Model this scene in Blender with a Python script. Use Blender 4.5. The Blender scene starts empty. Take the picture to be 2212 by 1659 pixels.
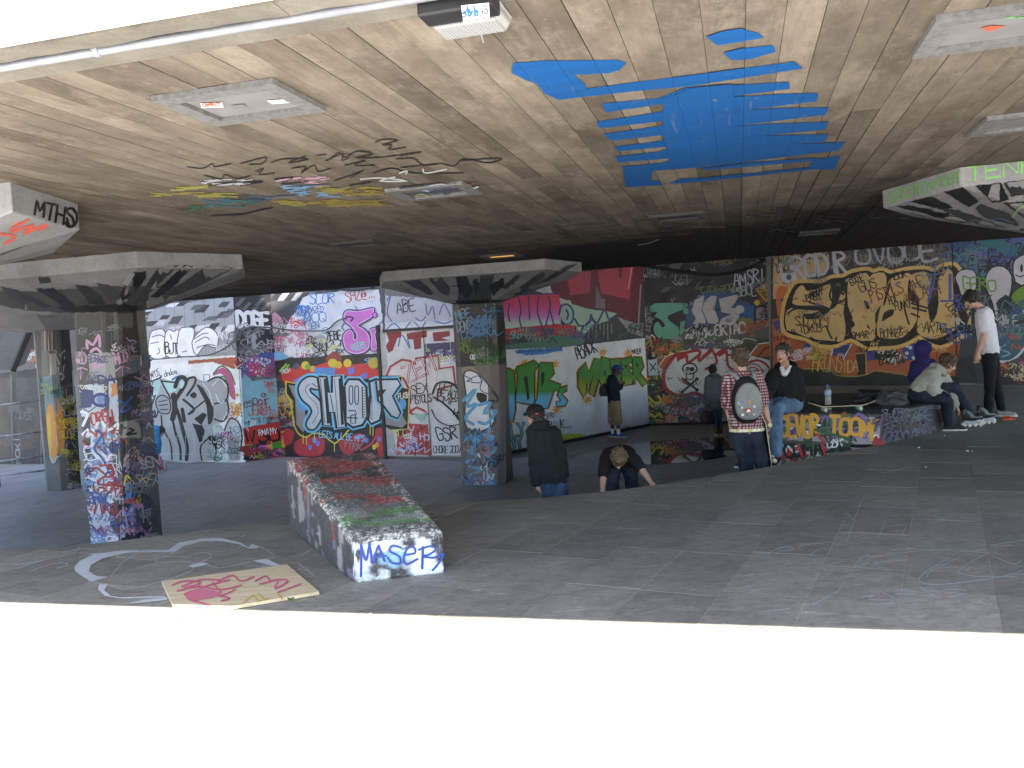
import bpy, bmesh, math, random
from mathutils import Vector, Matrix, noise
from mathutils.geometry import tessellate_polygon

SC = bpy.context.scene
COL = SC.collection
rnd = random.Random(7)

# ------------------------------------------------------------------ camera
W2, H2, FPX = 2212.0, 1659.0, 1850.0          # picture units used for measuring
PITCH, ROLL, CAMZ = math.radians(2.94), math.radians(3.2), 1.5
CAM = Vector((0, 0, CAMZ))
_f = Vector((0, math.cos(PITCH), -math.sin(PITCH)))
_x0 = Vector((1, 0, 0)); _y0 = _x0.cross(_f)
_cx = _x0 * math.cos(ROLL) - _y0 * math.sin(ROLL)
_cy = _y0 * math.cos(ROLL) + _x0 * math.sin(ROLL)
cam_data = bpy.data.cameras.new('camera')
cam = bpy.data.objects.new('camera', cam_data); COL.objects.link(cam)
cam.matrix_world = Matrix(((_cx.x, _cy.x, -_f.x, 0), (_cx.y, _cy.y, -_f.y, 0), (_cx.z, _cy.z, -_f.z, CAMZ), (0, 0, 0, 1)))
cam_data.sensor_width = 36.0; cam_data.lens = FPX / W2 * 36.0
cam_data.clip_end = 2000.0; cam_data.clip_start = 0.05
SC.camera = cam

# ------------------------------------------------------------------ light
TH = math.radians(15.0)                         # the building stands turned by this much
R = Vector((math.cos(TH), -math.sin(TH), 0)); F = Vector((math.sin(TH), math.cos(TH), 0))
SUN_DIR = (F * 1.78 - R * 0.45 + Vector((0, 0, -2.75))).normalized()
elev = math.asin(-SUN_DIR.z)
world = bpy.data.worlds.new('World'); SC.world = world; world.use_nodes = True
wn = world.node_tree; bg = wn.nodes['Background']
sky = wn.nodes.new('ShaderNodeTexSky'); sky.sky_type = 'NISHITA'; sky.sun_disc = False
sky.sun_elevation = elev
sky.sun_rotation = math.atan2(-SUN_DIR.x, -SUN_DIR.y)
wn.links.new(sky.outputs[0], bg.inputs[0]); bg.inputs[1].default_value = 0.15
sun_data = bpy.data.lights.new('sun', 'SUN'); sun_data.energy = 5.0; sun_data.angle = math.radians(0.5)
sun_data.color = (1.0, 0.95, 0.88)
sun = bpy.data.objects.new('sun', sun_data); COL.objects.link(sun)
sun.rotation_euler = SUN_DIR.to_track_quat('-Z', 'Y').to_euler(); sun.location = (-3, -8, 14)
SC.view_settings.view_transform = 'Standard'; SC.view_settings.look = 'None'
SC.view_settings.exposure = 2.38; SC.view_settings.gamma = 1.0
SC.cycles.max_bounces = 8; SC.cycles.diffuse_bounces = 6; SC.cycles.glossy_bounces = 3
SC.cycles.transmission_bounces = 4; SC.cycles.transparent_max_bounces = 6
SC.cycles.caustics_reflective = False; SC.cycles.caustics_refractive = False

# ------------------------------------------------------------------ helpers
def ray(px, py):
    return _cx * ((px - W2 / 2) / FPX) + _cy * ((H2 / 2 - py) / FPX) + _f
def on_z(px, py, z=0.0):
    d = ray(px, py); return CAM + d * ((z - CAMZ) / d.z)
def at_depth(px, py, dep):
    d = ray(px, py); return CAM + d * (dep / d.y)
def srgb(r, g, b):
    def c(v):
        v /= 255.0
        return v / 12.92 if v <= 0.04045 else ((v + 0.055) / 1.055) ** 2.4
    return (c(r), c(g), c(b))

def tag(o, label=None, cat=None, group=None, kind=None):
    if label: o['label'] = label
    if cat: o['category'] = cat
    if group: o['group'] = group
    if kind: o['kind'] = kind
    return o
def empty(name, loc=(0, 0, 0), rz=0.0):
    o = bpy.data.objects.new(name, None); COL.objects.link(o)
    o.location = loc; o.rotation_euler = (0, 0, rz); o.empty_display_size = 0.2
    return o
def link(name, me, mat, parent=None, smooth=False):
    o = bpy.data.objects.new(name, me); COL.objects.link(o)
    if mat is not None and not me.materials: me.materials.append(mat)
    if parent is not None: o.parent = parent
    if smooth:
        for p in me.polygons: p.use_smooth = True
    return o
def from_bm(name, bm, mat, parent=None, smooth=False):
    bmesh.ops.recalc_face_normals(bm, faces=bm.faces[:])
    me = bpy.data.meshes.new(name); bm.to_mesh(me); bm.free()
    return link(name, me, mat, parent, smooth)
def add_box(bm, c, hx, hy, hz, ux=None, uy=None, uz=None):
    ux = ux or Vector((1, 0, 0)); uy = uy or Vector((0, 1, 0)); uz = uz or Vector((0, 0, 1)); c = Vector(c)
    v = [bm.verts.new(c + ux * (hx * i) + uy * (hy * j) + uz * (hz * k)) for i in (-1, 1) for j in (-1, 1) for k in (-1, 1)]
    for f in ((0, 1, 3, 2), (4, 6, 7, 5), (0, 4, 5, 1), (2, 3, 7, 6), (0, 2, 6, 4), (1, 5, 7, 3)):
        bm.faces.new([v[i] for i in f])
    return v
def add_prism(bm, pts, z0, z1):
    """closed prism over a plan polygon (list of (x,y)); z0/z1 numbers or lists"""
    n = len(pts)
    a = z0 if isinstance(z0, (list, tuple)) else [z0] * n
    b = z1 if isinstance(z1, (list, tuple)) else [z1] * n
    lo = [bm.verts.new((p[0], p[1], a[i])) for i, p in enumerate(pts)]
    hi = [bm.verts.new((p[0], p[1], b[i])) for i, p in enumerate(pts)]
    bm.faces.new(lo[::-1]); bm.faces.new(hi)
    for i in range(n):
        j = (i + 1) % n; bm.faces.new((lo[i], lo[j], hi[j], hi[i]))
def add_tube(bm, pts, r, seg=8, cap=True):
    pts = [Vector(p) for p in pts]; rings = []
    rr = r if isinstance(r, (list, tuple)) else [r] * len(pts)
    up = None
    for i, p in enumerate(pts):
        t = (pts[min(i + 1, len(pts) - 1)] - pts[max(i - 1, 0)]).normalized()
        if up is None:
            up = Vector((0, 0, 1)) if abs(t.z) < 0.9 else Vector((1, 0, 0))
        a = t.cross(up).normalized(); b = a.cross(t).normalized(); up = b
        rings.append([bm.verts.new(p + (a * math.cos(2 * math.pi * k / seg) + b * math.sin(2 * math.pi * k / seg)) * rr[i]) for k in range(seg)])
    for i in range(len(rings) - 1):
        for k in range(seg):
            bm.faces.new((rings[i][k], rings[i][(k + 1) % seg], rings[i + 1][(k + 1) % seg], rings[i + 1][k]))
    if cap:
        bm.faces.new(rings[0][::-1]); bm.faces.new(rings[-1])
def add_lathe(bm, prof, c=(0, 0, 0), seg=16):
    c = Vector(c); rings = []
    for (r, z) in prof:
        rings.append([bm.verts.new(c + Vector((r * math.cos(2 * math.pi * k / seg), r * math.sin(2 * math.pi * k / seg), z))) for k in range(seg)])
    for i in range(len(rings) - 1):
        for k in range(seg):
            bm.faces.new((rings[i][k], rings[i][(k + 1) % seg], rings[i + 1][(k + 1) % seg], rings[i + 1][k]))
    bm.faces.new(rings[0][::-1]); bm.faces.new(rings[-1])
def bevel(bm, w, seg=2):
    bmesh.ops.bevel(bm, geom=bm.edges[:], offset=w, segments=seg, profile=0.5, affect='EDGES')
def clip_poly(sub, a, b):
    """keep the part of polygon sub left of line a->b (2D)"""
    out = []
    def side(p): return (b[0] - a[0]) * (p[1] - a[1]) - (b[1] - a[1]) * (p[0] - a[0])
    for i in range(len(sub)):
        p, q = sub[i], sub[(i + 1) % len(sub)]
        sp, sq = side(p), side(q)
        if sp >= 0: out.append(p)
        if (sp > 0 and sq < 0) or (sp < 0 and sq > 0):
            t = sp / (sp - sq); out.append((p[0] + (q[0] - p[0]) * t, p[1] + (q[1] - p[1]) * t))
    return out
def clip_convex(sub, quad):
    for i in range(len(quad)):
        sub = clip_poly(sub, quad[i], quad[(i + 1) % len(quad)])
        if len(sub) < 3: return []
    return sub
def area2(p):
    return 0.5 * sum(p[i][0] * p[(i + 1) % len(p)][1] - p[(i + 1) % len(p)][0] * p[i][1] for i in range(len(p)))
def dedupe(p, eps=0.004):
    out = []
    for q in p:
        if not out or (abs(q[0] - out[-1][0]) + abs(q[1] - out[-1][1])) > eps: out.append(q)
    while len(out) > 2 and (abs(out[0][0] - out[-1][0]) + abs(out[0][1] - out[-1][1])) < eps: out.pop()
    return out
def RF(s, f, z=0.0): return R * s + F * f + Vector((0, 0, z))
def to_rf(p): return (p[0] * R.x + p[1] * R.y, p[0] * F.x + p[1] * F.y)

# ------------------------------------------------------------------ materials
class NT:
    def __init__(s, name):
        s.m = bpy.data.materials.new(name); s.m.use_nodes = True
        s.t = s.m.node_tree; s.b = s.t.nodes['Principled BSDF']
    def n(s, typ, **kw):
        nd = s.t.nodes.new(typ)
        for k, v in kw.items(): setattr(nd, k, v)
        return nd
    def l(s, a, b): s.t.links.new(a, b)
    def val(s, sock, v): sock.default_value = v
    def noise(s, vec, scale, detail=4, rough=0.55, dist=0.0):
        nd = s.n('ShaderNodeTexNoise'); nd.inputs['Scale'].default_value = scale
        nd.inputs['Detail'].default_value = detail; nd.inputs['Roughness'].default_value = rough
        nd.inputs['Distortion'].default_value = dist
        if vec is not None: s.l(vec, nd.inputs['Vector'])
        return nd.outputs['Fac']
    def ramp(s, fac, stops, interp='LINEAR'):
        nd = s.n('ShaderNodeValToRGB'); cr = nd.color_ramp; cr.interpolation = interp
        while len(cr.elements) < len(stops): cr.elements.new(0.5)
        for e, (p, c) in zip(cr.elements, stops):
            e.position = p; e.color = (c, c, c, 1) if isinstance(c, (int, float)) else (*c, 1)
        s.l(fac, nd.inputs[0]); return nd.outputs[0]
    def mix(s, fac, a, b, mode='MIX'):
        nd = s.n('ShaderNodeMix'); nd.data_type = 'RGBA'; nd.blend_type = mode; nd.clamp_factor = True
        for sock, v in ((nd.inputs[0], fac), (nd.inputs[6], a), (nd.inputs[7], b)):
            if hasattr(v, 'is_linked') or hasattr(v, 'links'): s.l(v, sock)
            elif isinstance(v, (int, float)): sock.default_value = v if sock.type == 'VALUE' else (v, v, v, 1)
            else: sock.default_value = (*v, 1)
        return nd.outputs[2]
    def math(s, op, a, b=0.0, clamp=False):
        nd = s.n('ShaderNodeMath', operation=op); nd.use_clamp = clamp
        for sock, v in ((nd.inputs[0], a), (nd.inputs[1], b)):
            if isinstance(v, (int, float)): sock.default_value = v
            else: s.l(v, sock)
        return nd.outputs[0]
    def mapping(s, vec, scale=(1, 1, 1), rot=(0, 0, 0), loc=(0, 0, 0)):
        nd = s.n('ShaderNodeMapping'); s.l(vec, nd.inputs[0])
        nd.inputs['Scale'].default_value = scale; nd.inputs['Rotation'].default_value = rot; nd.inputs['Location'].default_value = loc
        return nd.outputs[0]
    def pos(s): return s.n('ShaderNodeNewGeometry').outputs['Position']
    def obj(s): return s.n('ShaderNodeTexCoord').outputs['Object']
    def rand(s): return s.n('ShaderNodeObjectInfo').outputs['Random']
    def bump(s, h, strength=0.3, dist=0.01):
        nd = s.n('ShaderNodeBump'); nd.inputs['Strength'].default_value = strength; nd.inputs['Distance'].default_value = dist
        s.l(h, nd.inputs['Height']); s.l(nd.outputs[0], s.b.inputs['Normal'])
    def out(s, col=None, rough=None, metal=None, spec=None):
        for key, v in (('Base Color', col), ('Roughness', rough), ('Metallic', metal), ('Specular IOR Level', spec)):
            if v is None: continue
            sock = s.b.inputs[key]
            if isinstance(v, (int, float)): sock.default_value = v
            elif isinstance(v, tuple): sock.default_value = (*v, 1)
            else: s.l(v, sock)
        return s.m

def simple(name, col, rough=0.6, var=0.25, scale=6.0, metal=0.0, bump=0.15, coord='obj'):
    t = NT(name); v = t.obj() if coord == 'obj' else t.pos()
    n = t.noise(v, scale, 5, 0.6)
    c = t.mix(t.ramp(n, [(0.3, 0.0), (0.7, 1.0)]), tuple(x * (1 - var) for x in col), tuple(min(1, x * (1 + var)) for x in col))
    if bump: t.bump(t.noise(v, scale * 9, 4), bump, 0.004)
    return t.out(c, rough, metal)

def m_concrete(name, c0, c1, scale=1.2, bumps=0.25, rough=0.85, dirt=0.35):
    t = NT(name); v = t.pos()
    a = t.noise(v, scale, 6, 0.6); b = t.noise(v, scale * 14, 5, 0.65)
    c = t.mix(t.ramp(a, [(0.3, 0.0), (0.7, 1.0)]), c0, c1)
    c = t.mix(t.math('MULTIPLY', t.ramp(b, [(0.45, 0.0), (0.75, 1.0)]), dirt), c, tuple(x * 0.45 for x in c0))
    t.bump(t.math('ADD', b, t.math('MULTIPLY', a, 0.6)), bumps, 0.012)
    return t.out(c, rough)

def m_boards():
    """board-marked concrete soffit: grain along F, soot-blackened towards the back right"""
    t = NT('board_marked_concrete'); v = t.mapping(t.pos(), rot=(0, 0, TH))      # x = across boards, y = along
    rd = t.rand()
    off = t.n('ShaderNodeCombineXYZ'); t.l(t.math('MULTIPLY', rd, 37.0), off.inputs[0]); t.l(t.math('MULTIPLY', rd, 19.0), off.inputs[1])
    va = t.n('ShaderNodeVectorMath', operation='ADD'); t.l(v, va.inputs[0]); t.l(off.outputs[0], va.inputs[1])
    vo = va.outputs[0]
    g1 = t.noise(t.mapping(vo, (9, 0.9, 1)), 1.0, 6, 0.65, 1.2)
    g2 = t.noise(t.mapping(vo, (60, 4, 1)), 1.0, 4, 0.6, 0.6)
    bl = t.noise(t.mapping(vo, (1.6, 0.8, 1)), 1.0, 7, 0.68)
    bl2 = t.noise(t.mapping(vo, (5, 2.2, 1)), 1.0, 8, 0.75)
    sp = t.noise(v, 26, 6, 0.8)
    c = t.mix(t.ramp(bl, [(0.34, 0.0), (0.64, 1.0)]), (0.088, 0.071, 0.052), (0.205, 0.172, 0.131))
    c = t.mix(t.math('MULTIPLY', t.ramp(g1, [(0.36, 1.0), (0.52, 0.0)]), 0.32), c, (0.085, 0.068, 0.05))
    c = t.mix(t.math('MULTIPLY', t.ramp(g2, [(0.5, 0.0), (0.7, 1.0)]), 0.3), c, (0.10, 0.082, 0.062))
    c = t.mix(t.math('MULTIPLY', t.ramp(bl2, [(0.52, 0.0), (0.70, 1.0)]), 0.6), c, (0.29, 0.25, 0.20))
    c = t.mix(t.math('MULTIPLY', t.ramp(bl2, [(0.30, 1.0), (0.42, 0.0)]), 0.5), c, (0.09, 0.075, 0.058))
    c = t.mix(t.math('MULTIPLY', t.ramp(sp, [(0.60, 0.0), (0.72, 1.0)]), 0.5), c, (0.40, 0.36, 0.30))
    c = t.mix(t.math('MULTIPLY', t.ramp(sp, [(0.27, 1.0), (0.36, 0.0)]), 0.6), c, (0.06, 0.05, 0.04))
    tint = t.math('ADD', 0.86, t.math('MULTIPLY', rd, 0.26))
    c = t.mix(1.0, c, tint, 'MULTIPLY')
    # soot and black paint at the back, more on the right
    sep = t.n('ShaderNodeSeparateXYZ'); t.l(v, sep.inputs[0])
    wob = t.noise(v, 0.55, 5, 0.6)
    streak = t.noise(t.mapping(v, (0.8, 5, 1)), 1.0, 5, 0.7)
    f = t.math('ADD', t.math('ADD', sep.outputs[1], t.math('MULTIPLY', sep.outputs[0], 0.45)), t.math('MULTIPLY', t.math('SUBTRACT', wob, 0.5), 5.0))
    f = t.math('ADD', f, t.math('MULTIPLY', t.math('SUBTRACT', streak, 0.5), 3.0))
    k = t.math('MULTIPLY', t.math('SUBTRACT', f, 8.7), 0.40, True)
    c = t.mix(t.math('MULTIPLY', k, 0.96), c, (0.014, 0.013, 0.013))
    t.bump(t.math('ADD', t.math('ADD', g1, t.math('MULTIPLY', g2, 0.6)), sp), 0.5, 0.012)
    return t.out(c, 0.92, spec=0.15)

def m_deck(name, c0, c1, scuff=0.5, rough=0.62):
    t = NT(name); v = t.pos(); rd = t.rand()
    vs = t.mapping(v, (1.0, 3.2, 1), rot=(0, 0, 0.3))
    a = t.noise(v, 0.7, 6, 0.6); b = t.noise(vs, 3.0, 8, 0.72, 0.5); c2 = t.noise(v, 55, 4, 0.7)
    c = t.mix(t.ramp(a, [(0.3, 0.0), (0.7, 1.0)]), c0, c1)
    c = t.mix(t.math('MULTIPLY', t.ramp(b, [(0.56, 0.0), (0.78, 1.0)]), scuff), c, tuple(min(1, x * 2.4 + 0.03) for x in c1))
    c = t.mix(t.math('MULTIPLY', t.ramp(b, [(0.26, 1.0), (0.44, 0.0)]), 0.55), c, tuple(x * 0.45 for x in c0))
    f2 = t.noise(t.mapping(v, (14, 24, 14), rot=(0, 0, 0.25)), 1.0, 9, 0.8); f3 = t.noise(t.mapping(v, (3, 5.5, 3), rot=(0, 0, -0.3)), 1.0, 9, 0.78)
    c = t.mix(t.math('MULTIPLY', t.ramp(f2, [(0.36, 1.0), (0.50, 0.0)]), 0.55), c, tuple(x * 0.38 for x in c0))
    c = t.mix(t.math('MULTIPLY', t.ramp(f2, [(0.56, 0.0), (0.68, 1.0)]), 0.45), c, tuple(min(1, x * 1.75) for x in c1))
    c = t.mix(t.math('MULTIPLY', t.ramp(f3, [(0.40, 1.0), (0.52, 0.0)]), 0.40), c, tuple(x * 0.55 for x in c0))
    c = t.mix(t.math('MULTIPLY', t.ramp(c2, [(0.55, 0.0), (0.75, 1.0)]), 0.3), c, tuple(x * 0.5 for x in c0))
    sc = t.noise(t.mapping(v, (2.2, 26, 1), rot=(0, 0, -0.5)), 1.0, 3, 0.5, 0.4)
    c = t.mix(t.math('MULTIPLY', t.ramp(sc, [(0.70, 0.0), (0.76, 1.0)]), 0.25), c, (0.30, 0.30, 0.30))
    c = t.mix(1.0, c, t.math('ADD', 0.84, t.math('MULTIPLY', rd, 0.3)), 'MULTIPLY')
    r = t.math('ADD', rough - 0.12, t.math('MULTIPLY', b, 0.3))
    t.bump(t.math('ADD', t.math('ADD', t.math('MULTIPLY', c2, 0.5), b), f2), 0.3, 0.006)
    return t.out(c, r)

def m_paint(name='sprayed_paint', rough=0.55, worn=0.48, under=(0.16, 0.155, 0.15)):
    """paint whose colour is carried by the mesh; worn and stained by noise"""
    t = NT(name); v = t.pos()
    at = t.n('ShaderNodeAttribute'); at.attribute_name = 'paint'
    w = t.noise(v, 9.0, 8, 0.72); g = t.noise(v, 1.6, 6, 0.65); st = t.noise(t.mapping(v, (7, 7, 0.5)), 1.0, 5, 0.65)
    c = t.mix(t.math('MULTIPLY', t.ramp(w, [(0.60, 0.0), (0.72, 1.0)]), worn), at.outputs['Color'], under)
    c = t.mix(t.math('MULTIPLY', t.ramp(g, [(0.35, 1.0), (0.6, 0.0)]), 0.24), c, (0.10, 0.10, 0.10))
    c = t.mix(t.math('MULTIPLY', t.ramp(st, [(0.58, 0.0), (0.8, 1.0)]), 0.18), c, (0.08, 0.08, 0.08))
    hs = t.n('ShaderNodeHueSaturation'); hs.inputs['Saturation'].default_value = 0.97; t.l(c, hs.inputs['Color']); c = hs.outputs[0]
    t.bump(w, 0.12, 0.004)
    return t.out(c, rough)

M = {}
M['boards'] = m_boards()
M['lip'] = m_concrete('lip_concrete', (0.115, 0.10, 0.076), (0.20, 0.18, 0.142), 3.5, 0.4)
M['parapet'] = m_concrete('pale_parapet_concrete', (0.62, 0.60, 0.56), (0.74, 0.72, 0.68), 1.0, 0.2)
M['groove'] = simple('groove_concrete', (0.12, 0.10, 0.08), 0.95, 0.2, coord='pos')  # own brown of the slab, seen between the boards
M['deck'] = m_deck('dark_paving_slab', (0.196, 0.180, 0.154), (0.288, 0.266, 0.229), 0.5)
M['bank'] = m_deck('bank_paving', (0.196, 0.180, 0.154), (0.288, 0.266, 0.229))
M['floor'] = m_deck('lower_floor_slab', (0.215, 0.204, 0.196), (0.32, 0.305, 0.293), 0.4, 0.45)
M['joint'] = simple('sandy_joint', (0.34, 0.30, 0.25), 0.95, 0.35, 14, coord='pos')
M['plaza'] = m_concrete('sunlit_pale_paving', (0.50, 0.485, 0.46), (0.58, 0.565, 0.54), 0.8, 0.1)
M['wall'] = m_concrete('grimy_wall_concrete', (0.15, 0.145, 0.14), (0.24, 0.235, 0.23), 0.9, 0.35)
M['capital'] = m_concrete('pale_capital_concrete', (0.19, 0.188, 0.184), (0.31, 0.308, 0.303), 2.2, 0.45, 0.8, 0.38)
M['column'] = m_concrete('dark_column_concrete', (0.10, 0.10, 0.10), (0.17, 0.165, 0.16), 2.0, 0.5)
M['dark'] = simple('dark_painted_concrete', (0.03, 0.03, 0.03), 0.8, 0.3, 2, coord='pos')
M['paint'] = m_paint()
def m_roller():
    t = NT('rolled_blue_paint'); v = t.mapping(t.pos(), rot=(0, 0, TH)); at = t.n('ShaderNodeAttribute'); at.attribute_name = 'paint'
    st = t.noise(t.mapping(v, (1.3, 14, 1)), 1.0, 6, 0.7); w = t.noise(t.mapping(v, (9, 5, 1)), 1.0, 9, 0.8); jn = t.noise(t.mapping(v, (30, 1.2, 1)), 1.0, 5, 0.7)
    c = t.mix(t.ramp(st, [(0.3, 0.0), (0.7, 1.0)]), (0.006, 0.066, 0.20), at.outputs['Color'])
    c = t.mix(t.math('MULTIPLY', t.ramp(w, [(0.60, 0.0), (0.68, 1.0)]), 0.75), c, (0.20, 0.17, 0.13))
    c = t.mix(t.math('MULTIPLY', t.ramp(jn, [(0.62, 0.0), (0.70, 1.0)]), 0.45), c, (0.16, 0.16, 0.19))
    t.bump(w, 0.3, 0.006); return t.out(c, 0.7, spec=0.3)
M['roller'] = m_roller()
M['galv'] = simple('galvanised_conduit', (0.26, 0.265, 0.285), 0.5, 0.2, 8, 0.3, 0.1)
M['black'] = simple('black_plastic', (0.015, 0.015, 0.016), 0.5, 0.2)
M['white'] = simple('white_paint', (0.75, 0.75, 0.74), 0.5, 0.08)

LOW = -1.10            # level of the sunken floor
CEIL = 2.75
Y_LIP, Y_BOARD, Y_REAR = 2.86, 3.25, 16.9      # where y axis meets the slab's lip, first board and rear edge
fl = lambda y: y * math.cos(TH)                # that, as a distance along F
S0, S1 = -16.0, 9.0
# ================================================================== setting
# ---- ceiling: slab with each shutter board as a piece
bm = bmesh.new()
add_box(bm, RF((S0 + S1) / 2, (fl(Y_LIP) + 0.02 + fl(Y_REAR)) / 2, CEIL + 0.34), (S1 - S0) / 2, (fl(Y_REAR) - fl(Y_LIP) - 0.02) / 2, 0.325, R, F)
ceiling = from_bm('ceiling', bm, M['groove']); tag(ceiling, kind='structure')
BW = 0.163
edges = []
s = S0
while s < S1 - 0.1:
    w = BW * rnd.uniform(0.93, 1.07); edges.append((s, min(s + w, S1))); s += w
STRIPS = edges
MARGIN_F0, MARGIN_F1 = fl(Y_LIP) + 0.10, fl(Y_BOARD)
for i, (a, b) in enumerate(edges):
    f0, f1 = fl(Y_BOARD) + 0.004, fl(Y_REAR)
    cut = [f0, f0 + rnd.uniform(2.2, 7.5), f1] if rnd.random() < 0.9 else [f0, f1]
    dz0 = rnd.uniform(-0.0018, 0.0018)
    for j in range(len(cut) - 1):
        bm = bmesh.new(); dz = dz0 + rnd.uniform(-0.001, 0.001)
        g = rnd.choice((0.002, 0.003, 0.003, 0.0045, 0.006, 0.009)) * 0.5
        z0, z1 = CEIL + dz, CEIL + 0.022
        ga = 0.0025 if j else 0.0
        p = [RF(a + g, cut[j] + ga), RF(b - g, cut[j] + ga), RF(b - g, cut[j + 1]), RF(a + g, cut[j + 1])]
        add_prism(bm, [(q.x, q.y) for q in p], z0, z1)
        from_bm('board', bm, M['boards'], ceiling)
# margin strip and lip along the open edge
for f0, f1, z0, z1, nm in ((fl(Y_LIP) + 0.112, fl(Y_BOARD), CEIL - 0.002, CEIL + 0.04, 'edge_board'), (fl(Y_LIP), fl(Y_LIP) + 0.11, CEIL - 0.03, CEIL + 0.10, 'edge_lip')):
    s = S0
    while s < S1 - 0.01:
        e = min(s + rnd.uniform(2.5, 4.0), S1); bm = bmesh.new()
        n = 24 if nm == 'edge_lip' else 1
        for q in range(n):
            a_, b_ = s + (e - s) * q / n, s + (e - s) * (q + 1) / n
            add_box(bm, RF((a_ + b_) / 2, (f0 + f1) / 2, (z0 + z1) / 2), (b_ - a_) / 2 - (0.0015 if q == n - 1 else 0), (f1 - f0) / 2, (z1 - z0) / 2, R, F)
        bmesh.ops.remove_doubles(bm, verts=bm.verts[:], dist=0.002)
        if nm == 'edge_lip':
            for v_ in bm.verts:
                if v_.co.z < CEIL: v_.co += F * rnd.uniform(-0.006, 0.006) + Vector((0, 0, rnd.uniform(-0.006, 0.004)))
        from_bm(nm, bm, M['lip'], ceiling); s = e
# parapet in the sun, and an unseen mass added above to keep the sun off the back
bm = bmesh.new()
add_box(bm, RF((S0 + S1) / 2, fl(Y_LIP) - 0.075, CEIL + 0.62), (S1 - S0) / 2 + 0.2, 0.07, 0.64, R, F)  # pale face drawn down over the lip so its sunny side burns white
o = from_bm('parapet_wall', bm, M['parapet']); tag(o, 'pale concrete parapet above the open edge of the undercroft, facing the sun', 'parapet')
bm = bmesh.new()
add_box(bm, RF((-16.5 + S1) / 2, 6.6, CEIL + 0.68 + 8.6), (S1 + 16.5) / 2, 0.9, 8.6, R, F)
o = from_bm('sun_block_mass', bm, M['parapet']); tag(o, 'unseen pale concrete mass added on the undercroft slab to block the sun', 'building')

# ---- ground levels
def plan(px, py, z=0.0):
    p = on_z(px, py, z); return (p.x, p.y)
crest_px = [(0, 1195), (330, 1160), (620, 1122), (900, 1092), (1100, 1080), (1215, 1071), (1400, 1050), (1650, 1010), (1800, 980), (1905, 960)]
def catmull(p, n=5):
    out = []
    for i in range(len(p) - 1):
        a, b, c, d = p[max(i - 1, 0)], p[i], p[i + 1], p[min(i + 2, len(p) - 1)]
        for q in range(n):
            t_ = q / n
            out.append(tuple(0.5 * (2 * b[k] + (c[k] - a[k]) * t_ + (2 * a[k] - 5 * b[k] + 4 * c[k] - d[k]) * t_ ** 2 + (3 * b[k] - a[k] - 3 * c[k] + d[k]) * t_ ** 3) for k in range(len(b))))
    return out + [tuple(p[-1])]
crest = catmull([plan(*c) for c in crest_px], 3)
d0 = (crest[1][0] - crest[0][0], crest[1][1] - crest[0][1]); k = 9.0 / math.hypot(*d0)
crest = [(crest[0][0] - d0[0] * k, crest[0][1] - d0[1] * k)] + crest
LEDGE_L = Vector((3.2, 11.02, 0)); LEDGE_C = Vector((crest[-1][0], crest[-1][1], 0))
lu = (LEDGE_C - LEDGE_L).normalized(); ln = Vector((-lu.y, lu.x, 0))       # along the ledge front / backwards
deck_poly = [(-14.0, 7.6)] + crest + [(LEDGE_C.x - lu.x * 0.01, LEDGE_C.y), (LEDGE_L.x, LEDGE_L.y), (6.9, 23.6), (14.5, 18.0), (14.5, -1.0)]
def y_line(x, y0): return y0 - math.tan(TH) * x
DECK_Y0 = 4.52
deck_poly += [(14.5, y_line(14.5, DECK_Y0)), (-14.0, y_line(-14.0, DECK_Y0))]
deck_poly = [(-14.0, crest[0][1])] + crest + [(LEDGE_L.x, LEDGE_L.y), (6.9, 23.6), (14.5, 18.5), (14.5, y_line(14.5, DECK_Y0)), (-14.0, y_line(-14.0, DECK_Y0))]
if area2(deck_poly) < 0: deck_poly = deck_poly[::-1]
def fill(name, poly, z, mat, parent=None):
    tri = tessellate_polygon([[Vector((p[0], p[1], 0)) for p in poly]])
    me = bpy.data.meshes.new(name); me.from_pydata([(p[0], p[1], z) for p in poly], [], [tuple(t) for t in tri]); me.update()
    for pl in me.polygons:
        if pl.normal.z < 0: pl.flip()
    return link(name, me, mat, parent)
def flat_mesh(name, polys, z, mat):
    vs, fs = [], []
    for q in polys:
        if area2(q) < 0: q = q[::-1]
        fs.append(tuple(range(len(vs), len(vs) + len(q)))); vs += [(p[0], p[1], z) for p in q]
    me = bpy.data.meshes.new(name); me.from_pydata(vs, [], fs); me.update(); return link(name, me, mat)
_front = lambda x: y_line(x, DECK_Y0)
_strips = [[a_, b_, (b_[0], _front(b_[0])), (a_[0], _front(a_[0]))] for a_, b_ in zip([(-14.0, crest[0][1])] + crest, crest)]
_cx0 = crest[-1]
deck = flat_mesh('upper_floor', _strips + [[_cx0, (14.5, _cx0[1]), (14.5, _front(14.5)), (_cx0[0], _front(_cx0[0]))], [(LEDGE_L.x, LEDGE_L.y), _cx0, (14.5, _cx0[1]), (14.5, 18.5), (6.9, 23.6)]], -0.0022, M['joint']); tag(deck, kind='structure')
def slab_bm(bm, poly, z0, z1):
    if area2(poly) < 0: poly = poly[::-1]
    n = len(poly); hi = [bm.verts.new((p[0], p[1], z1)) for p in poly]; lo = [bm.verts.new((p[0], p[1], z0)) for p in poly]
    for t_ in tessellate_polygon([[Vector((p[0], p[1], 0)) for p in poly]]):
        try: bm.faces.new([hi[k_] for k_ in t_])
        except ValueError: pass
    for i_ in range(n): bm.faces.new((lo[i_], lo[(i_ + 1) % n], hi[(i_ + 1) % n], hi[i_]))
GA = math.radians(26.8); G = Vector((math.sin(GA), math.cos(GA), 0)); GP = Vector((math.cos(GA), -math.sin(GA), 0))
def gxy(u, v): q = GP * u + G * v; return (q.x, q.y)
SW, SL = 0.46, 0.92
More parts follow.
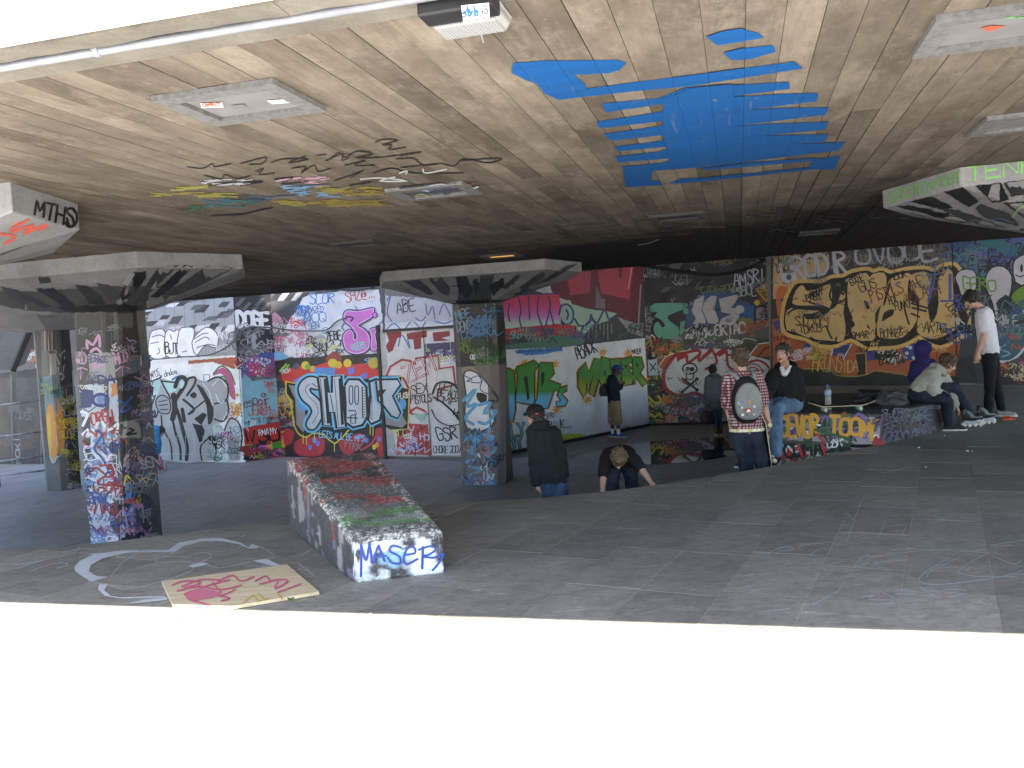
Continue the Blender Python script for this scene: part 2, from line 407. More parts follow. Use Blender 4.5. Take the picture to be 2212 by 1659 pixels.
n_slab = 0; far_bm = bmesh.new()
origin = on_z(1935.6, 1350); u0 = origin.dot(GP); v0 = origin.dot(G)
for i in range(-34, 26):
    sh = rnd.uniform(0, SL) 
    for j in range(-16, 26):
        ua = u0 + i * SW; va = v0 + j * SL + sh; g = 0.0034
        quad = [gxy(ua + g, va + g), gxy(ua + SW - g, va + g), gxy(ua + SW - g, va + SL - g), gxy(ua + g, va + SL - g)]
        cx = sum(q[0] for q in quad) / 4; cy = sum(q[1] for q in quad) / 4
        if cy < 1.0 or cy < y_line(cx, DECK_Y0) - 1: continue
        if abs(cx) > cy * 0.66 + 0.8: continue
        if area2(quad) < 0: quad = quad[::-1]
        poly = dedupe(clip_convex(deck_poly, quad))
        if len(poly) < 3 or abs(area2(poly)) < 0.0008: continue
        near = cy < 10.6
        dz = rnd.uniform(-0.0012, 0.0012)
        if near and n_slab < 300:
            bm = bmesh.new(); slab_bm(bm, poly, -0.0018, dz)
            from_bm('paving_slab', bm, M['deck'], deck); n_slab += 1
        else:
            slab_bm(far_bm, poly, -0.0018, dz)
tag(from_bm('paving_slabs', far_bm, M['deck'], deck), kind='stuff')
# bank down to the sunken floor
bm = bmesh.new(); rows = []
path = [Vector((p[0], p[1], 0)) for p in crest]
for i, p in enumerate(path):
    t = (path[min(i + 1, len(path) - 1)] - path[max(i - 1, 0)]).normalized(); nrm = Vector((-t.y, t.x, 0))
    prof = [(-0.05, -0.03), (0.0, -0.03), (0.10, -0.075), (0.9, -0.58), (1.62, LOW + 0.01), (1.9, LOW - 0.02)]
    kk = 1.0 if i < len(path) - 2 else 0.8
    rows.append([bm.verts.new(p + nrm * (a * kk) + Vector((0, 0, z))) for a, z in prof])
for i in range(len(rows) - 1):
    for j in range(len(rows[0]) - 1):
        bm.faces.new((rows[i][j], rows[i][j + 1], rows[i + 1][j + 1], rows[i + 1][j]))
o = from_bm('bank', bm, M['bank'], smooth=False); tag(o, kind='structure')
# retaining face beside the ledge
bm = bmesh.new()
a = Vector((LEDGE_L.x, LEDGE_L.y, 0)); b = Vector((6.9, 23.6, 0)); t = (b - a).normalized(); nn = Vector((t.y, -t.x, 0))
add_box(bm, (a + b) / 2 + nn * 0.12 + Vector((0, 0, LOW / 2 - 0.02)), (b - a).length / 2, 0.10, -LOW / 2, t, nn)
o = from_bm('retaining_wall', bm, M['wall']); tag(o, 'low concrete retaining wall between the sunken floor and the deck under the gold letters', 'wall')
# sunken floor
low_poly = [(-22, 6), (6.2, 8.5), (7.3, 25.5), (-22, 27)]
low = fill('lower_floor', low_poly, LOW - 0.006, M['joint']); tag(low, kind='structure')
bm = bmesh.new()
for i in range(-46, 22):
    sh = rnd.uniform(0, 0.6)
    for j in range(22, 58):
        sa, fa = i * 0.45, j * 0.45 + 0; g = 0.004
        pts = [RF(sa + g, fa + g), RF(sa + 0.45 - g, fa + g), RF(sa + 0.45 - g, fa + 0.45 - g), RF(sa + g, fa + 0.45 - g)]
        c = RF(sa + 0.22, fa + 0.22)
        if c.y < 9.5 or c.y > 26 or abs(c.x) > c.y * 0.66 + 0.6 or c.x > 3.0 + (c.y - 10) * 0.28: continue
        add_prism(bm, [(p.x, p.y) for p in pts], LOW - 0.008, LOW + rnd.uniform(-0.002, 0.002))
tag(from_bm('floor_slabs', bm, M['floor'], low), kind='stuff')
# plaza in the sun, coloured paler from the shadow line on to burn out
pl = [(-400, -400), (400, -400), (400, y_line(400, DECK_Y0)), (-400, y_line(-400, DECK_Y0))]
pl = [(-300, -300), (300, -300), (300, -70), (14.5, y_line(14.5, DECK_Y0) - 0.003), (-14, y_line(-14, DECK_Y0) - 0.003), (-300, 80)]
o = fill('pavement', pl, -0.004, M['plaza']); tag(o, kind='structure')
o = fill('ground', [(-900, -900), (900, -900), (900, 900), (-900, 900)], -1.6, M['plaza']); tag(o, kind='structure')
# puddle
pts_px = [(1258, 985), (1300, 972), (1380, 958), (1450, 950), (1540, 946), (1600, 944), (1660, 950), (1660, 975), (1590, 985), (1500, 997), (1420, 1003), (1340, 1003), (1290, 996)]
pud = [plan(x, y, LOW) for x, y in pts_px]
t = NT('still_water'); t.b.inputs['IOR'].default_value = 1.6
t.bump(t.noise(t.pos(), 5, 2), 0.012, 0.01)
M['water'] = t.out((0.02, 0.02, 0.022), 0.012, 0.0, 1.0)
def smooth_closed(p, n=6):
    out = []
    for i in range(len(p)):
        a, b, c, d = p[i - 1], p[i], p[(i + 1) % len(p)], p[(i + 2) % len(p)]
        for q in range(n):
            t_ = q / n
            out.append(tuple(0.5 * (2 * b[k] + (c[k] - a[k]) * t_ + (2 * a[k] - 5 * b[k] + 4 * c[k] - d[k]) * t_ ** 2 + (3 * b[k] - a[k] - 3 * c[k] + d[k]) * t_ ** 3) for k in (0, 1)))
    return out
o = fill('puddle', smooth_closed(pud), LOW + 0.006, M['water']); tag(o, kind='structure')

# ---- walls
class Wall:
    def __init__(s, a, b, z0, z1, name, label, thick=0.35, mat=None, extra=0.0):
        s.a = Vector((a[0], a[1], 0)); s.b = Vector((b[0], b[1], 0))
        s.t = (s.b - s.a).normalized(); s.n = Vector((s.t.y, -s.t.x, 0))
        if s.n.y > 0 and s.n.dot(s.a) > 0: s.n = -s.n
        if s.n.dot(CAM - s.a) < 0: s.n = -s.n
        bm = bmesh.new(); c = (s.a + s.b) / 2 - s.n * thick / 2; c.z = (z0 + z1) / 2
        add_box(bm, c, (s.b - s.a).length / 2 + extra, thick / 2, (z1 - z0) / 2, s.t, s.n)
        s.o = from_bm(name, bm, mat or M['wall']); tag(s.o, label, 'wall')
        s.z0, s.z1 = z0, z1
    def pt(s, px, py, off=0.0):
        d = ray(px, py); t = (s.a + s.n * off - CAM).dot(s.n) / d.dot(s.n); return CAM + d * t
TOPW = 5.2
wA = Wall(plan(168, 1009, LOW), plan(530, 998, LOW), LOW - 0.05, TOPW, 'graffiti_wall', 'metal-clad wall with silver and white graffiti next to the sky-blue panel', 0.3)
wB = Wall(plan(531, 998, LOW), plan(609, 986, LOW), LOW - 0.05, TOPW, 'graffiti_wall', 'short return wall with sky-blue panel and red strip of graffiti', 0.3)
wC = Wall(plan(609, 986, LOW), plan(1075, 996, LOW), LOW - 0.05, TOPW, 'graffiti_wall', 'graffiti wall with grey lettering outlined in blue and painted doors', 0.3)
wD = Wall(plan(1075, 985, LOW), plan(1405, 919, LOW), LOW - 0.05, 4.6, 'graffiti_wall', 'angled wall with white panel of green lettering below a dark red shape', 0.3)
pE0 = plan(1405, 919, LOW); 
e_dir = R
pE1 = Vector((pE0[0], pE0[1], 0)) + R * 4.6
wE = Wall(pE0, (pE1.x, pE1.y), LOW - 0.05, 4.6, 'graffiti_wall', 'dark wall with white and red lettering and a painted skull', 0.3)
f0 = at_depth(1668, 900, 21.2); f1 = at_depth(2212, 850, 17.6)
fdir = Vector((f1.x - f0.x, f1.y - f0.y, 0)).normalized()
f2 = f1 + fdir * 4
wF = Wall((f0.x, f0.y), (f2.x, f2.y), -0.4, 4.6, 'graffiti_wall', 'orange and blue wall with huge gold bubble letters', 0.3)
# roof over the back right, higher than the slab, and over the back left a slot open to the sky
bm = bmesh.new()
p = [RF(-5.3, fl(Y_REAR) - 0.3), RF(14, fl(Y_REAR) - 0.3), RF(14, 30), RF(-6.2, 30)]
add_prism(bm, [(q.x, q.y) for q in p], 3.9, 4.2)
o = from_bm('rear_roof', bm, M['dark']); tag(o, kind='structure')
# ================================================================== paint laid on real surfaces
class Plane:
    def __init__(s, p, n): s.p = Vector(p); s.n = Vector(n)
    def pt(s, px, py, off=0.0):
        d = ray(px, py); dn = d.dot(s.n)
        if abs(dn) < 1e-6: return None
        t = (s.p + s.n * off - CAM).dot(s.n) / dn
        return CAM + d * t if t > 0 else None
class Convex:
    def __init__(s, planes, tol=0.02): s.pl = [(Vector(p), Vector(n).normalized()) for p, n in planes]; s.tol = tol
    def pt(s, px, py, off=0.0):
        d = ray(px, py); best = -1
        for p, n in s.pl:
            dn = d.dot(n)
            if dn < -1e-6:
                t = (p + n * off - CAM).dot(n) / dn
                best = max(best, t)
        if best < 0: return None
        q = CAM + d * best
        for p, n in s.pl:
            if (q - p).dot(n) > off + s.tol: return None
        return q

def cr_open(p, n):
    if len(p) < 3: return [tuple(q) for q in p]
    return catmull(p, n)
class Paint:
    def __init__(s, surf, base=0.0016, step=0.00035):
        s.surf = surf; s.v = []; s.f = []; s.c = []; s.boxes = []; s.base = base; s.step = step
    def _layer(s, pts, pad=0):
        x0 = min(p[0] for p in pts) - pad; x1 = max(p[0] for p in pts) + pad; y0 = min(p[1] for p in pts) - pad; y1 = max(p[1] for p in pts) + pad
        L = 0
        for (a, b, c, d, l) in s.boxes:
            if a < x1 and c > x0 and b < y1 and d > y0: L = max(L, l + 1)
        s.boxes.append((x0, y0, x1, y1, L)); return s.base + L * s.step
    def _put(s, pts, off, col):
        """pts px list -> vertex ids"""
        ids = []
        for p in pts:
            q = s.surf.pt(p[0], p[1], off)
            ids.append(None if q is None else len(s.v))
            if q is not None:
                s.v.append(q); s.c.append(col(p[0], p[1]) if callable(col) else col)
        return ids
    def poly(s, pts, col, smooth=0, rough=0.0):
        pts = [tuple(p) for p in pts]
        if smooth: pts = smooth_closed(pts, smooth)
        if rough:
            out = []
            for i in range(len(pts)):
                a, b = pts[i], pts[(i + 1) % len(pts)]; n = max(1, int(math.hypot(b[0] - a[0], b[1] - a[1]) / (rough * 2.2)))
                for k in range(n):
                    out.append((a[0] + (b[0] - a[0]) * k / n + rnd.uniform(-rough, rough) * .5, a[1] + (b[1] - a[1]) * k / n + rnd.uniform(-rough, rough) * .5))
            pts = out
        off = s._layer(pts)
        if callable(col) or isinstance(s.surf, Convex):
            # finer: slice into strips so colour and surface can vary
            x0 = min(p[0] for p in pts); x1 = max(p[0] for p in pts); y0 = min(p[1] for p in pts); y1 = max(p[1] for p in pts)
            n = max(2, int(max(x1 - x0, y1 - y0) / 12)); vert = (y1 - y0) > (x1 - x0) if callable(col) and not isinstance(s.surf, Convex) else False
            vert = True if callable(col) else vert
            for i in range(n):
                if vert:
                    a, b = y0 + (y1 - y0) * i / n, y0 + (y1 - y0) * (i + 1) / n
                    q = clip_poly(clip_poly(pts, (0, a), (1, a)), (1, b), (0, b))
                else:
                    a, b = x0 + (x1 - x0) * i / n, x0 + (x1 - x0) * (i + 1) / n
                    q = clip_poly(clip_poly(pts, (a, 1), (a, 0)), (b, 0), (b, 1))
                q = dedupe(q, 0.01)
                if len(q) >= 3: s._tri(q, off, col)
        else: s._tri(pts, off, col)
    def _tri(s, pts, off, col):
        ids = s._put(pts, off, col)
        for t in tessellate_polygon([[Vector((p[0], p[1], 0)) for p in pts]]):
            f = [ids[k] for k in t]
            if None not in f: s.f.append(f)
    def stroke(s, pts, w, col, n=4, closed=False, taper=0.0):
        pts = [tuple(p) for p in pts]
        if n > 1 and len(pts) > 2:
            pts = smooth_closed(pts, n) if closed else cr_open(pts, n)
        if closed: pts = pts + [pts[0]]
        pts2 = [pts[0]]
        for p in pts[1:]:
            if math.hypot(p[0] - pts2[-1][0], p[1] - pts2[-1][1]) > 0.15: pts2.append(p)
        pts = pts2
        if len(pts) < 2: return
        off = s._layer(pts, w / 2); L = []; Rr = []; m = len(pts)
        for i, p in enumerate(pts):
            a = pts[max(i - 1, 0)]; b = pts[min(i + 1, m - 1)]; dx, dy = b[0] - a[0], b[1] - a[1]; h = math.hypot(dx, dy) or 1
            k = w / 2 * (1 - taper * (i / (m - 1)))
            L.append((p[0] - dy / h * k, p[1] + dx / h * k)); Rr.append((p[0] + dy / h * k, p[1] - dx / h * k))
        for i in range(m - 1):
            o = off + (i % 8) * 0.00002
            ids = s._put([L[i], Rr[i], Rr[i + 1], L[i + 1]], o, col)
            if None not in ids: s.f.append(ids)
        if not closed and w > 1.6:
            for e, (c, d) in enumerate(((pts[0], pts[1]), (pts[-1], pts[-2]))):
                ang = math.atan2(c[1] - d[1], c[0] - d[0]); k = w / 2 * (1 - (taper if e else 0)) 
                fan = [(c[0] + math.cos(ang + t) * k, c[1] + math.sin(ang + t) * k) for t in (-1.57, -0.8, 0, 0.8, 1.57)]
                ids = s._put(fan, off + 0.00018, col)
                if None not in ids: s.f.append(ids)
    def dot(s, x, y, rx, col, ry=None):
        ry = ry or rx
        s.poly([(x + rx * math.cos(2 * math.pi * k / 12), y + ry * math.sin(2 * math.pi * k / 12)) for k in range(12)], col)
    def text(s, txt, p0, p1, h, w, col, slant=0.0, jit=0.0, gap=0.22, smooth=3, r=None, box=None, lean=None):
        """letters drawn with the stroke alphabet on a baseline p0->p1, h px tall (upwards)"""
        r = r or rnd; cells = []
        x = 0.0
        for ch in txt:
            g = FONT.get(ch, FONT.get(ch.upper(), ''))
            wd = FW.get(ch, 4) / 4.0 if ch != ' ' else 0.6
            cells.append((ch, g, x, wd)); x += wd + gap
        tot = max(x - gap, 0.1); dx, dy = p1[0] - p0[0], p1[1] - p0[1]; ln_ = math.hypot(dx, dy)
        ex, ey = dx / ln_, dy / ln_; ux, uy = (ey, -ex) if lean is None else lean
        for ch, g, x0, wd in cells:
            j0 = r.uniform(-jit, jit) * h; hh = h * (1 + r.uniform(-jit, jit))
            for st in g.split('/'):
                if not st: continue
                sm = st[0] == '~'; pp = []
                for q in st.lstrip('~').split():
                    gx, gy = int(q[0]) / 4.0 , int(q[1]) / 6.0
                    u = (x0 + gx) / tot * ln_ + slant * gy * h + r.uniform(-jit, jit) * h * .3; v = gy * hh + j0 + r.uniform(-jit, jit) * h * .3
                    pp.append((p0[0] + ex * u + ux * v, p0[1] + ey * u + uy * v))
                s.stroke(pp, w, col, n=(smooth + 1 if sm else (3 if jit > .05 else 1)))
    def bubble(s, txt, p0, p1, h, layers, seed=1, **kw):
        for (w, col) in layers:
            s.text(txt, p0, p1, h, w, col, r=random.Random(seed), **kw)
    def done(s, name, parent, mat=None, label=None):
        if not s.f: return None
        me = bpy.data.meshes.new(name); me.from_pydata([tuple(v) for v in s.v], [], s.f); me.update()
        ca = me.color_attributes.new('paint', 'FLOAT_COLOR', 'POINT')
        flat = []
        for c in s.c: flat += [c[0], c[1], c[2], 1.0]
        ca.data.foreach_set('color', flat)
        o = link(name, me, mat or M['paint'], parent)
        if label: o['label'] = label
        return o
FONT = {
 'A': '00 26 40/12 32', 'B': '00 06/~06 26 45 34 03/~03 34 42 30 00', 'C': '~45 36 16 04 02 10 30 41', 'D': '00 06/~06 26 44 42 20 00',
 'E': '46 06 00 40/03 33', 'F': '00 06 46/03 33', 'G': '~45 26 06 02 10 30 41 43/43 23', 'H': '00 06/40 46/03 43', 'I': '20 26',
 'J': '46 41 20 00 02', 'K': '00 06/46 02/13 40', 'L': '06 00 40', 'M': '00 06 22 46 40', 'N': '00 06 40 46', 'O': '~26 05 01 20 41 45 26',
 'P': '00 06/~06 26 45 34 03', 'Q': '~26 05 01 20 41 45 26/22 40', 'R': '00 06/~06 26 45 34 03/13 40', 'S': '~45 36 16 05 14 33 42 41 30 10 01',
 'T': '06 46/26 20', 'U': '~06 02 10 30 42 46', 'V': '06 20 46', 'W': '06 10 24 30 46', 'X': '00 46/06 40', 'Y': '06 23 46/23 20',
 'Z': '06 46 00 40', '0': '~26 05 01 20 41 45 26', '2': '~05 26 45 43 00/00 40', '3': '~05 26 45 33 42 30 10 01/13 33', '4': '30 36 02 42',
 '6': '~45 26 04 01 20 41 33 03', '7': '06 46 10', '!': '26 22/20 21', '.': '20 21', '-': '03 43', '@': '~34 14 12 32 34 42 44 26 04 01 20 40',
 'a': '~33 13 01 10 31 33/~33 31 40', 'e': '~02 42 33 13 01 10 30 41', 'i': '20 23/25 26', 'l': '26 20', 'm': '00 03/~02 13 22 20/~22 33 42 40',
 'n': '00 03/~02 13 33 42 40', 'o': '~23 02 01 20 41 42 23', 'p': '00 04/~04 34 42 31 01', 'r': '00 03/~02 13 33', 's': '~43 13 02 32 41 10 00',
 't': '26 20 40/04 44', 'u': '~03 01 10 30 41 43/43 40', 'v': '03 20 43', 'w': '03 10 22 30 43', 'c': '~42 33 13 01 10 30 41', 'd': '46 40/~42 13 01 10 41',
 'h': '00 06/~02 13 33 42 40', 'k': '00 06/33 01/12 40', 'j': '33 30 10/35 36', 'y': '03 21/43 21 00', 'x': '00 43/03 40', 'g': '~33 13 02 11 32 43/43 40 10',
 'b': '06 00/~02 33 42 30 00', 'f': '~46 26 14 10/03 33', 'z': '03 43 00 40', 'q': '~33 02 11 33/43 40',
}
FW = {'I': 1.6, 'i': 1.6, 'l': 1.6, '!': 1.4, '.': 1.4, 'M': 4.6, 'W': 4.8, 'j': 2.4, 't': 3.0, 'r': 3.0}
def K(ox, oy, w, cw=2212.0):
    """converter from an enlarged view of the picture to picture units"""
    k = w / cw * (W2 / 3264.0); a, b = ox * W2 / 3264.0, oy * W2 / 3264.0
    def f(*p):
        if len(p) == 2 and not hasattr(p[0], '__len__'): return (a + p[0] * k, b + p[1] * k)
        return [(a + q[0] * k, b + q[1] * k) for q in p]
    f.k = k
    return f
C = lambda r, g, b: srgb(r, g, b)
WHT, BLK, GRY, SIL = C(228, 230, 233), C(16, 16, 18), C(120, 120, 124), C(176, 178, 182)
RED, BLU, LBL, ORG, YEL, GRN, PNK, PUR, TEA, MAR = C(190, 32, 34), C(28, 58, 150), C(96, 176, 224), C(226, 118, 36), C(226, 196, 40), C(58, 150, 44), C(214, 96, 168), C(112, 84, 160), C(96, 170, 150), C(124, 26, 36)
WORDS = ['MOD', 'SERK', 'YDA', 'MOE', 'DENE', 'SLOR', 'DOGE', 'ARE', 'ZEBE', 'SPANK', 'BANK', 'MASER', 'HOT', 'SEN', 'GSR', 'SEEK']
def clutter(P, x0, y0, x1, y1, n, cols, hmin=9, hmax=30, wmin=1.2, wmax=3.0, seed=1, blobs=0, bcols=None, lean=0.056, inside=None):
    r = random.Random(seed)
    for i in range(blobs):
        cx, cy = r.uniform(x0, x1), r.uniform(y0, y1)
        if inside and not inside(cx, cy): continue
        a, b = r.uniform(6, 26), r.uniform(5, 18)
        pts = [(cx + a * r.uniform(.6, 1.2) * math.cos(t * .785), cy + b * r.uniform(.6, 1.2) * math.sin(t * .785)) for t in range(8)]
        P.poly(pts, r.choice(bcols or cols), smooth=r.choice((0, 3)))
    for i in range(n):
        cx, cy = r.uniform(x0, x1), r.uniform(y0, y1)
        if inside and not inside(cx, cy): continue
        h = r.uniform(hmin, hmax); w = r.uniform(wmin, wmax); c = r.choice(cols); k = r.random()
        if k < 0.34:
            t = r.choice(WORDS); ln_ = h * r.uniform(.45, .8) * len(t); a = r.uniform(-.25, .18)
            P.text(t, (cx - ln_ / 2, cy + h / 2 - a * ln_ / 2), (cx + ln_ / 2, cy + h / 2 + a * ln_ / 2), h, w, c, slant=r.uniform(-.15, .5), jit=.2, r=r, gap=r.uniform(-.12, .2))
        elif k < 0.86:
            m_ = r.randint(4, 7); dx_ = h * r.uniform(.25, .5); ph = r.uniform(0, 6)
            pts = [(cx + (i_ - m_ / 2) * dx_ + r.uniform(-.35, .35) * h, cy + math.sin(i_ * 2.4 + ph) * h * .45 + r.uniform(-.2, .2) * h) for i_ in range(m_)]
            P.stroke(pts, w, c, 5)
        else:
            P.stroke([(cx, cy - h), (cx + 1, cy + h)], w * .8, c, 1)
# ================================================================== columns and their mushroom heads
COLH, COLC = 0.43, 0.13
def col_poly(c, h=COLH, k=COLC, ang=0.0):
    out = []
    for s, f in ((h, -h + k), (h, h - k), (h - k, h), (-h + k, h), (-h, h - k), (-h, -h + k), (-h + k, -h), (h - k, -h)):
        ca, sa = math.cos(ang), math.sin(ang); s, f = s * ca - f * sa, s * sa + f * ca
        q = R * s + F * f; out.append((c[0] + q.x, c[1] + q.y))
    return out
def poly_planes(pts, z=0.0):
    if area2(pts) < 0: pts = pts[::-1]
    pl = []
    for i in range(len(pts)):
        a, b = pts[i], pts[(i + 1) % len(pts)]
        pl.append((Vector((a[0], a[1], z)), Vector((b[1] - a[1], -(b[0] - a[0]), 0)).normalized()))
    return pl
def make_column(c, cap_pts, label, rim=0.165, drop=0.52, ang=0.0, h=0.41):
    root = empty('concrete_column', (c[0], c[1], LOW)); tag(root, label, 'column', 'mushroom columns of the undercroft')
    cp = col_poly(c, h=h, ang=ang); bm = bmesh.new()
    loc = lambda pts: [(p[0] - c[0], p[1] - c[1]) for p in pts]
    cpl = loc(cp); add_prism(bm, cpl if area2(cpl) > 0 else cpl[::-1], 0, CEIL - drop - LOW + 0.01)
    sh = from_bm('shaft', bm, M['column'], root)
    if area2(cap_pts) < 0: cap_pts = cap_pts[::-1]
    L = loc(cap_pts); kk = 0.30; n = len(L); bm = bmesh.new()
    zt, zr, zb = CEIL + 0.015 - LOW, CEIL - rim - LOW, CEIL - drop - LOW
    A = [bm.verts.new((x, y, zt)) for x, y in L]; B = [bm.verts.new((x, y, zr)) for x, y in L]; D = [bm.verts.new((x * kk, y * kk, zb)) for x, y in L]
    bm.faces.new(A); bm.faces.new(D[::-1])
    for i in range(n):
        j = (i + 1) % n; bm.faces.new((B[i], B[j], A[j], A[i])); bm.faces.new((D[i], D[j], B[j], B[i]))
    bmesh.ops.recalc_face_normals(bm, faces=bm.faces[:]); bevel(bm, 0.012, 2)
    cap = from_bm('column_head', bm, M['capital'], root)
    ctr = Vector((c[0], c[1], CEIL - 0.3)); under = []
    for i in range(n):
        j = (i + 1) % n
        p0 = Vector((*cap_pts[i], CEIL - rim)); p1 = Vector((*cap_pts[j], CEIL - rim)); p2 = Vector((c[0] + L[i][0] * kk, c[1] + L[i][1] * kk, CEIL - drop))
        nn = (p1 - p0).cross(p2 - p0).normalized()
        if nn.z > 0: nn = -nn
        under.append((p0, nn))
    return dict(root=root, shaft=sh, cap=cap, sconv=Convex(poly_planes(cp)), cconv=Convex(poly_planes(cap_pts) + under, 0.03), inv=Matrix.Translation((-c[0], -c[1], -LOW)))
def fix_parent(o, root):
    o.matrix_parent_inverse = Matrix.Translation(-Vector(root.location)) if root.type == 'EMPTY' else Matrix.Identity(4)
def oct_from(c, s_l, s_r, f_n, f_p, leg):
    out = []
    for s, f in ((s_r, f_n + leg), (s_r, f_p - leg), (s_r - leg, f_p), (s_l + leg, f_p), (s_l, f_p - leg), (s_l, f_n + leg), (s_l + leg, f_n), (s_r - leg, f_n)):
        q = R * s + F * f; out.append((c[0] + q.x, c[1] + q.y))
    return out
def rel(c, px, py):
    p = on_z(px, py, CEIL); return to_rf((p.x - c[0], p.y - c[1]))
def hex_from(c, s_l, s_r, fr_l, fr_r, f_n, f_mid):
    fb = 2 * f_mid - f_n; out = []
    for s, f in ((fr_r, f_n), (s_r, f_mid), (fr_r, fb), (fr_l, fb), (s_l, f_mid), (fr_l, f_n)):
        q = R * s + F * f; out.append((c[0] + q.x, c[1] + q.y))
    return out
# centre column
p = at_depth(1037, 735, 15.9); c1 = (p.x, p.y)
a1, a2, b1, b2 = rel(c1, 826, 587), rel(c1, 792, 597), rel(c1, 1176, 559), rel(c1, 1250, 564)
fn = (a1[1] + b1[1]) / 2; fm = max((a2[1] + b2[1]) / 2, -0.75)
col1 = make_column(c1, hex_from(c1, a2[0], b2[0], a1[0], b1[0], fn, fm), 'graffitied concrete column with sky-blue lettering standing in the middle of the sunken floor')
# left column
p = at_depth(246, 780, 11.7); c2 = (p.x, p.y)
a1, a2 = rel(c2, 295, 543), rel(c2, 522, 550)
col2 = make_column(c2, hex_from(c2, -3.2, a2[0], -2.0, a1[0], a1[1], max(a2[1], -0.7)), 'white-painted tagged concrete column beside the silver wall', rim=0.18, drop=0.56, ang=-0.12, h=0.375)
# third column, farther left
p = at_depth(117, 800, 18.0); c3 = (p.x, p.y)
col3 = make_column(c3, hex_from(c3, -2.4, 2.4, -1.4, 1.4, -1.9, -0.4), 'rough column with two long orange paint drips near the railing', ang=0.1, h=0.29)
# right column (its shaft stands outside the picture)
e1, e2 = on_z(1906, 413, CEIL), on_z(2073, 362, CEIL); r1, r2 = to_rf(e1), to_rf(e2); ds, df = r2[0] - r1[0], r2[1] - r1[1]
q = e1 + R * 2.4 + F * 0.35; c4 = (q.x, q.y)
o4 = [e2, e2 + R * 2.7, e1 + R * (2.7 + 2 * ds), RF(r1[0] + ds + 2.7, r1[1] - df), RF(r1[0] + ds, r1[1] - df), e1]
col4 = make_column(c4, [(q.x, q.y) for q in o4], 'column head with green letters on its pale rim', drop=0.58)
# near left column (only a corner of its head shows)
pa, pb, pc = on_z(22, 393, CEIL), on_z(67, 409, CEIL), on_z(168, 441, CEIL)
c5 = (pc.x - 2.3, pc.y - 0.35)
col5 = make_column(c5, [(pa.x, pa.y), (pb.x, pb.y), (pc.x, pc.y), (pc.x - 0.9, pc.y + 1.3), (pc.x - 3.2, pc.y + 1.5), (pc.x - 4.2, pc.y + 0.4), (pc.x - 3.9, pc.y - 1.2), (pa.x - 0.7, pa.y + 0.15)],
                   'column head with red and black tags near the open edge', rim=0.20, drop=0.62)

# ================================================================== ledge on the right
def rounded_prism(name, pts, z0, z1, mat, parent=None, w=0.03, seg=3):
    bm = bmesh.new()
    if area2(pts) < 0: pts = pts[::-1]
    add_prism(bm, pts, z0, z1)
    bmesh.ops.recalc_face_normals(bm, faces=bm.faces[:]); bevel(bm, w, seg)
    return from_bm(name, bm, mat, parent)
LE = Vector((*plan(2041, 928), 0))
LB = LEDGE_L + Vector((1.35, 2.9, 0)); LB2 = LE + Vector((0.3, 1.9, 0))
led = [(LEDGE_L.x, LEDGE_L.y), (LEDGE_C.x, LEDGE_C.y), (LE.x, LE.y), (LB2.x, LB2.y), (LB.x, LB.y)]
M['ledge'] = m_concrete('dark_ledge_concrete', (0.06, 0.06, 0.062), (0.10, 0.10, 0.10), 1.4, 0.3, 0.6)
ledge = empty('concrete_ledge', (0, 0, 0)); tag(ledge, 'low dark concrete ledge with yellow and purple lettering on its front', 'ledge')
LZ = 0.37
rounded_prism('ledge_top', led, -0.02, LZ, M['ledge'], ledge)
bm = bmesh.new()
lo = [LEDGE_L + ln * 0.03, LEDGE_C + ln * 0.03 + lu * 0.02, LEDGE_C + ln * 0.4, LEDGE_L + ln * 0.4]
add_prism(bm, [(q.x, q.y) for q in lo], LOW, -0.05)
from_bm('ledge_base', bm, M['wall'], ledge)

# ================================================================== slanted block with the blue tag
bp = [on_z(765, 1259), on_z(966, 1236), None, on_z(625, 1139)]
bp[2] = bp[3] + (bp[1] - bp[0]) * 1.28
hz_ = [0.285, 0.285, 0.60, 0.60]
M['block'] = None
def m_block():
    t = NT('worn_aggregate_block'); at = t.n('ShaderNodeAttribute'); at.attribute_name = 'paint'
    v = t.pos()
    vor = t.n('ShaderNodeTexVoronoi'); vor.inputs['Scale'].default_value = 46; t.l(v, vor.inputs['Vector'])
    w = t.noise(v, 24, 6, 0.7); g = t.noise(v, 5, 6, 0.7)
    peb = t.ramp(vor.outputs['Distance'], [(0.0, 1.0), (0.55, 0.0)])
    mask = t.math('MULTIPLY', at.outputs['Alpha'], t.ramp(t.math('ADD', w, t.math('MULTIPLY', peb, 0.25)), [(0.50, 0.0), (0.66, 1.0)]))
    c = t.mix(mask, at.outputs['Color'], (0.58, 0.57, 0.52))
    c = t.mix(t.math('MULTIPLY', t.ramp(g, [(0.36, 1.0), (0.52, 0.0)]), 0.55), c, (0.05, 0.045, 0.045))
    t.bump(t.math('ADD', peb, w), 0.55, 0.012)
    return t.out(c, 0.75)
M['block'] = m_block()
bm = bmesh.new()
bb = bp[0]
vs_lo = [bm.verts.new((p.x - bb.x, p.y - bb.y, 0)) for p in bp]
vs_hi = [bm.verts.new((p.x - bb.x, p.y - bb.y, h)) for p, h in zip(bp, hz_)]
bm.faces.new(vs_lo[::-1]); bm.faces.new(vs_hi)
for i in range(4):
    j = (i + 1) % 4; bm.faces.new((vs_lo[i], vs_lo[j], vs_hi[j], vs_hi[i]))
bmesh.ops.recalc_face_normals(bm, faces=bm.faces[:])
bmesh.ops.bevel(bm, geom=[e for e in bm.edges if max(v.co.z for v in e.verts) > 0.1], offset=0.055, segments=4, profile=0.5, affect='EDGES')
bmesh.ops.triangulate(bm, faces=bm.faces[:])
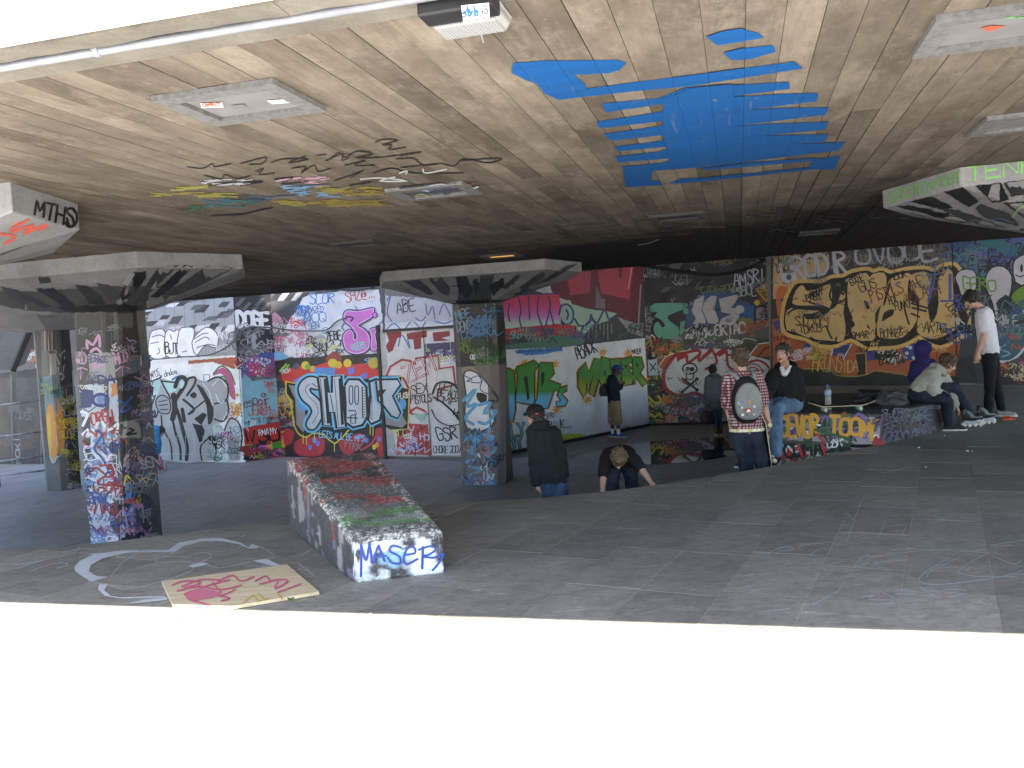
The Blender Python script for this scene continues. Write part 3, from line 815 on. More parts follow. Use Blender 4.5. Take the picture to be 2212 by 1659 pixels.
for _ in range(5):
    bmesh.ops.subdivide_edges(bm, edges=[e for e in bm.edges if e.calc_length() > 0.05], cuts=1)
    bmesh.ops.triangulate(bm, faces=bm.faces[:])
bm.normal_update()
for v_ in bm.verts:
    if v_.co.z > 0.02:
        q = v_.co; v_.co += v_.normal * (noise.noise(q * 9) * 0.007 + noise.noise(q * 26) * 0.004)
me = bpy.data.meshes.new('skate_block'); bm.to_mesh(me); bm.free()
blk = link('skate_block', me, M['block']); blk.location = (bb.x, bb.y, 0)
tag(blk, 'slanted concrete skate block with blue letters on its white front face', 'skate block')
ca = me.color_attributes.new('paint', 'FLOAT_COLOR', 'POINT')
le_ = (bp[3] - bp[0]); le_len = le_.length; le_u = le_.normalized(); w_u = (bp[1] - bp[0]).normalized()
_wv = bp[1] - bp[0]; _det = le_.x * _wv.y - le_.y * _wv.x
def blk_ab(q):
    a = (q.x * _wv.y - q.y * _wv.x) / _det; b = (le_.x * q.y - le_.y * q.x) / _det
    return a, b / (1 + .28 * a)
for i, v_ in enumerate(me.vertices):
    q = v_.co; nz = v_.normal; a_, b_ = blk_ab(q)
    n1 = noise.fractal(Vector((q.x * 5, q.y * 5, q.z * 5)), 1.0, 2.0, 4); n2 = noise.noise(Vector((q.x * 3 + 7, q.y * 9, q.z * 4)))
    n3 = noise.fractal(Vector((b_ * 2.2, a_ * 16, q.z * 3)), 1.0, 2.0, 4)
    if nz.z > 0.75:
        c = (0.10, 0.098, 0.095)
        if a_ > 0.30 and n3 > -0.02 + max(0, 0.55 - a_) * 1.2: c = (0.27, 0.045, 0.04)
        if a_ > 0.6 and n3 < -0.22: c = (0.02, 0.02, 0.024)
        if 0.10 < a_ < 0.24 and n3 > -0.10: c = (0.10, 0.22, 0.06)
        if 0.10 < a_ < 0.3 and n3 < -0.25: c = (0.22, 0.22, 0.21)
        al = 0.22
        edge = min(abs(b_ - 0.02), abs(b_ - 0.98))
        if edge < 0.13 or a_ < 0.06: al = 0.9
    elif nz.z > 0.25: c = (0.06, 0.055, 0.05) if n1 > 0 else (0.26, 0.06, 0.05) if (n1 < -0.25 and a_ > .3) else (0.16, 0.15, 0.14); al = 1.0
    elif nz.dot(-le_u) > 0.5:
        c = (0.80, 0.83, 0.86) if n1 > -0.22 else (0.05, 0.05, 0.055); al = 0.25
        if n2 < -0.32: c = (0.32, 0.55, 0.72)
    else:
        c = (0.040, 0.038, 0.043)
        n4 = noise.fractal(Vector((a_ * 9, b_ * 3, q.z * 2.2)), 1.0, 2.0, 4)
        if n4 > 0.28: c = (0.15, 0.14, 0.20)
        if n4 < -0.42: c = (0.26, 0.25, 0.26)
        if n4 > 0.52: c = (0.22, 0.04, 0.04)
        al = 0.06
    ca.data[i].color = (*c, al)
for pl_ in me.polygons: pl_.use_smooth = True
# the tag on its face
fn_ = -le_u.copy(); fn_.z = 0; fp = bp[0]
nrm_face = (bp[1] - bp[0]).cross(Vector((0, 0, 1))).normalized()
if nrm_face.y > 0: nrm_face = -nrm_face
kB = K(850, 1250, 800, 1896)
P = Paint(Plane(bp[0], nrm_face), base=0.012)
DB = C(24, 62, 150)
for st, w in (([(712, 1390), (714, 1270), (712, 1150)], 5), ([(712, 1150), (740, 1250), (755, 1262), (776, 1148)], 5), ([(776, 1148), (788, 1210), (792, 1285)], 5), ([(805, 1295), (822, 1220), (845, 1158)], 5), ([(845, 1158), (868, 1220), (890, 1275)], 5), ([(830, 1245), (900, 1235)], 4.5),
              ([(1015, 1175), (950, 1160), (930, 1200), (1000, 1240), (1010, 1290), (950, 1290), (915, 1250)], 4.5),
              ([(1040, 1230), (1120, 1215), (1110, 1170), (1060, 1185), (1035, 1260), (1060, 1300), (1140, 1260)], 4.5),
              ([(1180, 1170), (1175, 1330)], 5.5), ([(1150, 1190), (1230, 1165), (1280, 1185), (1230, 1225), (1180, 1240), (1270, 1250), (1335, 1220), (1300, 1290), (1255, 1345)], 4.5)):
    P.stroke(kB(*st), w, DB, 4)
o = P.done('tag_lettering', blk, label='dark blue handwritten tag'); o.matrix_parent_inverse = Matrix.Translation((-bb.x, -bb.y, 0))
# ================================================================== graffiti, wall by wall
k9 = K(440, 930, 460, 1339); k8 = K(0, 980, 480, 1327); kC = K(800, 850, 800); kD = K(1500, 800, 800); kE = K(2040, 820, 460, 1316); kF = K(2464, 750, 800); kL = K(0, 750, 900)
# ---------- wall A: silver wall
P = Paint(wA)
P.poly(k9((-560, 340), (0, 185), (880, 30), (930, 620), (-560, 720)), C(168, 171, 176), rough=2)
r = random.Random(3)
for i in range(26):
    x, y = r.uniform(-20, 820), r.uniform(90, 330); w, h = r.uniform(60, 150), r.uniform(35, 75)
    P.poly(k9((x, y + h), (x + w * .45, y), (x + w * 1.3, y - 8), (x + w * .85, y + h - 4)), r.choice((C(80, 82, 86), C(230, 232, 236), C(105, 108, 112), C(205, 208, 212), C(60, 62, 66))), rough=1)
for i in range(10): P.stroke(k9((60 + i * 92, 60), (75 + i * 92, 600)), 0.7, C(95, 97, 100), 1)
for pts in ([(105, 600), (110, 400), (170, 350), (250, 370), (262, 600)], [(255, 590), (250, 400), (290, 350), (330, 370), (380, 360), (385, 590)], [(370, 590), (380, 370), (430, 330), (520, 345), (515, 470), (560, 590)], [(500, 470), (560, 380), (640, 330), (720, 370), (745, 450), (720, 520), (620, 500), (540, 590)]):
    P.poly(k9(*pts), C(250, 251, 253), smooth=3); P.stroke(k9(*pts), 2.2, C(96, 98, 104), 3, closed=True)
for st in ([(130, 420), (200, 400), (240, 420)], [(120, 480), (190, 465)], [(190, 520), (200, 560), (175, 580)], [(300, 400), (310, 440)], [(520, 440), (600, 390), (650, 385)], [(530, 470), (620, 420), (660, 440)], [(545, 520), (640, 490), (715, 500)], [(410, 560), (450, 550)]):
    P.stroke(k9(*st), 2.0, C(90, 92, 98), 3)
P.text('BJT', k9(255, 575), k9(370, 570), 13 * 1.8, 2.4, BLK, jit=.05)
P.text('ANZ', k9(740, 440), k9(870, 430), 16, 2, C(235, 236, 240), jit=.12)
P.text('ARSO', k9(730, 570), k9(870, 540), 17, 2, C(210, 212, 216), jit=.12)
P.poly(k9((15, 630), (900, 590), (935, 720), (985, 1590), (200, 1560), (30, 1300)), C(248, 249, 252), rough=1.5)
P.poly(k9((465, 640), (880, 605), (900, 720), (690, 650), (470, 670)), C(176, 92, 66), rough=1.5)
P.poly(k9((870, 610), (925, 605), (935, 720), (880, 690)), C(196, 84, 44), rough=1)
P.text('SOLAPOS', k9(60, 815), k9(205, 780), 15, 1.2, C(96, 44, 52), jit=.1); P.text('dndog.', k9(250, 790), k9(372, 760), 14, 1.3, C(52, 44, 84), jit=.08)
P.stroke(k9((320, 815), (360, 790), (400, 780)), 5, C(60, 140, 210)); P.stroke(k9((610, 820), (610, 770), (665, 770), (665, 815)), 2, C(50, 110, 190), 1)
# pink / green arch
P.poly(k9((690, 780), (770, 705), (840, 740), (890, 860), (905, 1000), (850, 960), (830, 840), (770, 760)), C(196, 84, 140), smooth=3)
P.stroke(k9((700, 760), (770, 690), (850, 740), (900, 860)), 3.5, C(72, 128, 76)); P.stroke(k9((740, 800), (800, 790), (840, 880)), 4, C(88, 150, 110))
clutter(P, *k9(840, 960), *k9(950, 1200), 16, [YEL, C(200, 150, 40), PNK, WHT, C(220, 120, 90)], 5, 12, 1.2, 2.4, seed=5)
# silver piece
P.poly(k9((40, 850), (110, 830), (200, 800), (330, 830), (420, 790), (530, 800), (620, 830), (760, 790), (840, 900), (830, 1180), (740, 1230), (730, 1560), (160, 1550), (70, 1300)), C(172, 174, 178), smooth=2)
P.poly(k9((45, 860), (120, 850), (200, 810), (260, 930), (350, 920), (345, 840), (230, 830), (180, 960), (100, 1090), (60, 1010)), C(178, 214, 214), smooth=2)
P.poly(k9((65, 1130), (150, 1080), (190, 1080), (180, 1150), (110, 1170), (90, 1300)), C(160, 208, 210), smooth=2)
BK = C(14, 14, 16)
for st, w in (([(345, 880), (375, 805), (425, 795), (440, 850), (380, 950), (350, 1000), (330, 1060)], 9), ([(440, 860), (470, 805), (530, 797), (522, 860), (455, 960)], 5), ([(330, 960), (340, 1080), (320, 1180)], 12), ([(340, 1050), (380, 1150), (420, 1300), (455, 1440), (450, 1555)], 8), ([(320, 1180), (345, 1300), (390, 1440), (395, 1555)], 5), ([(420, 1000), (520, 1090), (470, 1135)], 5), ([(410, 1090), (430, 1200)], 8)):
    P.stroke(k9(*st), w, BK, 4)
P.poly(k9((385, 870), (400, 830), (430, 830), (425, 870), (400, 900)), C(180, 212, 212), smooth=2)
P.poly(k9((480, 960), (520, 930), (545, 960), (520, 990)), BK, smooth=3)
P.poly(k9((520, 1180), (600, 1120), (640, 1140), (590, 1230), (620, 1290), (600, 1380), (570, 1400), (530, 1280), (500, 1220), (590, 1240)), BK)
P.poly(k9((540, 860), (600, 890), (640, 960), (700, 1080), (690, 1200), (650, 1230), (640, 1100), (620, 1010)), BK, smooth=2)
P.poly(k9((640, 1360), (690, 1400), (720, 1480), (700, 1560), (735, 1560), (740, 1430), (690, 1330)), BK, smooth=2)
for st in ([(45, 850), (110, 835), (200, 800), (215, 780)], [(95, 850), (90, 960), (115, 1090)], [(210, 820), (280, 950), (300, 990)], [(215, 830), (340, 840)], [(160, 960), (110, 1090), (70, 1120)], [(70, 1160), (170, 1150), (185, 1090)], [(650, 830), (740, 790), (830, 860), (820, 1000), (710, 1040)], [(820, 1000), (840, 1100), (790, 1200), (710, 1180)], [(470, 1130), (620, 1010)], [(215, 1150), (230, 1270), (300, 1400), (315, 1555)], [(590, 1560), (580, 1440), (640, 1370)], [(110, 1220), (105, 1180), (170, 1160)]):
    P.stroke(k9(*st), 3.4, BK, 4)
for st in ([(690, 870), (760, 810), (820, 880)], [(830, 1120), (790, 1190)], [(600, 850), (660, 930), (690, 1050)], [(720, 950), (760, 1030), (800, 1010)]):
    P.stroke(k9(*st), 2.0, C(235, 236, 238), 4)
P.poly(k9((165, 1040), (180, 980), (230, 960), (290, 1000), (300, 1080), (280, 1130), (200, 1120)), C(160, 162, 168), smooth=3)
P.stroke(k9((165, 1040), (180, 980), (230, 960), (290, 1000), (300, 1080), (280, 1130), (200, 1120)), 2.6, BK, 3, closed=True)
for st in ([(195, 1020), (270, 1005)], [(195, 1055), (275, 1045)], [(205, 1095), (275, 1090)]): P.stroke(k9(*st), 2.2, BK, 1)
# small piece at the right foot
P.poly(k9((690, 1260), (740, 1220), (790, 1280), (760, 1400), (745, 1570), (720, 1570), (730, 1420)), C(190, 212, 200), smooth=2)
P.poly(k9((770, 1560), (800, 1300), (860, 1180), (930, 1220), (960, 1330), (950, 1560)), C(206, 208, 214), smooth=2)
clutter(P, *k9(690, 1240), *k9(960, 1560), 34, [C(60, 120, 90), C(40, 60, 110), C(196, 100, 160), BLK, WHT, C(90, 130, 160)], 5, 16, 1.0, 2.2, seed=8)
P.stroke(k9((800, 1290), (850, 1180), (930, 1210), (965, 1350), (945, 1480)), 3, BK, 4)
for i in range(9): P.stroke(k9((830 + i * 12, 1360), (850 + i * 11, 1560)), 1.0, C(70, 74, 84), 1)
P.poly(k9((940, 720), (955, 720), (1000, 1590), (985, 1590)), C(215, 218, 224))
for i in range(6): P.stroke(k9((280 + i * 80, 1330), (284 + i * 80, 1500)), 0.6, C(210, 210, 212), 1)
P.stroke(k9((270, 1505), (740, 1515)), 0.8, C(190, 190, 192), 1)
P.done('graffiti_piece', wA.o, label='silver bubble lettering with black outlines under white letters')

# ---------- wall B
P = Paint(wB)
P.poly(k9((880, 20), (1250, 0), (1330, 700), (925, 720)), C(44, 45, 48))
for i in range(6): P.poly(k9((900 + i * 60, 120 + (i % 3) * 40), (960 + i * 60, 60 + (i % 3) * 40), (1000 + i * 60, 60 + (i % 3) * 40), (930 + i * 60, 140 + (i % 3) * 40)), C(96, 98, 102), rough=1)
P.bubble('DOGE', k9(925, 320), k9(1215, 330), 31, [(8.5, C(238, 239, 242))], seed=2, slant=-.12)
clutter(P, *k9(940, 340), *k9(1290, 640), 26, [GRY, C(150, 150, 154), C(180, 180, 184), C(90, 90, 94)], 10, 26, 1.5, 3, seed=11)
P.poly(k9((1030, 490), (1075, 370), (1110, 440), (1090, 440), (1100, 530), (1060, 530), (1055, 450)), C(170, 172, 176))
P.poly(k9((930, 600), (1300, 580), (1320, 740), (935, 740)), C(112, 84, 96), rough=2)
clutter(P, *k9(950, 610), *k9(1290, 800), 34, [C(190, 60, 120), PUR, WHT, C(150, 50, 80), GRY, C(70, 80, 150)], 6, 18, 1.2, 3, seed=12, blobs=10)
P.poly(k9((940, 840), (990, 760), (1060, 830), (1290, 800), (1300, 1220), (975, 1260)), C(128, 186, 206), rough=2)
clutter(P, *k9(1150, 860), *k9(1300, 1180), 16, [C(150, 190, 210), C(200, 90, 60), C(90, 80, 110), C(190, 120, 150)], 6, 14, 1, 2.2, seed=13)
P.text('espoir', k9(985, 1070), k9(1215, 1040), 24, 1.9, C(116, 44, 30), jit=.04); P.stroke(k9((1140, 960), (1160, 940), (1190, 955), (1170, 975), (1140, 965)), 1.8, C(116, 44, 30))
P.text('JEREM', k9(1030, 1150), k9(1230, 1140), 21, 2, C(176, 82, 36), jit=.04); P.stroke(k9((1040, 1180), (1300, 1165)), 1.7, C(150, 60, 36), 1)
clutter(P, *k9(990, 1180), *k9(1280, 1230), 14, [WHT, BLK, C(150, 190, 210)], 4, 9, 1, 2, seed=14)
P.poly(k9((975, 1265), (1330, 1200), (1335, 1400), (990, 1420)), C(184, 34, 30), rough=1.5)
P.bubble('WSO', k9(1000, 1400), k9(1310, 1380), 24, [(5, BLK)], seed=3); P.text('IRMA.MY', k9(1110, 1335), k9(1290, 1320), 13, 1.5, WHT, jit=.1)
P.poly(k9((985, 1425), (1330, 1405), (1335, 1540), (1000, 1590)), C(88, 80, 84), rough=1)
clutter(P, *k9(1000, 1420), *k9(1320, 1550), 34, [WHT, YEL, PNK, C(120, 60, 140), C(150, 40, 40), GRN, BLK], 4, 11, 1, 2.4, seed=15, blobs=8)
P.done('graffiti_piece', wB.o, label='sky-blue panel with brown handwriting over a red strip')

# ---------- wall C: left half
P = Paint(wC)
P.poly(kC((160, 250), (660, 190), (1180, 150), (1180, 560), (180, 820)), C(70, 72, 76), rough=2)
for i in range(9): P.poly(kC((170 + i * 60, 300), (220 + i * 60, 230), (290 + i * 55, 228), (230 + i * 55, 300)), C(150, 152, 156) if i % 2 else C(40, 41, 44), rough=1)
P.poly(kC((380, 420), (430, 330), (460, 270), (520, 250), (640, 240), (800, 210), (1130, 200), (1160, 480), (1165, 780), (620, 800), (300, 800), (260, 600), (330, 480)), C(212, 216, 226), rough=3)
clutter(P, *kC(200, 420), *kC(480, 800), 34, [GRY, C(170, 172, 178), WHT, C(196, 90, 150), C(220, 130, 160), C(120, 122, 128), C(200, 60, 60)], 7, 20, 1.2, 3, seed=21, blobs=8, bcols=[GRY, C(180, 182, 188), C(200, 150, 170)])
P.poly(kC((780, 240), (1125, 200), (1135, 280), (780, 320)), C(222, 224, 230)); P.text('SHZ@...', kC(840, 310), kC(1080, 275), 20, 2.0, C(188, 44, 44), jit=.06)
P.text('SLOR', kC(520, 330), kC(730, 320), 21, 2.2, C(54, 116, 190), jit=.07, slant=.1); P.text('DAZED', kC(510, 405), kC(640, 395), 12, 1.7, C(54, 110, 180), jit=.07)
P.text('MOQ', kC(470, 490), kC(660, 480), 19, 1.9, C(60, 124, 190), jit=.08); P.text('SEN', kC(510, 555), kC(600, 545), 12, 1.7, C(60, 124, 190), jit=.1)
P.text('Q', kC(635, 590), kC(680, 590), 13, 1.7, C(60, 140, 200)); clutter(P, *kC(425, 330), *kC(490, 490), 8, [C(54, 116, 190)], 6, 12, 1, 1.8, seed=22)
P.poly(kC((480, 660), (620, 600), (680, 680), (620, 770), (500, 780)), C(168, 170, 172), smooth=3)
for wd, a, b, h in (('ARE', (490, 700), (580, 690), 17), ('SAU', (570, 760), (670, 740), 18), ('ZEBE', (670, 660), (800, 640), 19)): P.text(wd, kC(*a), kC(*b), h, 2.2, BLK, jit=.15)
clutter(P, *kC(480, 640), *kC(810, 790), 22, [BLK, C(40, 40, 44), C(214, 210, 150), WHT], 6, 14, 1.2, 2.4, seed=23)
P.text('ARE...', kC(310, 790), kC(470, 780), 20, 2.2, C(238, 239, 242), jit=.1); P.stroke(kC((310, 690), (350, 680), (365, 690), (330, 700), (310, 690)), 1.6, WHT)
# purple letters
MG, LV = C(206, 112, 200), C(232, 200, 236)
S1_ = [(820, 430), (850, 390), (950, 395), (1060, 370), (1080, 380), (1060, 440), (980, 490), (940, 520), (1000, 560), (1040, 620), (1040, 700), (1000, 750), (920, 765), (850, 740), (820, 680), (820, 600), (870, 560), (900, 590), (905, 640), (930, 640), (930, 590), (880, 520), (830, 480)]
S2_ = [(1050, 560), (1110, 545), (1090, 600), (1110, 720), (1060, 725), (1065, 620)]
for S_ in (S1_, S2_):
    P.stroke(kC(*S_), 7.5, C(74, 56, 116), 3, closed=True)
    P.poly(kC(*S_), MG, smooth=3); P.stroke(kC(*S_), 1.6, LV, 3, closed=True)
P.dot(*kC(1090, 425), 6.5, C(74, 56, 116)); P.dot(*kC(1090, 425), 4.6, MG)
P.stroke(kC((840, 440), (900, 450), (880, 480)), 3, BLK); P.text('VICEYS', kC(890, 740), kC(1010, 715), 14, 2.3, C(120, 204, 190), jit=.1)
for st in ([(920, 350), (940, 390)], [(1150, 620), (1110, 590), (1120, 520), (1160, 480)], [(820, 500), (800, 530), (820, 560)]): P.stroke(kC(*st), 2, C(74, 66, 150))
# dark band
P.poly(kC((195, 815), (1170, 760), (1175, 850), (230, 1000), (200, 1000)), C(52, 46, 46), rough=2)
P.poly(kC((660, 800), (740, 750), (800, 800), (780, 850), (690, 850)), C(150, 60, 46), smooth=3)
P.poly(kC((190, 790), (230, 740), (310, 780), (320, 810), (190, 830)), C(120, 180, 220), smooth=2)
P.text('SPANK', kC(1010, 855), kC(1160, 825), 10, 1.6, C(140, 190, 220), jit=.1)
# lower field behind the big letters
P.poly(kC((200, 960), (1240, 880), (1260, 1659), (1262, 1700), (250, 1720)), C(116, 58, 58), rough=2)
clutter(P, *kC(210, 1000), *kC(480, 1650), 60, [C(200, 40, 44), C(60, 60, 70), C(150, 150, 156), BLK, C(176, 60, 60), C(90, 140, 90), C(210, 170, 60), PUR, C(120, 140, 180)], 8, 22, 1.5, 3.5, seed=25, blobs=22)
P.poly(kC((270, 940), (420, 870), (560, 880), (700, 830), (830, 870), (1000, 850), (1100, 900), (1180, 900), (1200, 1000), (1000, 1060), (380, 1060), (300, 1040)), C(206, 48, 34), smooth=2)
for x, y, rr, cc in ((480, 870, 9, YEL), (500, 880, 6, C(110, 180, 70)), (545, 900, 7, C(230, 160, 60)), (400, 880, 7, C(90, 90, 110)), (720, 850, 10, YEL), (850, 850, 9, YEL), (770, 865, 8, C(210, 180, 50)), (1080, 850, 12, C(200, 176, 60))): P.dot(*kC(x, y), rr, cc)
P.stroke(kC((255, 920), (310, 860)), 4, C(150, 210, 60), 1); P.stroke(kC((280, 930), (335, 865)), 3, C(150, 210, 60), 1); P.text('FROM', kC(275, 950), kC(350, 925), 9, 1.4, WHT)
P.poly(kC((560, 890), (745, 890), (740, 950), (690, 955), (660, 1010), (600, 1010), (610, 955), (555, 950)), C(88, 140, 214)); P.poly(kC((850, 900), (910, 880), (910, 940), (860, 960)), C(120, 120, 220)); P.poly(kC((370, 1000), (480, 950), (500, 1020), (380, 1050)), C(126, 110, 200)); P.poly(kC((960, 950), (1030, 930), (1020, 990), (970, 1000)), C(126, 110, 200))
P.poly(kC((330, 1400), (700, 1430), (1000, 1400), (1240, 1330), (1255, 1650), (300, 1690)), C(44, 22, 26), rough=2)
for pts in ([(380, 1560), (480, 1500), (640, 1520), (620, 1660), (420, 1660)], [(760, 1460), (1000, 1480), (960, 1600), (820, 1650)], [(1100, 1420), (1200, 1460), (1180, 1650), (1120, 1650)], [(300, 1430), (380, 1460), (350, 1560), (290, 1560)]): P.poly(kC(*pts), C(186, 34, 42), smooth=3)
P.stroke(kC((1110, 1480), (1060, 1560), (980, 1610)), 5, C(200, 50, 50)); P.stroke(kC((640, 1530), (600, 1640)), 5, C(200, 50, 50))
for x, y, cc in ((560, 1530, LBL), (590, 1560, C(120, 120, 220)), (1020, 1530, C(120, 120, 220)), (1110, 1570, C(230, 160, 50)), (1130, 1520, C(120, 120, 220)), (1200, 1560, C(110, 130, 220)), (1210, 1600, LBL), (520, 1590, C(120, 120, 220)), (700, 1600, BLK), (1085, 1590, YEL)): P.dot(*kC(x, y), 4.2, cc, 6)
# grey / yellow backing of the big letters
P.poly(kC((310, 1010), (420, 1040), (480, 960), (560, 990), (600, 980), (820, 960), (1000, 990), (1330, 960), (1330, 1060), (1395, 1090), (1390, 1400), (1330, 1440), (1140, 1420), (1000, 1440), (740, 1560), (640, 1460), (480, 1500), (390, 1400), (370, 1180), (310, 1120)), BLK)
P.stroke(kC((310, 1010), (310, 1120), (350, 1180), (380, 1400), (440, 1490), (500, 1500), (540, 1470), (640, 1480), (740, 1560), (860, 1440)), 3.0, C(226, 204, 54), 2)
P.stroke(kC((310, 1015), (470, 1040), (480, 970), (560, 990)), 2.4, C(226, 204, 54), 1); P.stroke(kC((1130, 990), (1330, 965), (1325, 1060), (1395, 1080), (1385, 1430), (1240, 1440)), 2.4, C(226, 204, 54), 1)
P.poly(kC((330, 1040), (440, 1060), (430, 1180), (470, 1260), (500, 1400), (460, 1460), (400, 1390), (390, 1170)), C(150, 144, 148)); P.poly(kC((1130, 1280), (1320, 1280), (1370, 1380), (1330, 1420), (1150, 1390)), C(150, 144, 148))
P.dot(*kC(460, 1215), 13, C(90, 160, 216), 15); P.dot(*kC(1330, 1210), 8, C(90, 160, 216), 12)
for x, y in ((460, 1500), (490, 1510), (735, 1570), (1050, 1420), (1075, 1430), (1300, 1450), (1340, 1450), (560, 1450)): P.stroke(kC((x, y - 20), (x, y + 60)), 1.8, C(226, 204, 54), 1)
# SHOR
SBL = C(108, 190, 232)
letS = [(500, 1020), (560, 985), (590, 1040), (570, 1070), (610, 1140), (620, 1260), (590, 1360), (540, 1420), (510, 1390), (540, 1300), (520, 1220), (450, 1140), (440, 1070)]
letH = [(595, 975), (660, 975), (680, 1110), (720, 1110), (720, 970), (790, 965), (800, 1130), (830, 1410), (760, 1420), (740, 1280), (690, 1280), (700, 1400), (640, 1395), (620, 1150)]
letO = [(830, 1050), (860, 1000), (950, 1000), (1010, 1060), (1020, 1320), (980, 1390), (900, 1410), (840, 1370), (840, 1200)]
letR = [(1050, 1020), (1100, 1000), (1290, 1000), (1310, 1040), (1240, 1140), (1310, 1290), (1290, 1330), (1240, 1310), (1160, 1200), (1130, 1350), (1060, 1380), (1040, 1350), (1060, 1130)]
cS = [(585, 1035), (520, 1020), (468, 1070), (490, 1140), (560, 1205), (585, 1290), (535, 1390)]
P.stroke(kC(*cS), 40, SBL, 5)
for Lt in (letH, letO, letR): P.stroke(kC(*Lt), 17, SBL, 1, closed=True)
P.stroke(kC(*cS), 30, BLK, 5); P.stroke(kC(*cS), 22, C(196, 202, 212), 5)
for Lt in (letH, letO, letR): P.stroke(kC(*Lt), 9, BLK, 1, closed=True)
for Lt in (letH, letO, letR): P.poly(kC(*Lt), C(196, 202, 212))
for Lt in (letH, letO, letR): P.stroke(kC(*Lt), 1.6, BLK, 1, closed=True)
P.poly(kC((1120, 1090), (1190, 1080), (1150, 1140), (1120, 1150)), BLK); P.poly(kC((640, 990), (665, 985), (700, 1380), (670, 1385)), BLK); P.poly(kC((770, 985), (790, 985), (820, 1390), (795, 1395)), BLK)
P.stroke(kC((610, 985), (650, 1380)), 1.3, BLK, 1); P.stroke(kC((735, 985), (770, 1400)), 1.3, BLK, 1); P.stroke(kC((700, 1130), (725, 1270)), 2, BLK, 1)
P.stroke(kC((520, 1030), (480, 1075), (505, 1140), (570, 1205), (590, 1290), (540, 1380)), 1.4, C(70, 74, 84)); P.stroke(kC((540, 1030), (580, 1060)), 2, BLK)
for x in (880, 930): P.stroke(kC((x - 14, 1190), (x - 14, 1070), (x + 4, 1050), (x + 16, 1070), (x + 16, 1190), (x, 1215), (x - 14, 1190)), 2.2, BLK, 3)
for st in ([(860, 1270), (920, 1270), (930, 1300), (890, 1310)], [(850, 1330), (940, 1335)], [(880, 1310), (880, 1380), (920, 1380), (920, 1310)], [(980, 1060), (985, 1330)]): P.stroke(kC(*st), 2.4, BLK, 1)
for i in range(12): P.stroke(kC((985, 1070 + i * 24), (1012, 1062 + i * 24)), 1.2, C(60, 62, 70), 1)
for x in (1035, 1050, 1065): P.stroke(kC((x, 1140), (x + 2, 1350)), 1.3, BLK, 1)
P.text("LETS ALL BE MPS", kC(600, 1500), kC(1000, 1540), 13, 2.1, C(130, 196, 236), jit=.06); P.text('YTRK', kC(810, 1590), kC(970, 1620), 14, 1.8, C(150, 140, 140), jit=.1)
P.done('graffiti_piece', wC.o, label='big grey ruler-patterned letters outlined in sky blue over red and black')
# ---------- painted doors on wall C
bm = bmesh.new()
def wallbox(wall, px0, px1, py0, py1, th, bm):
    a, b = wall.pt(px0, (py0 + py1) / 2, 0), wall.pt(px1, (py0 + py1) / 2, 0); t_, m_ = wall.pt((px0 + px1) / 2, py0, 0), wall.pt((px0 + px1) / 2, py1, 0)
    c = (a + b) / 2; c.z = (t_.z + m_.z) / 2
    add_box(bm, c + wall.n * th / 2, (b - a).length / 2, th / 2, abs(t_.z - m_.z) / 2, wall.t, wall.n)
root = empty('double_door', wC.pt(905, 992, 0)); tag(root, 'tall pair of painted doors with red block letters and a red-outlined shape', 'door')
DM = simple('door_board', (0.42, 0.41, 0.40), 0.6, 0.15, coord='pos')
for x0, x1 in ((831, 921), (925, 1012)):
    bm = bmesh.new(); wallbox(wC, x0, x1, 716, 985, 0.045, bm); o = from_bm('door_leaf', bm, DM, root); fix_parent(o, root)
for x0, x1, y0, y1 in ((824, 830, 702, 990), (830, 1014, 706, 712)):
    bm = bmesh.new(); wallbox(wC, x0, x1, y0, y1, 0.07, bm); o = from_bm('door_frame', bm, M['black'], root); fix_parent(o, root)
P = Paint(wC, base=0.048)
P.poly(kC((1180, 520), (1790, 470), (1850, 1659), (1290, 1659), (1240, 1400)), C(214, 210, 212), rough=1.5)
P.poly(kC((1180, 440), (1790, 360), (1790, 500), (1180, 530)), C(196, 200, 210), rough=2)
for st in ([(1190, 560), (1260, 500), (1340, 560), (1420, 480), (1500, 540), (1560, 470), (1700, 500), (1780, 470)], [(1300, 700), (1330, 600), (1400, 720), (1380, 640)]): P.stroke(kC(*st), 3, C(70, 120, 180))
P.poly(kC((1190, 580), (1325, 570), (1325, 620), (1290, 630), (1250, 740), (1210, 760), (1190, 700), (1215, 650)), C(140, 38, 46)); P.poly(kC((1370, 590), (1550, 560), (1550, 620), (1500, 630), (1500, 720), (1440, 730), (1430, 640), (1380, 640)), C(140, 38, 46)); P.poly(kC((1600, 580), (1750, 565), (1755, 610), (1680, 630), (1760, 650), (1610, 660)), C(140, 38, 46))
P.poly(kC((1530, 680), (1800, 660), (1805, 790), (1540, 800)), C(66, 58, 96), rough=1.5); clutter(P, *kC(1540, 690), *kC(1790, 860), 14, [C(150, 170, 190), C(170, 190, 150), WHT, PUR], 6, 14, 1.4, 2.6, seed=31)
P.text('SPANK', kC(1640, 850), kC(1790, 800), 10, 1.6, C(200, 200, 120), jit=.1)
P.poly(kC((1240, 860), (1380, 800), (1560, 830), (1650, 870), (1560, 1300), (1400, 1290), (1300, 1200), (1190, 960)), C(220, 208, 208), smooth=2)
RD = C(172, 42, 48)
P.stroke(kC((1195, 960), (1230, 880), (1330, 820), (1400, 830), (1450, 860), (1450, 810), (1650, 780), (1660, 900), (1780, 880), (1800, 1040), (1650, 1080), (1640, 1180)), 5, RD, 1)
P.stroke(kC((1400, 1290), (1460, 1240), (1560, 1300), (1420, 1300), (1390, 1200), (1400, 1100), (1340, 980)), 5, RD, 2)
P.bubble('ZEM', kC(1380, 1030), kC(1640, 900), 36, [(6, RD), (2.5, C(224, 214, 214))], seed=4, slant=.1)
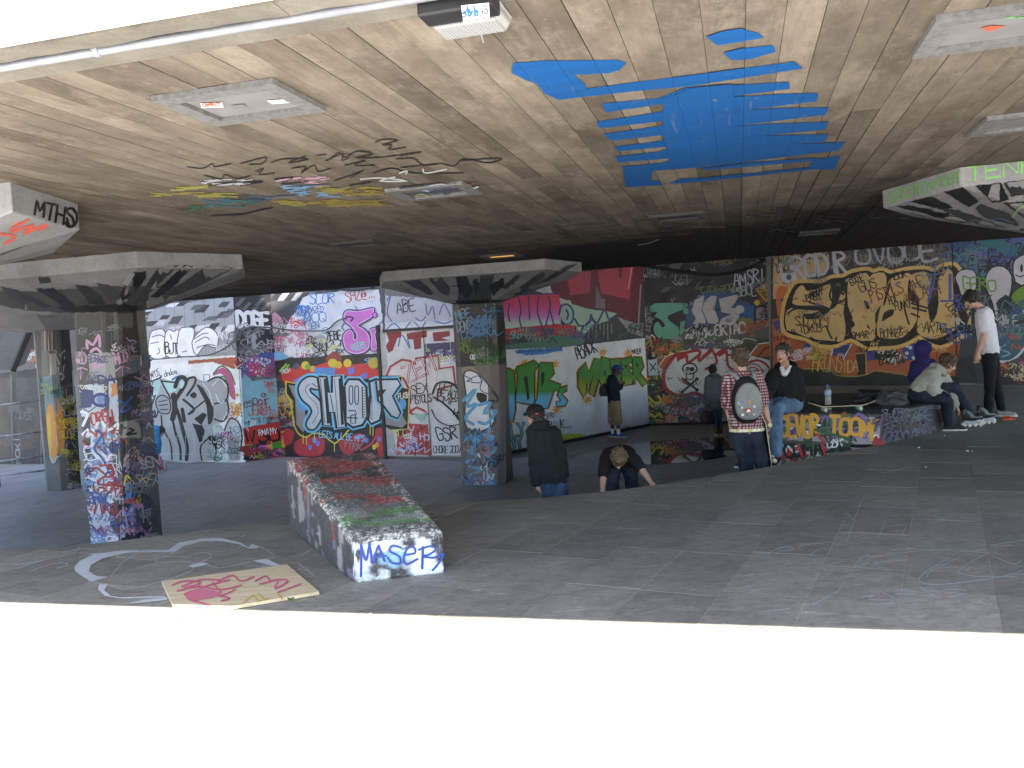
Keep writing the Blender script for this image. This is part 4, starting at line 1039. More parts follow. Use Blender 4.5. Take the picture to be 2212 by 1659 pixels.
P.poly(kC((1420, 1300), (1560, 1300), (1500, 1370)), C(150, 190, 170)); P.poly(kC((1390, 1380), (1560, 1390), (1590, 1659), (1280, 1659), (1290, 1480)), C(180, 56, 56), rough=2)
clutter(P, *kC(1300, 1400), *kC(1580, 1640), 30, [WHT, C(90, 110, 180), C(200, 200, 220), BLK, C(120, 20, 30), C(220, 130, 120)], 6, 16, 1.2, 2.6, seed=32)
P.text('SEX', kC(1420, 1130), kC(1560, 1110), 20, 2.2, BLK, jit=.07); P.text('PISTOLS', kC(1410, 1210), kC(1590, 1190), 17, 2.2, BLK, jit=.07)
P.stroke(kC((1600, 1120), (1640, 1030), (1750, 1020), (1820, 1080), (1840, 1200), (1850, 1360), (1780, 1280), (1690, 1200), (1610, 1150)), 4.0, BLK, 4)
for a, b, tx in (((1660, 1080), (1820, 1100), 'LETS'), ((1640, 1140), (1830, 1160), 'BE ALL'), ((1690, 1200), (1830, 1230), 'MP.'), ((1780, 1310), (1850, 1330), 'HC')): P.text(tx, kC(*a), kC(*b), 14, 2.0, BLK, jit=.06)
P.stroke(kC((1590, 1260), (1640, 1350), (1740, 1400), (1840, 1390)), 2.4, BLK); P.text('GSR', kC(1650, 1540), kC(1820, 1500), 28, 3.0, BLK, jit=.12); P.text('CHORE 2007', kC(1610, 1640), kC(1850, 1640), 15, 1.9, BLK, jit=.05)
P.stroke(kC((1515, 540), (1590, 1659)), 1.6, C(20, 18, 18), 1)
P.poly(kC((1150, 960), (1330, 960), (1325, 1060), (1395, 1080), (1385, 1430), (1240, 1440), (1160, 1400)), BLK)
P.stroke(kC((1150, 985), (1330, 965), (1325, 1060), (1395, 1080), (1385, 1430), (1240, 1440)), 2.6, C(226, 204, 54), 1)
P.poly(kC((1180, 1290), (1320, 1280), (1375, 1380), (1330, 1420), (1190, 1390)), C(150, 144, 148)); P.dot(*kC(1335, 1210), 8, C(90, 160, 216), 12)
letR2 = [(1110, 1005), (1290, 1000), (1310, 1040), (1240, 1140), (1310, 1290), (1290, 1330), (1240, 1310), (1160, 1200), (1130, 1180)]
P.stroke(kC(*letR2), 17, SBL, 1, closed=True); P.stroke(kC(*letR2), 9, BLK, 1, closed=True); P.poly(kC(*letR2), C(196, 202, 212)); P.poly(kC((1120, 1090), (1195, 1080), (1150, 1140), (1120, 1150)), BLK)
for x in (1300, 1340, 1265): P.stroke(kC((x, 1440), (x, 1500)), 1.8, C(226, 204, 54), 1)
P.text('FLASH', kC(1300, 1165), kC(1395, 1155), 12, 2.0, C(230, 220, 200), jit=.05)
P.poly(kC((1180, 250), (1790, 300), (1790, 470), (1200, 500)), C(176, 178, 188), rough=3)
for st in ([(1200, 300), (1230, 260), (1200, 400), (1240, 480)], [(1540, 330), (1560, 430), (1600, 350), (1620, 460)], [(1660, 420), (1700, 330), (1760, 440)], [(1450, 450), (1500, 480), (1540, 440)]): P.stroke(kC(*st), 2.6, C(88, 84, 150))
P.text('ABE', kC(1290, 410), kC(1450, 390), 24, 2.2, BLK, jit=.15)
o = P.done('door_graffiti', root, label='red block letters and black handwriting'); fix_parent(o, root)
# ---------- wall D: white panel
P = Paint(wD)
P.poly(kD((200, 430), (700, 250), (1530, 90), (1560, 1560), (300, 1900)), C(60, 58, 60), rough=1)
P.poly(kD((690, 290), (780, 200), (960, 100), (1540, 80), (1520, 400), (1470, 640), (1270, 560), (1100, 500), (900, 480), (780, 390)), C(104, 26, 34), rough=2)
P.poly(kD((840, 200), (1060, 180), (1050, 370), (880, 390)), C(172, 54, 74), rough=1.5); P.poly(kD((1120, 180), (1440, 100), (1400, 430), (1150, 370)), C(172, 54, 74), rough=1.5); P.poly(kD((1300, 80), (1340, 80), (1330, 240), (1310, 240)), C(104, 26, 34)); P.stroke(kD((1420, 150), (1390, 330)), 2.4, C(214, 150, 150), 1)
P.poly(kD((1110, 300), (1150, 420), (1180, 420), (1190, 510), (1100, 500)), C(120, 112, 116), rough=1)
P.poly(kD((540, 340), (640, 310), (690, 280), (720, 360), (800, 420), (880, 440), (900, 480), (780, 470), (700, 390)), C(190, 190, 196), rough=2)
P.poly(kD((1290, 580), (1470, 640), (1520, 640), (1520, 760), (1400, 720)), C(150, 146, 150), rough=2); P.stroke(kD((1500, 300), (1480, 640)), 3, C(150, 146, 150), 1)
# pink-to-mint letters
def grad(stops):
    def f(px, py):
        if py <= stops[0][0]: return stops[0][1]
        for (a, ca_), (b, cb_) in zip(stops, stops[1:]):
            if py <= b:
                t_ = (py - a) / (b - a); return tuple(x + (y - x) * t_ for x, y in zip(ca_, cb_))
        return stops[-1][1]
    return f
yy = lambda v: kD(0, v)[1]
PKG = grad([(yy(430), C(206, 44, 74)), (yy(520), C(206, 70, 140)), (yy(580), C(196, 120, 190)), (yy(640), C(180, 206, 196)), (yy(700), C(178, 214, 200))])
P.poly(kD((250, 440), (410, 390), (780, 380), (800, 560), (790, 680), (270, 700)), PKG)
P.poly(kD((270, 690), (790, 640), (800, 760), (290, 740)), C(186, 36, 50), rough=2)
DBL = C(40, 54, 120)
for st in ([(250, 440), (410, 390), (790, 375)], [(420, 400), (445, 520), (430, 600), (455, 690)], [(345, 460), (330, 540), (345, 620)], [(510, 400), (520, 600)], [(600, 400), (590, 540), (640, 690)], [(690, 400), (700, 500), (660, 660)], [(700, 520), (740, 680)]): P.stroke(kD(*st), 3.2, DBL, 4)
P.poly(kD((790, 500), (860, 460), (1000, 500), (1100, 520), (1290, 550), (1200, 620), (1100, 650), (980, 760), (930, 660), (820, 640)), C(160, 190, 172), smooth=2)
for pts in ([(780, 560), (800, 490), (850, 470), (900, 520), (900, 610), (850, 650), (800, 620)], [(920, 600), (960, 660), (1040, 640), (1060, 560)], [(960, 740), (980, 690), (1060, 610), (1100, 640), (1000, 750)], [(1060, 560), (1110, 640), (1180, 520), (1220, 600), (1290, 560)], [(845, 520), (860, 560), (850, 600)]): P.stroke(kD(*pts), 4, DBL, 4)
for i in range(14): P.stroke(kD((800 + i * 34, 640), (802 + i * 34, 700 + (i * 37) % 90)), 1.1, C(170, 180, 172), 1)
clutter(P, *kD(290, 700), *kD(960, 800), 34, [C(50, 80, 140), C(110, 112, 116), C(190, 40, 50), C(120, 170, 160), ORG, C(70, 70, 76)], 8, 18, 1.5, 3, seed=41, blobs=8)
clutter(P, *kD(960, 680), *kD(1500, 790), 16, [C(60, 90, 80), C(100, 100, 104), BLK, C(60, 60, 110)], 8, 18, 1, 2.4, seed=42)
P.poly(kD((280, 830), (640, 790), (700, 740), (960, 780), (960, 830), (400, 870)), C(70, 120, 104), smooth=2)
P.stroke(kD((690, 810), (720, 760), (760, 810)), 3, C(40, 40, 80), 1)
# the white panel
P.poly(kD((275, 870), (800, 850), (1535, 765), (1575, 1530), (1060, 1650), (320, 1850)), C(222, 226, 234), rough=1)
P.poly(kD((390, 875), (800, 850), (810, 880), (640, 910), (500, 920), (400, 900)), C(60, 130, 205), rough=2)
P.text('YEAH NACHO ALL READY FAM', kD(420, 900), kD(810, 870), 7, 1.2, C(30, 70, 150), jit=.1)
P.bubble('ABACK', kD(945, 945), kD(1115, 880), 25, [(3.0, C(34, 40, 56))], seed=8, jit=.2)
# orange splashes
for x, y in ((480, 990), (740, 1000), (1165, 890), (1390, 900), (1030, 1310), (760, 1400), (350, 1500)):
    r = random.Random(x)
    pts = []
    for i in range(18):
        a = i / 18 * 6.283; q = (60 if i % 2 else 22) * r.uniform(.7, 1.2); pts.append(kD(x + math.cos(a) * q, y + math.sin(a) * q))
    P.poly(pts, C(222, 150, 50))
GRB = grad([(yy(1000), C(58, 138, 40)), (yy(1245), C(60, 150, 52)), (yy(1275), C(104, 186, 226)), (yy(1500), C(104, 186, 226))])
GRY_ = grad([(yy(930), C(56, 130, 42)), (yy(1110), C(66, 140, 46)), (yy(1160), C(150, 170, 50)), (yy(1300), C(186, 190, 70))])
L1 = [[(295, 1050), (340, 1040), (385, 1060), (390, 1400), (370, 1500), (320, 1490), (340, 1390), (310, 1300)],
      [(400, 1030), (560, 970), (600, 1000), (560, 1060), (560, 1330), (540, 1350), (470, 1340), (400, 1330), (420, 1100)],
      [(610, 990), (720, 990), (730, 1080), (690, 1140), (790, 1180), (780, 1230), (730, 1230), (680, 1380), (630, 1390), (560, 1350), (590, 1300), (600, 1130)],
      [(790, 1210), (850, 1190), (840, 1230), (800, 1260), (850, 1320), (830, 1360), (760, 1370), (760, 1330), (800, 1320), (770, 1270)]]
L2 = [[(948, 1060), (1015, 985), (1048, 1070), (1095, 948), (1152, 955), (1128, 1130), (1080, 1285), (1045, 1250), (1085, 1090), (1050, 1180), (1022, 1180), (1012, 1100), (1020, 1230), (1000, 1290), (952, 1200)],
      [(1130, 1120), (1160, 930), (1220, 950), (1250, 1200), (1180, 1230)], [(1230, 960), (1330, 950), (1310, 1010), (1290, 1040), (1330, 1100), (1300, 1190), (1240, 1190), (1260, 1100)],
      [(1330, 960), (1420, 930), (1420, 980), (1380, 1000), (1420, 1040), (1390, 1060), (1440, 1100), (1420, 1170), (1340, 1190)], [(1430, 940), (1500, 940), (1520, 1020), (1490, 1080), (1555, 1160), (1520, 1190), (1460, 1110), (1440, 1180)]]
for Ls, gr in ((L1, GRB), (L2, GRY_)):
    for q in Ls: P.stroke(kD(*q), 9, C(214, 146, 44), 1, closed=True)
    for q in Ls: P.stroke(kD(*q), 5, BLK, 1, closed=True)
    for q in Ls: P.poly(kD(*q), gr)
for pts in ([(470, 1110), (500, 1100), (520, 1300), (500, 1320)], [(620, 1080), (650, 1060), (650, 1150), (625, 1200)], [(1175, 1080), (1190, 1040), (1195, 1120)], [(1350, 1010), (1380, 1000), (1370, 1040)], [(1455, 990), (1480, 990), (1470, 1040)]): P.poly(kD(*pts), BLK)
P.bubble('ILY', kD(330, 1640), kD(480, 1620), 26, [(9, C(214, 190, 50)), (6.5, BLK), (3.5, C(104, 186, 226))], seed=9)
P.bubble('OY', kD(325, 1770), kD(470, 1740), 28, [(9, C(214, 190, 50)), (6.5, BLK), (3.5, C(104, 186, 226))], seed=10)
P.text('SERO', kD(665, 1475), kD(740, 1465), 10, 1.5, BLK, jit=.1); P.text('BANK...', kD(690, 1570), kD(880, 1555), 18, 1.9, C(30, 32, 40), jit=.05); P.text('MASER', kD(1425, 910), kD(1505, 900), 10, 1.6, BLK, jit=.1)
P.text('SWARM', kD(1310, 1600), kD(1410, 1580), 9, 1.3, C(50, 50, 56), jit=.1)
for x in (810, 850, 900, 950): P.dot(*kD(x, 1645), 11, C(186, 190, 50), 9)
P.poly(kD((540, 1730), (620, 1660), (700, 1630), (980, 1620), (980, 1680), (540, 1780)), C(186, 190, 50), smooth=2)
P.done('graffiti_piece', wD.o, label='white panel of green and blue bubble letters under a dark red shape')

# ---------- wall E
P = Paint(wE)
P.poly(kE((-30, -10), (1260, -80), (1300, 750), (-10, 740)), C(48, 47, 48), rough=1)
r = random.Random(12)
for i in range(24):
    x, y = r.uniform(0, 1050), r.uniform(40, 380); w, h = r.uniform(90, 200), r.uniform(30, 80)
    P.poly(kE((x, y + h), (x + w * .35, y), (x + w, y - 8), (x + w * .7, y + h)), r.choice((C(22, 22, 23), C(84, 82, 84), C(100, 98, 100), C(34, 34, 35), C(70, 68, 70))), rough=1)
clutter(P, *kE(0, 30), *kE(450, 200), 12, [C(150, 150, 154), GRY], 8, 18, 1, 2, seed=51); clutter(P, *kE(600, 10), *kE(900, 60), 8, [C(130, 120, 50)], 6, 12, 1, 2, seed=52)
clutter(P, *kE(20, 450), *kE(130, 760), 20, [C(150, 150, 154), C(90, 90, 94), WHT], 6, 14, 1.5, 3, seed=53)
TE = C(108, 184, 160)
S_ = [(90, 470), (140, 420), (430, 420), (410, 470), (260, 530), (270, 580), (350, 640), (350, 710), (290, 755), (190, 750), (130, 690), (130, 610), (170, 590), (200, 640), (230, 620), (180, 560), (130, 540), (160, 500), (110, 500)]
P.stroke(kE(*S_), 6, C(36, 28, 44), 2, closed=True); P.poly(kE(*S_), TE, smooth=2)
P.poly(kE((370, 590), (415, 575), (400, 640), (430, 710), (360, 715)), TE); P.dot(*kE(425, 495), 7, TE)
P.poly(kE((420, 520), (470, 500), (470, 620), (420, 640)), C(56, 88, 156))
W_ = C(206, 200, 204)
I1, K1, S2 = [(470, 490), (500, 390), (585, 345), (575, 450), (600, 600), (480, 610), (510, 560)], [(590, 400), (650, 350), (700, 355), (680, 470), (720, 580), (690, 610), (620, 600), (570, 480)], [(720, 380), (880, 340), (900, 370), (830, 460), (900, 470), (910, 540), (850, 620), (720, 610), (740, 560), (830, 520), (740, 500)]
P.poly(kE((440, 440), (560, 320), (900, 330), (950, 400), (1040, 440), (1040, 600), (450, 640)), C(54, 90, 140), rough=2)
P.poly(kE((920, 450), (1030, 450), (1025, 600), (900, 600)), C(40, 100, 176)); P.poly(kE((900, 560), (960, 545), (1030, 570), (1025, 610), (890, 610)), C(140, 140, 60))
for q in (I1, K1, S2): P.stroke(kE(*q), 4, C(40, 76, 130), 1, closed=True); P.poly(kE(*q), W_)
P.dot(*kE(910, 475), 10, W_, 9); P.stroke(kE((560, 330), (640, 310), (740, 320), (880, 300)), 3, C(70, 110, 90))
P.text('CITY 2008', kE(560, 330), kE(900, 290), 12, 1.6, C(120, 150, 70), jit=.15)
P.text('AMSR!', kE(860, 265), kE(1110, 230), 28, 2.6, C(206, 208, 214), jit=.1, slant=.1); P.text('SBOL', kE(880, 350), kE(1060, 350), 21, 2.6, C(180, 184, 186), jit=.1)
P.poly(kE((1045, 290), (1170, 220), (1210, 240), (1215, 370), (1140, 415)), C(206, 174, 40)); P.stroke(kE((1045, 290), (1170, 220), (1215, 370), (1140, 415)), 3, C(170, 40, 36), 1, closed=True)
for i in range(4): P.text('OFF DA', kE(1075 + i * 22, 300 + i * 30), kE(1190 + i * 8, 262 + i * 36), 8, 1.3, BLK, jit=.12)
P.poly(kE((1040, 400), (1080, 370), (1110, 430), (1060, 450)), C(180, 40, 36)); P.dot(*kE(1068, 415), 6, YEL)
P.poly(kE((1060, 470), (1210, 430), (1215, 640), (1060, 620)), C(150, 146, 150), rough=1.5); clutter(P, *kE(1070, 440), *kE(1210, 630), 14, [C(150, 30, 36), BLK, WHT], 8, 18, 1.4, 2.6, seed=54)
P.poly(kE((430, 640), (940, 620), (1220, 600), (1225, 770), (320, 760)), C(104, 100, 102), rough=2)
clutter(P, *kE(430, 650), *kE(660, 730), 10, [WHT, C(190, 190, 194)], 12, 20, 2, 3.5, seed=55); clutter(P, *kE(490, 630), *kE(650, 700), 8, [BLK], 8, 14, 1.5, 2.4, seed=56)
P.text('ORTAO', kE(690, 715), kE(960, 690), 24, 3.6, C(214, 214, 218), jit=.08); clutter(P, *kE(940, 600), *kE(1220, 720), 12, [C(170, 90, 66), C(190, 110, 80)], 6, 14, 1.4, 2.4, seed=57)
# lower half
P.poly(kE((40, 750), (1250, 740), (1290, 1560), (90, 1560)), C(70, 76, 66), rough=1.5)
clutter(P, *kE(60, 760), *kE(340, 1540), 70, [YEL, C(60, 120, 60), BLK, ORG, C(180, 70, 40), C(180, 180, 184), C(120, 40, 40), C(40, 60, 50), C(200, 170, 50)], 8, 24, 2, 5, seed=58, blobs=40)
P.poly(kE((75, 940), (155, 925), (165, 1075), (80, 1080)), C(190, 206, 224)); P.stroke(kE((90, 970), (140, 1030)), 2.4, BLK, 1); P.stroke(kE((145, 965), (95, 1035)), 2.4, BLK, 1)
clutter(P, *kE(330, 750), *kE(900, 880), 40, [C(90, 120, 80), PUR, C(150, 150, 154), C(60, 90, 60), C(110, 60, 110), WHT], 6, 16, 1.4, 3, seed=59, blobs=8)
P.poly(kE((165, 1000), (250, 900), (330, 870), (400, 850), (520, 840), (640, 835), (780, 835), (1180, 940), (1230, 1100), (1180, 1220), (600, 1290), (380, 1260), (240, 1230), (200, 1110)), C(216, 214, 216))
P.poly(kE((170, 1000), (240, 910), (310, 880), (270, 960), (220, 1030)), C(190, 92, 40)); P.stroke(kE((165, 1000), (240, 905), (330, 870)), 2, WHT)
R2 = C(168, 28, 36)
for st, w in (([(330, 880), (260, 970), (215, 1060), (230, 1180), (290, 1240), (380, 1265), (500, 1240), (600, 1280)], 8), ([(340, 880), (420, 870), (520, 850), (545, 880), (440, 960), (430, 900)], 6), ([(545, 880), (540, 950), (640, 845), (660, 850), (700, 960), (600, 1020)], 6), ([(690, 890), (780, 840), (800, 980), (850, 1030)], 6), ([(800, 890), (870, 900), (960, 940)], 5), ([(990, 960), (1080, 940), (1170, 1000), (1190, 1120), (1140, 1150)], 5)): P.stroke(kE(*st), w, R2, 4)
P.poly(kE((330, 880), (420, 860), (430, 910), (360, 940), (340, 960)), R2); P.poly(kE((560, 900), (640, 840), (660, 860), (600, 920)), R2); P.poly(kE((700, 890), (780, 840), (790, 870), (720, 910)), R2)
for rr in (26, 17, 9): P.stroke([kE(1030 + rr * 3.4 * math.cos(t * .7), 1060 + rr * 3.4 * math.sin(t * .7)) for t in range(9)], 2.6, R2, 4, closed=True)
# skull
P.stroke([kE(455 + 66 * math.cos(t * .6), 1015 + 48 * math.sin(t * .6)) for t in range(10)], 3.4, BLK, 3, closed=True); P.dot(*kE(435, 1020), 5, BLK); P.dot(*kE(475, 1020), 5, BLK); P.poly(kE((450, 1040), (465, 1040), (458, 1060)), BLK)
P.stroke(kE((420, 1060), (430, 1110), (480, 1110), (490, 1060)), 2.6, BLK); P.stroke(kE((385, 1100), (400, 1140), (450, 1160), (500, 1130)), 4, R2)
for a, b in (((385, 1230), (520, 1110)), ((410, 1120), (520, 1210))): P.stroke(kE(a, b), 4.5, BLK, 1); P.dot(*kE(*a), 4, BLK); P.dot(*kE(*b), 4, BLK)
P.poly(kE((1000, 890), (1080, 790), (1230, 770), (1250, 900), (1100, 910)), C(188, 92, 34)); P.stroke(kE((1000, 890), (1080, 790), (1230, 770)), 2.4, WHT, 1); P.stroke(kE((1080, 900), (1140, 830), (1240, 810)), 3, BLK, 1)
P.stroke(kE((900, 790), (960, 740), (1060, 760)), 3, C(190, 196, 190)); P.stroke(kE((910, 820), (990, 770), (1080, 800)), 2.4, C(120, 110, 60))
P.poly(kE((460, 1310), (760, 1290), (1280, 1240), (1290, 1540), (480, 1540), (470, 1420)), C(176, 172, 174), rough=2)
P.poly(kE((340, 1290), (480, 1290), (480, 1420), (520, 1540), (350, 1540)), C(52, 54, 52), rough=1); clutter(P, *kE(300, 1270), *kE(820, 1530), 26, [C(150, 60, 90), C(96, 110, 80), GRY, C(110, 90, 140), C(190, 186, 190), C(170, 90, 120)], 8, 20, 1.5, 3.5, seed=60, blobs=10)
clutter(P, *kE(0, 40), *kE(1250, 740), 46, [C(170, 170, 174), C(120, 118, 122), C(30, 30, 32), C(150, 90, 80), C(90, 120, 130), C(200, 196, 200)], 5, 13, .9, 1.7, seed=66)
clutter(P, *kE(60, 780), *kE(1250, 1540), 40, [C(30, 30, 32), C(120, 50, 50), C(90, 110, 90), C(180, 178, 180)], 5, 12, .9, 1.6, seed=67)
P.done('graffiti_piece', wE.o, label='white and red lettering with a skull and crossbones under teal letters')
bm = bmesh.new(); pts = [wE.pt(*kE(*q), 0.06) for q in ((-10, 70), (330, 120), (640, 160), (900, 130), (1080, 60), (1230, -20))]
add_tube(bm, catmull([tuple(p) for p in pts], 6), 0.045, 6)
o = from_bm('wall_cable', bm, M['black'], smooth=True); tag(o, 'thick black cable sagging along the top of the dark lettered wall', 'cable')

# ---------- wall F: gold letters
P = Paint(wF)
P.poly(kF((-20, 170), (1560, -20), (1640, 1300), (-20, 1300)), C(64, 56, 60), rough=1)
P.poly(kF((0, 190), (490, 140), (495, 300), (200, 420), (20, 560), (0, 560)), C(206, 170, 116), rough=1.5)
for a, b, t_ in (((10, 260), (200, 230), 'OHAG'), ((220, 220), (460, 200), 'OMGK/06'), ((40, 330), (190, 300), 'DADIO'), ((90, 420), (200, 380), 'SERN')): P.text(t_, kF(*a), kF(*b), 15, 2, C(40, 36, 34), jit=.12)
P.poly(kF((490, 130), (1560, 10), (1570, 260), (500, 330)), C(74, 62, 50), rough=2); clutter(P, *kF(500, 80), *kF(1560, 260), 30, [C(40, 38, 38), C(120, 110, 90), C(150, 130, 90), C(96, 96, 100)], 10, 26, 1.5, 3.5, seed=61, blobs=8)
P.poly(kF((30, 480), (110, 450), (140, 560), (110, 720), (40, 700)), C(206, 110, 46), smooth=2); P.poly(kF((60, 560), (100, 560), (90, 620)), C(60, 60, 140))
# orange + blue lower band
P.poly(kF((-10, 740), (100, 720), (1700, 700), (1640, 1010), (1600, 1240), (820, 1230), (640, 1245), (480, 1180), (0, 1180)), C(176, 86, 44), rough=1.5)
for q in ([(0, 760), (90, 740), (110, 830), (30, 850)], [(270, 960), (330, 940), (330, 1010), (280, 1000)], [(520, 980), (680, 960), (640, 1090), (530, 1060)], [(820, 1010), (960, 990), (960, 1080), (830, 1110)], [(1140, 960), (1260, 950), (1270, 1090), (1150, 1110)], [(1210, 940), (1260, 900), (1320, 930), (1280, 960)]): P.poly(kF(*q), C(62, 66, 140), rough=1)
for x, y in ((1180, 975), (1210, 990), (1180, 1040), (1240, 1080), (1165, 1080)): P.dot(*kF(x, y), 4, C(200, 214, 220))
P.poly(kF((730, 1050), (815, 1040), (815, 1240), (745, 1250)), C(38, 34, 30)); P.stroke(kF((725, 1045), (815, 1035), (825, 1240)), 1.8, C(190, 170, 40), 1)
P.poly(kF((-20, 1170), (300, 1190), (480, 1180), (650, 1245), (820, 1225), (900, 1200), (1210, 1240), (1640, 1250), (1640, 1420), (-20, 1420)), C(20, 19, 19), rough=2); P.stroke(kF((280, 1180), (480, 1180), (560, 1230), (700, 1245), (830, 1225), (900, 1195), (1050, 1205), (1210, 1245)), 2.2, C(150, 150, 50), 4)
for st in ([(690, 960), (620, 1090)], [(530, 970), (515, 1060)]): P.stroke(kF(*st), 2, WHT, 1)
P.text('HRUNS', kF(345, 1190), kF(600, 1190), 36, 1.8, C(222, 180, 90), jit=.12, slant=.1); P.text('IIDA', kF(610, 1200), kF(750, 1200), 26, 1.8, C(222, 180, 90), jit=.08)
P.text('MBS', kF(380, 1020), kF(520, 1010), 16, 1.6, C(206, 196, 90), jit=.15); clutter(P, *kF(300, 1000), *kF(480, 1090), 8, [C(130, 150, 50), C(220, 180, 80)], 7, 13, 1.2, 2, seed=62); clutter(P, *kF(160, 1020), *kF(320, 1090), 8, [C(214, 190, 200)], 6, 12, 1.5, 2.6, seed=63)
clutter(P, *kF(930, 990), *kF(1130, 1120), 20, [WHT, C(214, 214, 220), BLK, C(60, 54, 30)], 8, 20, 1.6, 3.2, seed=64)
P.text('HONG', kF(15, 930), kF(140, 915), 16, 2, C(110, 50, 24), jit=.1)
# white ring letters above
LW = C(196, 196, 202)
P.bubble('ORODIR', kF(90, 400), kF(650, 320), 46, [(6.5, LW)], seed=14, jit=.1); P.bubble('OVOOE', kF(740, 280), kF(1440, 200), 42, [(6.0, C(176, 176, 182))], seed=15, jit=.1)
P.dot(*kF(125, 365), 14, LW); P.dot(*kF(140, 370), 6, C(90, 88, 92))
# gold body
GOLD, GK = C(214, 178, 112), C(24, 21, 20)
body = [(100, 680), (120, 580), (190, 440), (280, 420), (420, 420), (520, 380), (620, 370), (700, 330), (830, 310), (880, 330), (960, 310), (1040, 340), (1180, 310), (1340, 300), (1420, 320), (1500, 280), (1600, 270), (1650, 360), (1660, 500), (1710, 700), (1700, 840), (1620, 900), (1480, 970), (1360, 930), (1280, 880), (1220, 920), (1090, 970), (900, 980), (820, 980), (690, 910), (560, 960), (420, 960), (280, 900), (130, 860), (95, 780)]
P.stroke(kF(*body), 16, C(226, 186, 100), 3, closed=True); P.poly(kF(*body), GK, smooth=3)
gl = [[(170, 600), (200, 490), (250, 440), (280, 460), (300, 490), (420, 460), (500, 430), (520, 520), (500, 640), (380, 620), (260, 620)],
      [(110, 700), (160, 640), (300, 660), (480, 660), (560, 620), (600, 500), (640, 520), (620, 680), (640, 800), (620, 930), (520, 930), (330, 910), (190, 850), (120, 830)],
      [(660, 420), (720, 360), (820, 330), (850, 370), (880, 340), (980, 330), (1000, 420), (960, 600), (900, 690), (900, 900), (840, 930), (740, 920), (690, 850), (700, 720), (660, 620)],
      [(1010, 430), (1060, 370), (1190, 330), (1240, 400), (1200, 560), (1260, 600), (1270, 720), (1240, 800), (1140, 900), (990, 910), (920, 880), (930, 700)],
      [(1200, 360), (1330, 320), (1400, 380), (1370, 560), (1420, 740), (1460, 600), (1450, 420), (1500, 320), (1560, 300), (1600, 380), (1590, 560), (1640, 700), (1630, 800), (1560, 860), (1440, 910), (1340, 900), (1270, 850), (1280, 700), (1290, 560), (1230, 480)]]
for q in gl: P.poly(kF(*q), GOLD, smooth=2)
for q in ([(270, 690), (340, 690), (420, 660), (500, 640), (490, 680), (400, 730), (300, 740), (275, 710)], [(640, 770), (700, 750), (720, 800), (650, 830)], [(800, 570), (840, 600), (850, 650), (820, 640)], [(960, 760), (980, 680), (1060, 650), (1060, 700), (1010, 730)], [(1360, 560), (1400, 600), (1420, 740), (1380, 740)], [(1010, 440), (1040, 420), (990, 600), (970, 610)], [(1190, 420), (1210, 390), (1215, 540), (1190, 570)], [(830, 780), (860, 830), (830, 810)]): P.poly(kF(*q), GK, smooth=2)
for st in ([(130, 690), (190, 650), (300, 640)], [(530, 420), (500, 540), (560, 600), (640, 560)], [(600, 400), (570, 480), (620, 520)], [(320, 590), (480, 640)], [(350, 930), (520, 960), (560, 900)], [(1220, 600), (1360, 640)], [(1230, 640), (1350, 670)], [(470, 800), (500, 880), (520, 910)], [(330, 900), (400, 940)], [(1160, 650), (1190, 760), (1200, 780)], [(1220, 690), (1290, 720)]): P.stroke(kF(*st), 4, GK, 4)
for t_, a, b, h in (('JABBY', (310, 540), (440, 520), 14), ('JEREM', (270, 590), (420, 560), 14), ('99', (170, 710), (240, 690), 20), ('SID VICI', (200, 800), (480, 800), 22), ('TDKUS', (240, 870), (430, 840), 18), ('EDDIE', (690, 440), (800, 390), 14), ('HOUR', (1040, 400), (1180, 360), 14), ('GUS', (780, 510), (920, 460), 20), ('HOT', (1030, 610), (1100, 590), 17), ('FUNKY', (1080, 660), (1220, 640), 18), ('JOEY', (1520, 610), (1610, 740), 16), ('OMAR', (690, 900), (840, 910), 15), ('BONKEZ', (950, 900), (1140, 880), 18), ('ARTO', (1330, 850), (1510, 870), 22), ('JOEY', (1460, 370), (1540, 310), 14)):
    P.text(t_, kF(*a), kF(*b), h, 2.2, GK, jit=.12)
MRD = C(120, 44, 34)
for t_, a, b, h in (('PISTOLS', (870, 590), (1150, 500), 22), ('THE', (1230, 490), (1330, 440), 22), ('CLASH', (1220, 590), (1480, 510), 22)): P.text(t_, kF(*a), kF(*b), h, 2.4, MRD, jit=.12)
BV = C(86, 100, 170)
for st, w in (([(1360, 340), (1390, 420), (1370, 580)], 4), ([(1430, 260), (1420, 400), (1370, 600)], 4), ([(1350, 350), (1470, 340)], 3.5), ([(1360, 480), (1440, 470)], 3.5), ([(1560, 350), (1560, 560)], 7), ([(1480, 580), (1640, 575)], 5)): P.stroke(kF(*st), w, BV, 3)
P.stroke(kF((1575, 30), (1590, 400), (1620, 1060)), 2.6, C(20, 18, 18), 1)
clutter(P, *kF(120, 460), *kF(1640, 920), 44, [GK, GK, C(110, 50, 40), C(140, 110, 60), C(90, 100, 160)], 5, 12, .9, 1.8, seed=68)
clutter(P, *kF(0, 160), *kF(1560, 460), 40, [C(150, 146, 140), C(60, 56, 54), C(110, 100, 90), C(180, 178, 182)], 5, 14, 1, 2, seed=69)
clutter(P, *kF(0, 760), *kF(1600, 1230), 30, [C(120, 60, 30), C(40, 36, 60), C(200, 160, 110), C(30, 28, 28)], 5, 12, 1, 1.8, seed=70)
P.done('graffiti_piece', wF.o, label='huge gold bubble letters with black outlines on orange and blue')
P = Paint(wF)
P.poly(kF((1570, 0), (2240, -90), (2240, 1330), (1630, 1300)), C(60, 62, 72), rough=1)
